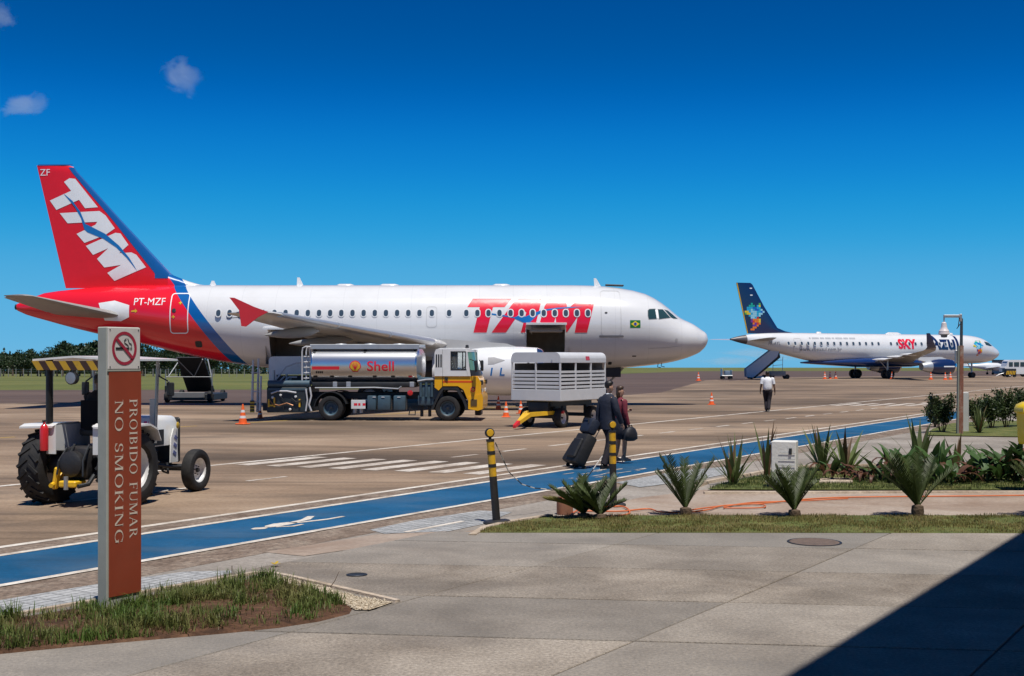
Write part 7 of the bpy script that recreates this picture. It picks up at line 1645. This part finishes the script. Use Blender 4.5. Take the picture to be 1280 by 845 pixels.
# a far wood that reads as one mass
def far_wood(r):
    px = r.uniform(-80, 345); Y = 640 + r.uniform(-15, 40); x = (px - 640) * Y / F; return Vector((x, Y, tz(x, Y) + r.random() ** 1.3 * (9 + 2.5 * math.sin(px * .21) + 1.5 * math.sin(px * .53))))
me = leaf_cloud(14000, far_wood, 1.5, 5, .7); me.materials.append(TREEL); tag(link('far_wood', me), 'distant dark wood on the horizon behind the nearer trees', 'wood', kind='stuff')
# airfield fence: concrete posts and wire
YF = 285.0; fe = empty('perimeter_fence', (-90, YF, tz(-90, YF)), 0, 'airfield fence of pale concrete posts and wire before the wood', 'fence')
pm = MB().box((0, 0, .85), (.12, .12, 2.2)).mesh('post', 0); pm.materials.append(mat('fence_concrete', (.27, .26, .24), .9, var=.2))
for k in range(66):
    o = link('post', pm, fe); o.location = (-38 + 1.75 * k, 0, tz(-90 - 38 + 1.75 * k, YF) - tz(-90, YF))
for z in (.6, 1.2, 1.75):
    MB().tube([(-38 + 1.75 * k, 0, z + tz(-90 - 38 + 1.75 * k, YF) - tz(-90, YF)) for k in range(0, 66, 5)], .012, 4).build('wire', STEEL, fe)
# ---- passenger stairs at the red tail (far side), seen end-on with cross bracing
YS = 64.5; kS = YS / 1550.0
sx = lambda px: (px - 239) * kS
szz = lambda py: HC - (py - 448) * kS
ps = empty('passenger_stairs', ((239 - 640) * kS, YS, 0), 0, 'dark mobile boarding stairs under the red tail of the airliner', 'stairs')
DK2 = mat('stairs_dark', (.028, .026, .025), .6, var=.25)
MB().loft([[(sx(222), 2.0, szz(491)), (sx(256), 2.0, szz(491)), (sx(256), 2.2, szz(491)), (sx(222), 2.2, szz(491))], [(sx(222), -.3, szz(446) - .05), (sx(256), -.3, szz(446) - .05), (sx(256), -.1, szz(446)), (sx(222), -.1, szz(446))]]).build('stair_flight', DK2, ps, 0)
for k in range(9): MB().span((sx(223), 2.1 - 2.2 * k / 9, szz(489) + 1.82 * k / 9), (sx(255), 2.35 - 2.2 * k / 9, szz(489) + 1.82 * k / 9 + .03), .003).build('tread', DK2, ps)
MB().span((sx(208), -.5, szz(500)), (sx(270), 2.6, szz(492)), .03).build('chassis', DARK, ps); MB().span((sx(219), -.6, szz(497)), (sx(259), -.45, szz(490)), .02).build('front_box', mat('grey_box', (.18, .18, .18), .6), ps)
for px in (212, 265):
    for yy in (-.4, 2.4): wheel(ps, (sx(px), yy, .3), .3, .2, (1, 0, 0), DARK)
for px in (210.5, 268): MB().cyl((sx(px), -.5, szz(494)), (sx(px), -.5, szz(462)), .03, None, 8).build('rail_post', STEEL, ps); MB().cyl((sx(px), -.52, szz(502)), (sx(px), -.52, szz(482)), .05, None, 8).build('jack', DARK, ps)
MB().cyl((sx(210.5), -.5, szz(471)), (sx(268), -.5, szz(471)), .022, None, 6).build('cross_rail', STEEL, ps)
for a, b in (((213, 470), (222, 448)), ((266, 470), (256, 448)), ((223, 449), (239, 471)), ((255, 449), (239, 471))): MB().cyl((sx(a[0]), -.3, szz(a[1])), (sx(b[0]), .6, szz(b[1])), .028, None, 6).build('brace', GALV, ps)
MB().span((sx(226), -.55, szz(496)), (sx(254), -.5, szz(494)), .003).build('red_reflector', REDP, ps)
# ---- stairs at the blue tail: enclosed flight with pale side panel, plus service stand
YB2 = 137.0; k2 = YB2 / 1550.0; q2 = lambda px: (px - 950) * k2; z2 = lambda py: HC - (py - 448) * k2
es = empty('passenger_stairs', ((950 - 640) * k2, YB2, 0), 0, 'pale boarding stairs reaching up to the tail of the far airliner', 'stairs')
STW = mat('stairs_pale_panel', (.52, .54, .60), .5, var=.06)
MB().prism([(q2(932), z2(471)), (q2(931.5), z2(461)), (q2(963), z2(437)), (q2(973), z2(437)), (q2(970), z2(446)), (q2(940), z2(472))], 'y', -.7, -.62).build('side_panel', STW, es, 0)
MB().prism([(q2(934), z2(473)), (q2(938), z2(469)), (q2(973), z2(441)), (q2(974), z2(447)), (q2(942), z2(473))], 'y', -.6, .6).build('stair_flight', DK2, es, 0)
MB().prism([(q2(932), z2(471)), (q2(931.5), z2(461)), (q2(963), z2(437)), (q2(973), z2(437)), (q2(970), z2(446)), (q2(940), z2(472))], 'y', .62, .7).build('side_panel', STW, es, 0)
MB().span((q2(938), -.6, z2(473)), (q2(958), .6, z2(470)), .03).build('chassis', GALV, es)
for px in (938, 956):
    for yy in (-.6, .6): wheel(es, (q2(px), yy, .24), .24, .16, (0, 1, 0), DARK)
ss = empty('service_stand', ((975 - 640) * k2, YB2 + 1, 0), 0, 'low wheeled service stand with guard rail beside the pale stairs', 'stand')
q3 = lambda px: (px - 975) * k2
MB().span((q3(964), -.7, z2(470)), (q3(983), .7, z2(464)), .04).build('deck', mat('stand_grey', (.25, .25, .25), .6), ss)
for px in (966, 985):
    for yy in (-.6, .6): wheel(ss, (q3(px), yy, .26), .26, .18, (0, 1, 0), DARK)
for px in (967, 979): MB().cyl((q3(px), -.6, z2(464)), (q3(px + .5), -.6, z2(446)), .03, None, 6).build('rail_post', STEEL, ss)
for py in (451, 457): MB().cyl((q3(967), -.6, z2(py)), (q3(979), -.6, z2(py - 1)), .025, None, 6).build('rail', STEEL, ss)
# small luggage dolly left of the stairs
dl = empty('luggage_dolly', ((904 - 640) * k2, YB2 - 2, 0), 0, 'small grey luggage dolly parked behind the far airliner tail', 'cart')
MB().span((-.6, -.6, .35), (.6, .6, .45), .03).build('deck', STEEL, dl)
MB().span((-.55, -.55, .451), (-.5, .55, 1.15), .01).build('end_gate', GALV, dl); MB().span((.5, -.55, .451), (.55, .55, 1.0), .01).build('end_gate', GALV, dl); MB().span((-.2, -.4, .455), (.35, .4, .95), .05).build('cover', mat('dolly_cover', (.16, .22, .30), .6), dl)
for px in (-.42, .42):
    for yy in (-.5, .5): wheel(dl, (px, yy, .18), .18, .12, (0, 1, 0), DARK)
# ---- ground vehicles at the far right
YV = 150.0; kv = YV / 1550.0; zv = lambda py: HC - (py - 448) * kv
gp = empty('ground_power_unit', ((1261 - 640) * kv, YV, 0), 0, 'low yellow and black striped power unit near the far nose wheel', 'power unit')
qv = lambda px: (px - 1261) * kv
MB().span((qv(1255), -.6, z2(470)), (qv(1268), .6, z2(462)), .05).build('housing', DARK, gp)
for k in range(6): MB().prism([(qv(1255) + .19 * k, z2(470)), (qv(1255) + .19 * k + .10, z2(470)), (qv(1255) + .19 * k + .2, z2(465)), (qv(1255) + .19 * k + .10, z2(465))], 'y', -.66, -.61).build('hazard_stripe', YELLOW, gp, 0)
for px in (1257, 1266): wheel(gp, (qv(px), -.5, .22), .22, .16, (0, 1, 0), DARK)
MB().tube([(qv(1255), 0, .5), (qv(1249), 0, .35), (qv(1245), 0, .12)], .04, 6).build('tow_bar', GALV, gp)
vn = empty('service_van', ((1277 - 640) * kv, YV + 4, 0), 0, 'white service van parked past the nose of the far airliner', 'van')
qn = lambda px: (px - 1277) * kv
MB().prism([(qn(1269), .35), (qn(1269), 1.15), (qn(1270.5), 1.25), (qn(1273), 1.95), (qn(1276), 2.1), (qn(1304), 2.1), (qn(1306), 1.9), (qn(1306), .35)], 'y', -.9, .9).build('body', CABW, vn, 30)
for a, b in ((1274, 1279), (1280.5, 1287), (1288.5, 1296)): MB().span((qn(a), -.93, 1.28), (qn(b), -.905, 1.82), .01).build('window', GLASSD, vn)
MB().add([(qn(1270.8), -.75, 1.30), (qn(1270.8), .75, 1.30), (qn(1272.7), .7, 1.88), (qn(1272.7), -.7, 1.88)], [(0, 1, 2, 3)]).build('windscreen', GLASSD, vn)
for px in (1275, 1299):
    for yy in (-.8, .8): wheel(vn, (qn(px), yy, .33), .33, .22, (0, 1, 0), STEEL)
MB().span((qn(1268.3), -.85, .35), (qn(1269.5), .85, .60), .04).build('bumper', DARK, vn)
sh_ = empty('equipment_shed', ((1262 - 640) * 230 / 1550., 230, tz(90, 230)), 0, 'long low grey shed on the horizon behind the service van', 'building')
MB().span((-2.5, -2, 0), (8, 2, 2.4), .0).build('wall', mat('shed_wall', (.33, .33, .33), .8, var=.1), sh_, 0); MB().span((-2.8, -2.3, 2.4), (8.3, 2.3, 2.6), .0).build('roof', DARK, sh_, 0); MB().span((-1.2, -2.04, .05), (.4, -2.0, 2.0)).build('door', DARK, sh_, 0)
# small white aircraft parked far behind the blue tail's nose
la = empty('light_aircraft', ((1236 - 640) * 205 / 1550., 205, tz(78, 205)), 0, 'small white propeller aircraft parked far behind the airliner nose', 'airplane')
MB().loft([[(x, w * math.cos(t), z + h * math.sin(t)) for t in [2 * math.pi * k / 14 for k in range(14)]] for x, w, h, z in ((-4.2, .08, .10, 1.5), (-2, .3, .35, 1.4), (-.3, .6, .65, 1.35), (1.4, .6, .65, 1.3), (2.3, .45, .45, 1.2), (2.7, .2, .2, 1.2))]).build('fuselage', EW, la, 50)
for sg in (-1, 1): wing_sections([(.9, 0, 1.05, 1.6, .13, 0), (.7, sg * 5.2, 1.35, 1.1, .12, 0)], 8).build('wing', EW, la, 40)
MB().prism([(-4.3, 1.5), (-3.2, 1.55), (-4.0, 2.7), (-4.6, 2.7)], 'y', -.05, .05).build('fin', EW, la, 0)
for x, y in ((1.9, 0), (.2, -1.2), (.2, 1.2)): MB().cyl((x, y, .3), (x, y, 1.0), .05, None, 6).build('gear_leg', DARK, la); MB().cyl((x, y - .08, .2), (x, y + .08, .2), .2, None, 12).build('wheel', BLACK, la)
# ---- a few small fair-weather clouds, high and far
def cloudmat():
    m = bpy.data.materials.new('cloud_vapour'); m.use_nodes = True; nt = m.node_tree; n = nt.nodes; l = nt.links
    n.remove(n['Principled BSDF']); pv = n.new('ShaderNodeVolumePrincipled'); o = [x for x in n if x.type == 'OUTPUT_MATERIAL'][0]
    pv.inputs['Color'].default_value = (.97, .95, .98, 1); pv.inputs['Anisotropy'].default_value = .1
    tc = n.new('ShaderNodeTexCoord'); oi = n.new('ShaderNodeObjectInfo'); ad = n.new('ShaderNodeVectorMath'); ad.operation = 'MULTIPLY_ADD'; ad.inputs[1].default_value = (1, 1, 1)
    l.new(tc.outputs['Object'], ad.inputs[0]); l.new(oi.outputs['Location'], ad.inputs[2])
    t = n.new('ShaderNodeTexNoise'); t.inputs['Scale'].default_value = 1.5; t.inputs['Detail'].default_value = 7; t.inputs['Roughness'].default_value = .6; t.inputs['Distortion'].default_value = .7; l.new(ad.outputs[0], t.inputs['Vector'])
    ln = n.new('ShaderNodeVectorMath'); ln.operation = 'LENGTH'; l.new(tc.outputs['Object'], ln.inputs[0])
    s1 = n.new('ShaderNodeMath'); s1.operation = 'MULTIPLY_ADD'; s1.inputs[1].default_value = -.62; s1.inputs[2].default_value = .02; l.new(ln.outputs['Value'], s1.inputs[0])
    s2 = n.new('ShaderNodeMath'); s2.operation = 'ADD'; l.new(s1.outputs[0], s2.inputs[0]); l.new(t.outputs['Fac'], s2.inputs[1])
    mr = n.new('ShaderNodeMapRange'); mr.inputs[1].default_value = .10; mr.inputs[2].default_value = .26; mr.inputs[3].default_value = 0; mr.inputs[4].default_value = .0055; l.new(s2.outputs[0], mr.inputs[0])
    l.new(mr.outputs[0], pv.inputs['Density']); l.new(pv.outputs[0], o.inputs['Volume']); return m
CM = cloudmat(); YC = 3000.
cb = bmesh.new(); bmesh.ops.create_icosphere(cb, subdivisions=3, radius=1.0); cme = bpy.data.meshes.new('cloud'); cb.to_mesh(cme); cb.free(); cme.materials.append(CM)
for px, py, a, b, rot, lb in ((229, 96, 68, 58, .6, 'small round pale cloud high above the red fin'), (27, 131, 78, 42, -.2, 'small ragged pale cloud lower down over the tail side'), (2, 20, 50, 40, .3, 'small cloud scrap near the upper sky'), (955, 443, 130, 22, .05, 'faint low cloud just above the horizon by the blue tail'), (915, 452, 110, 16, 0, 'second faint low cloud on the horizon by the blue tail')):
    o = link('cloud', cme); o.location = at(px, py, YC if py < 300 else 5200); k = 1 if py < 300 else 1.7; o.scale = (a * k, 50, b * k); o.rotation_euler = (0, rot, 0); tag(o, lb, 'cloud', 'small clouds')
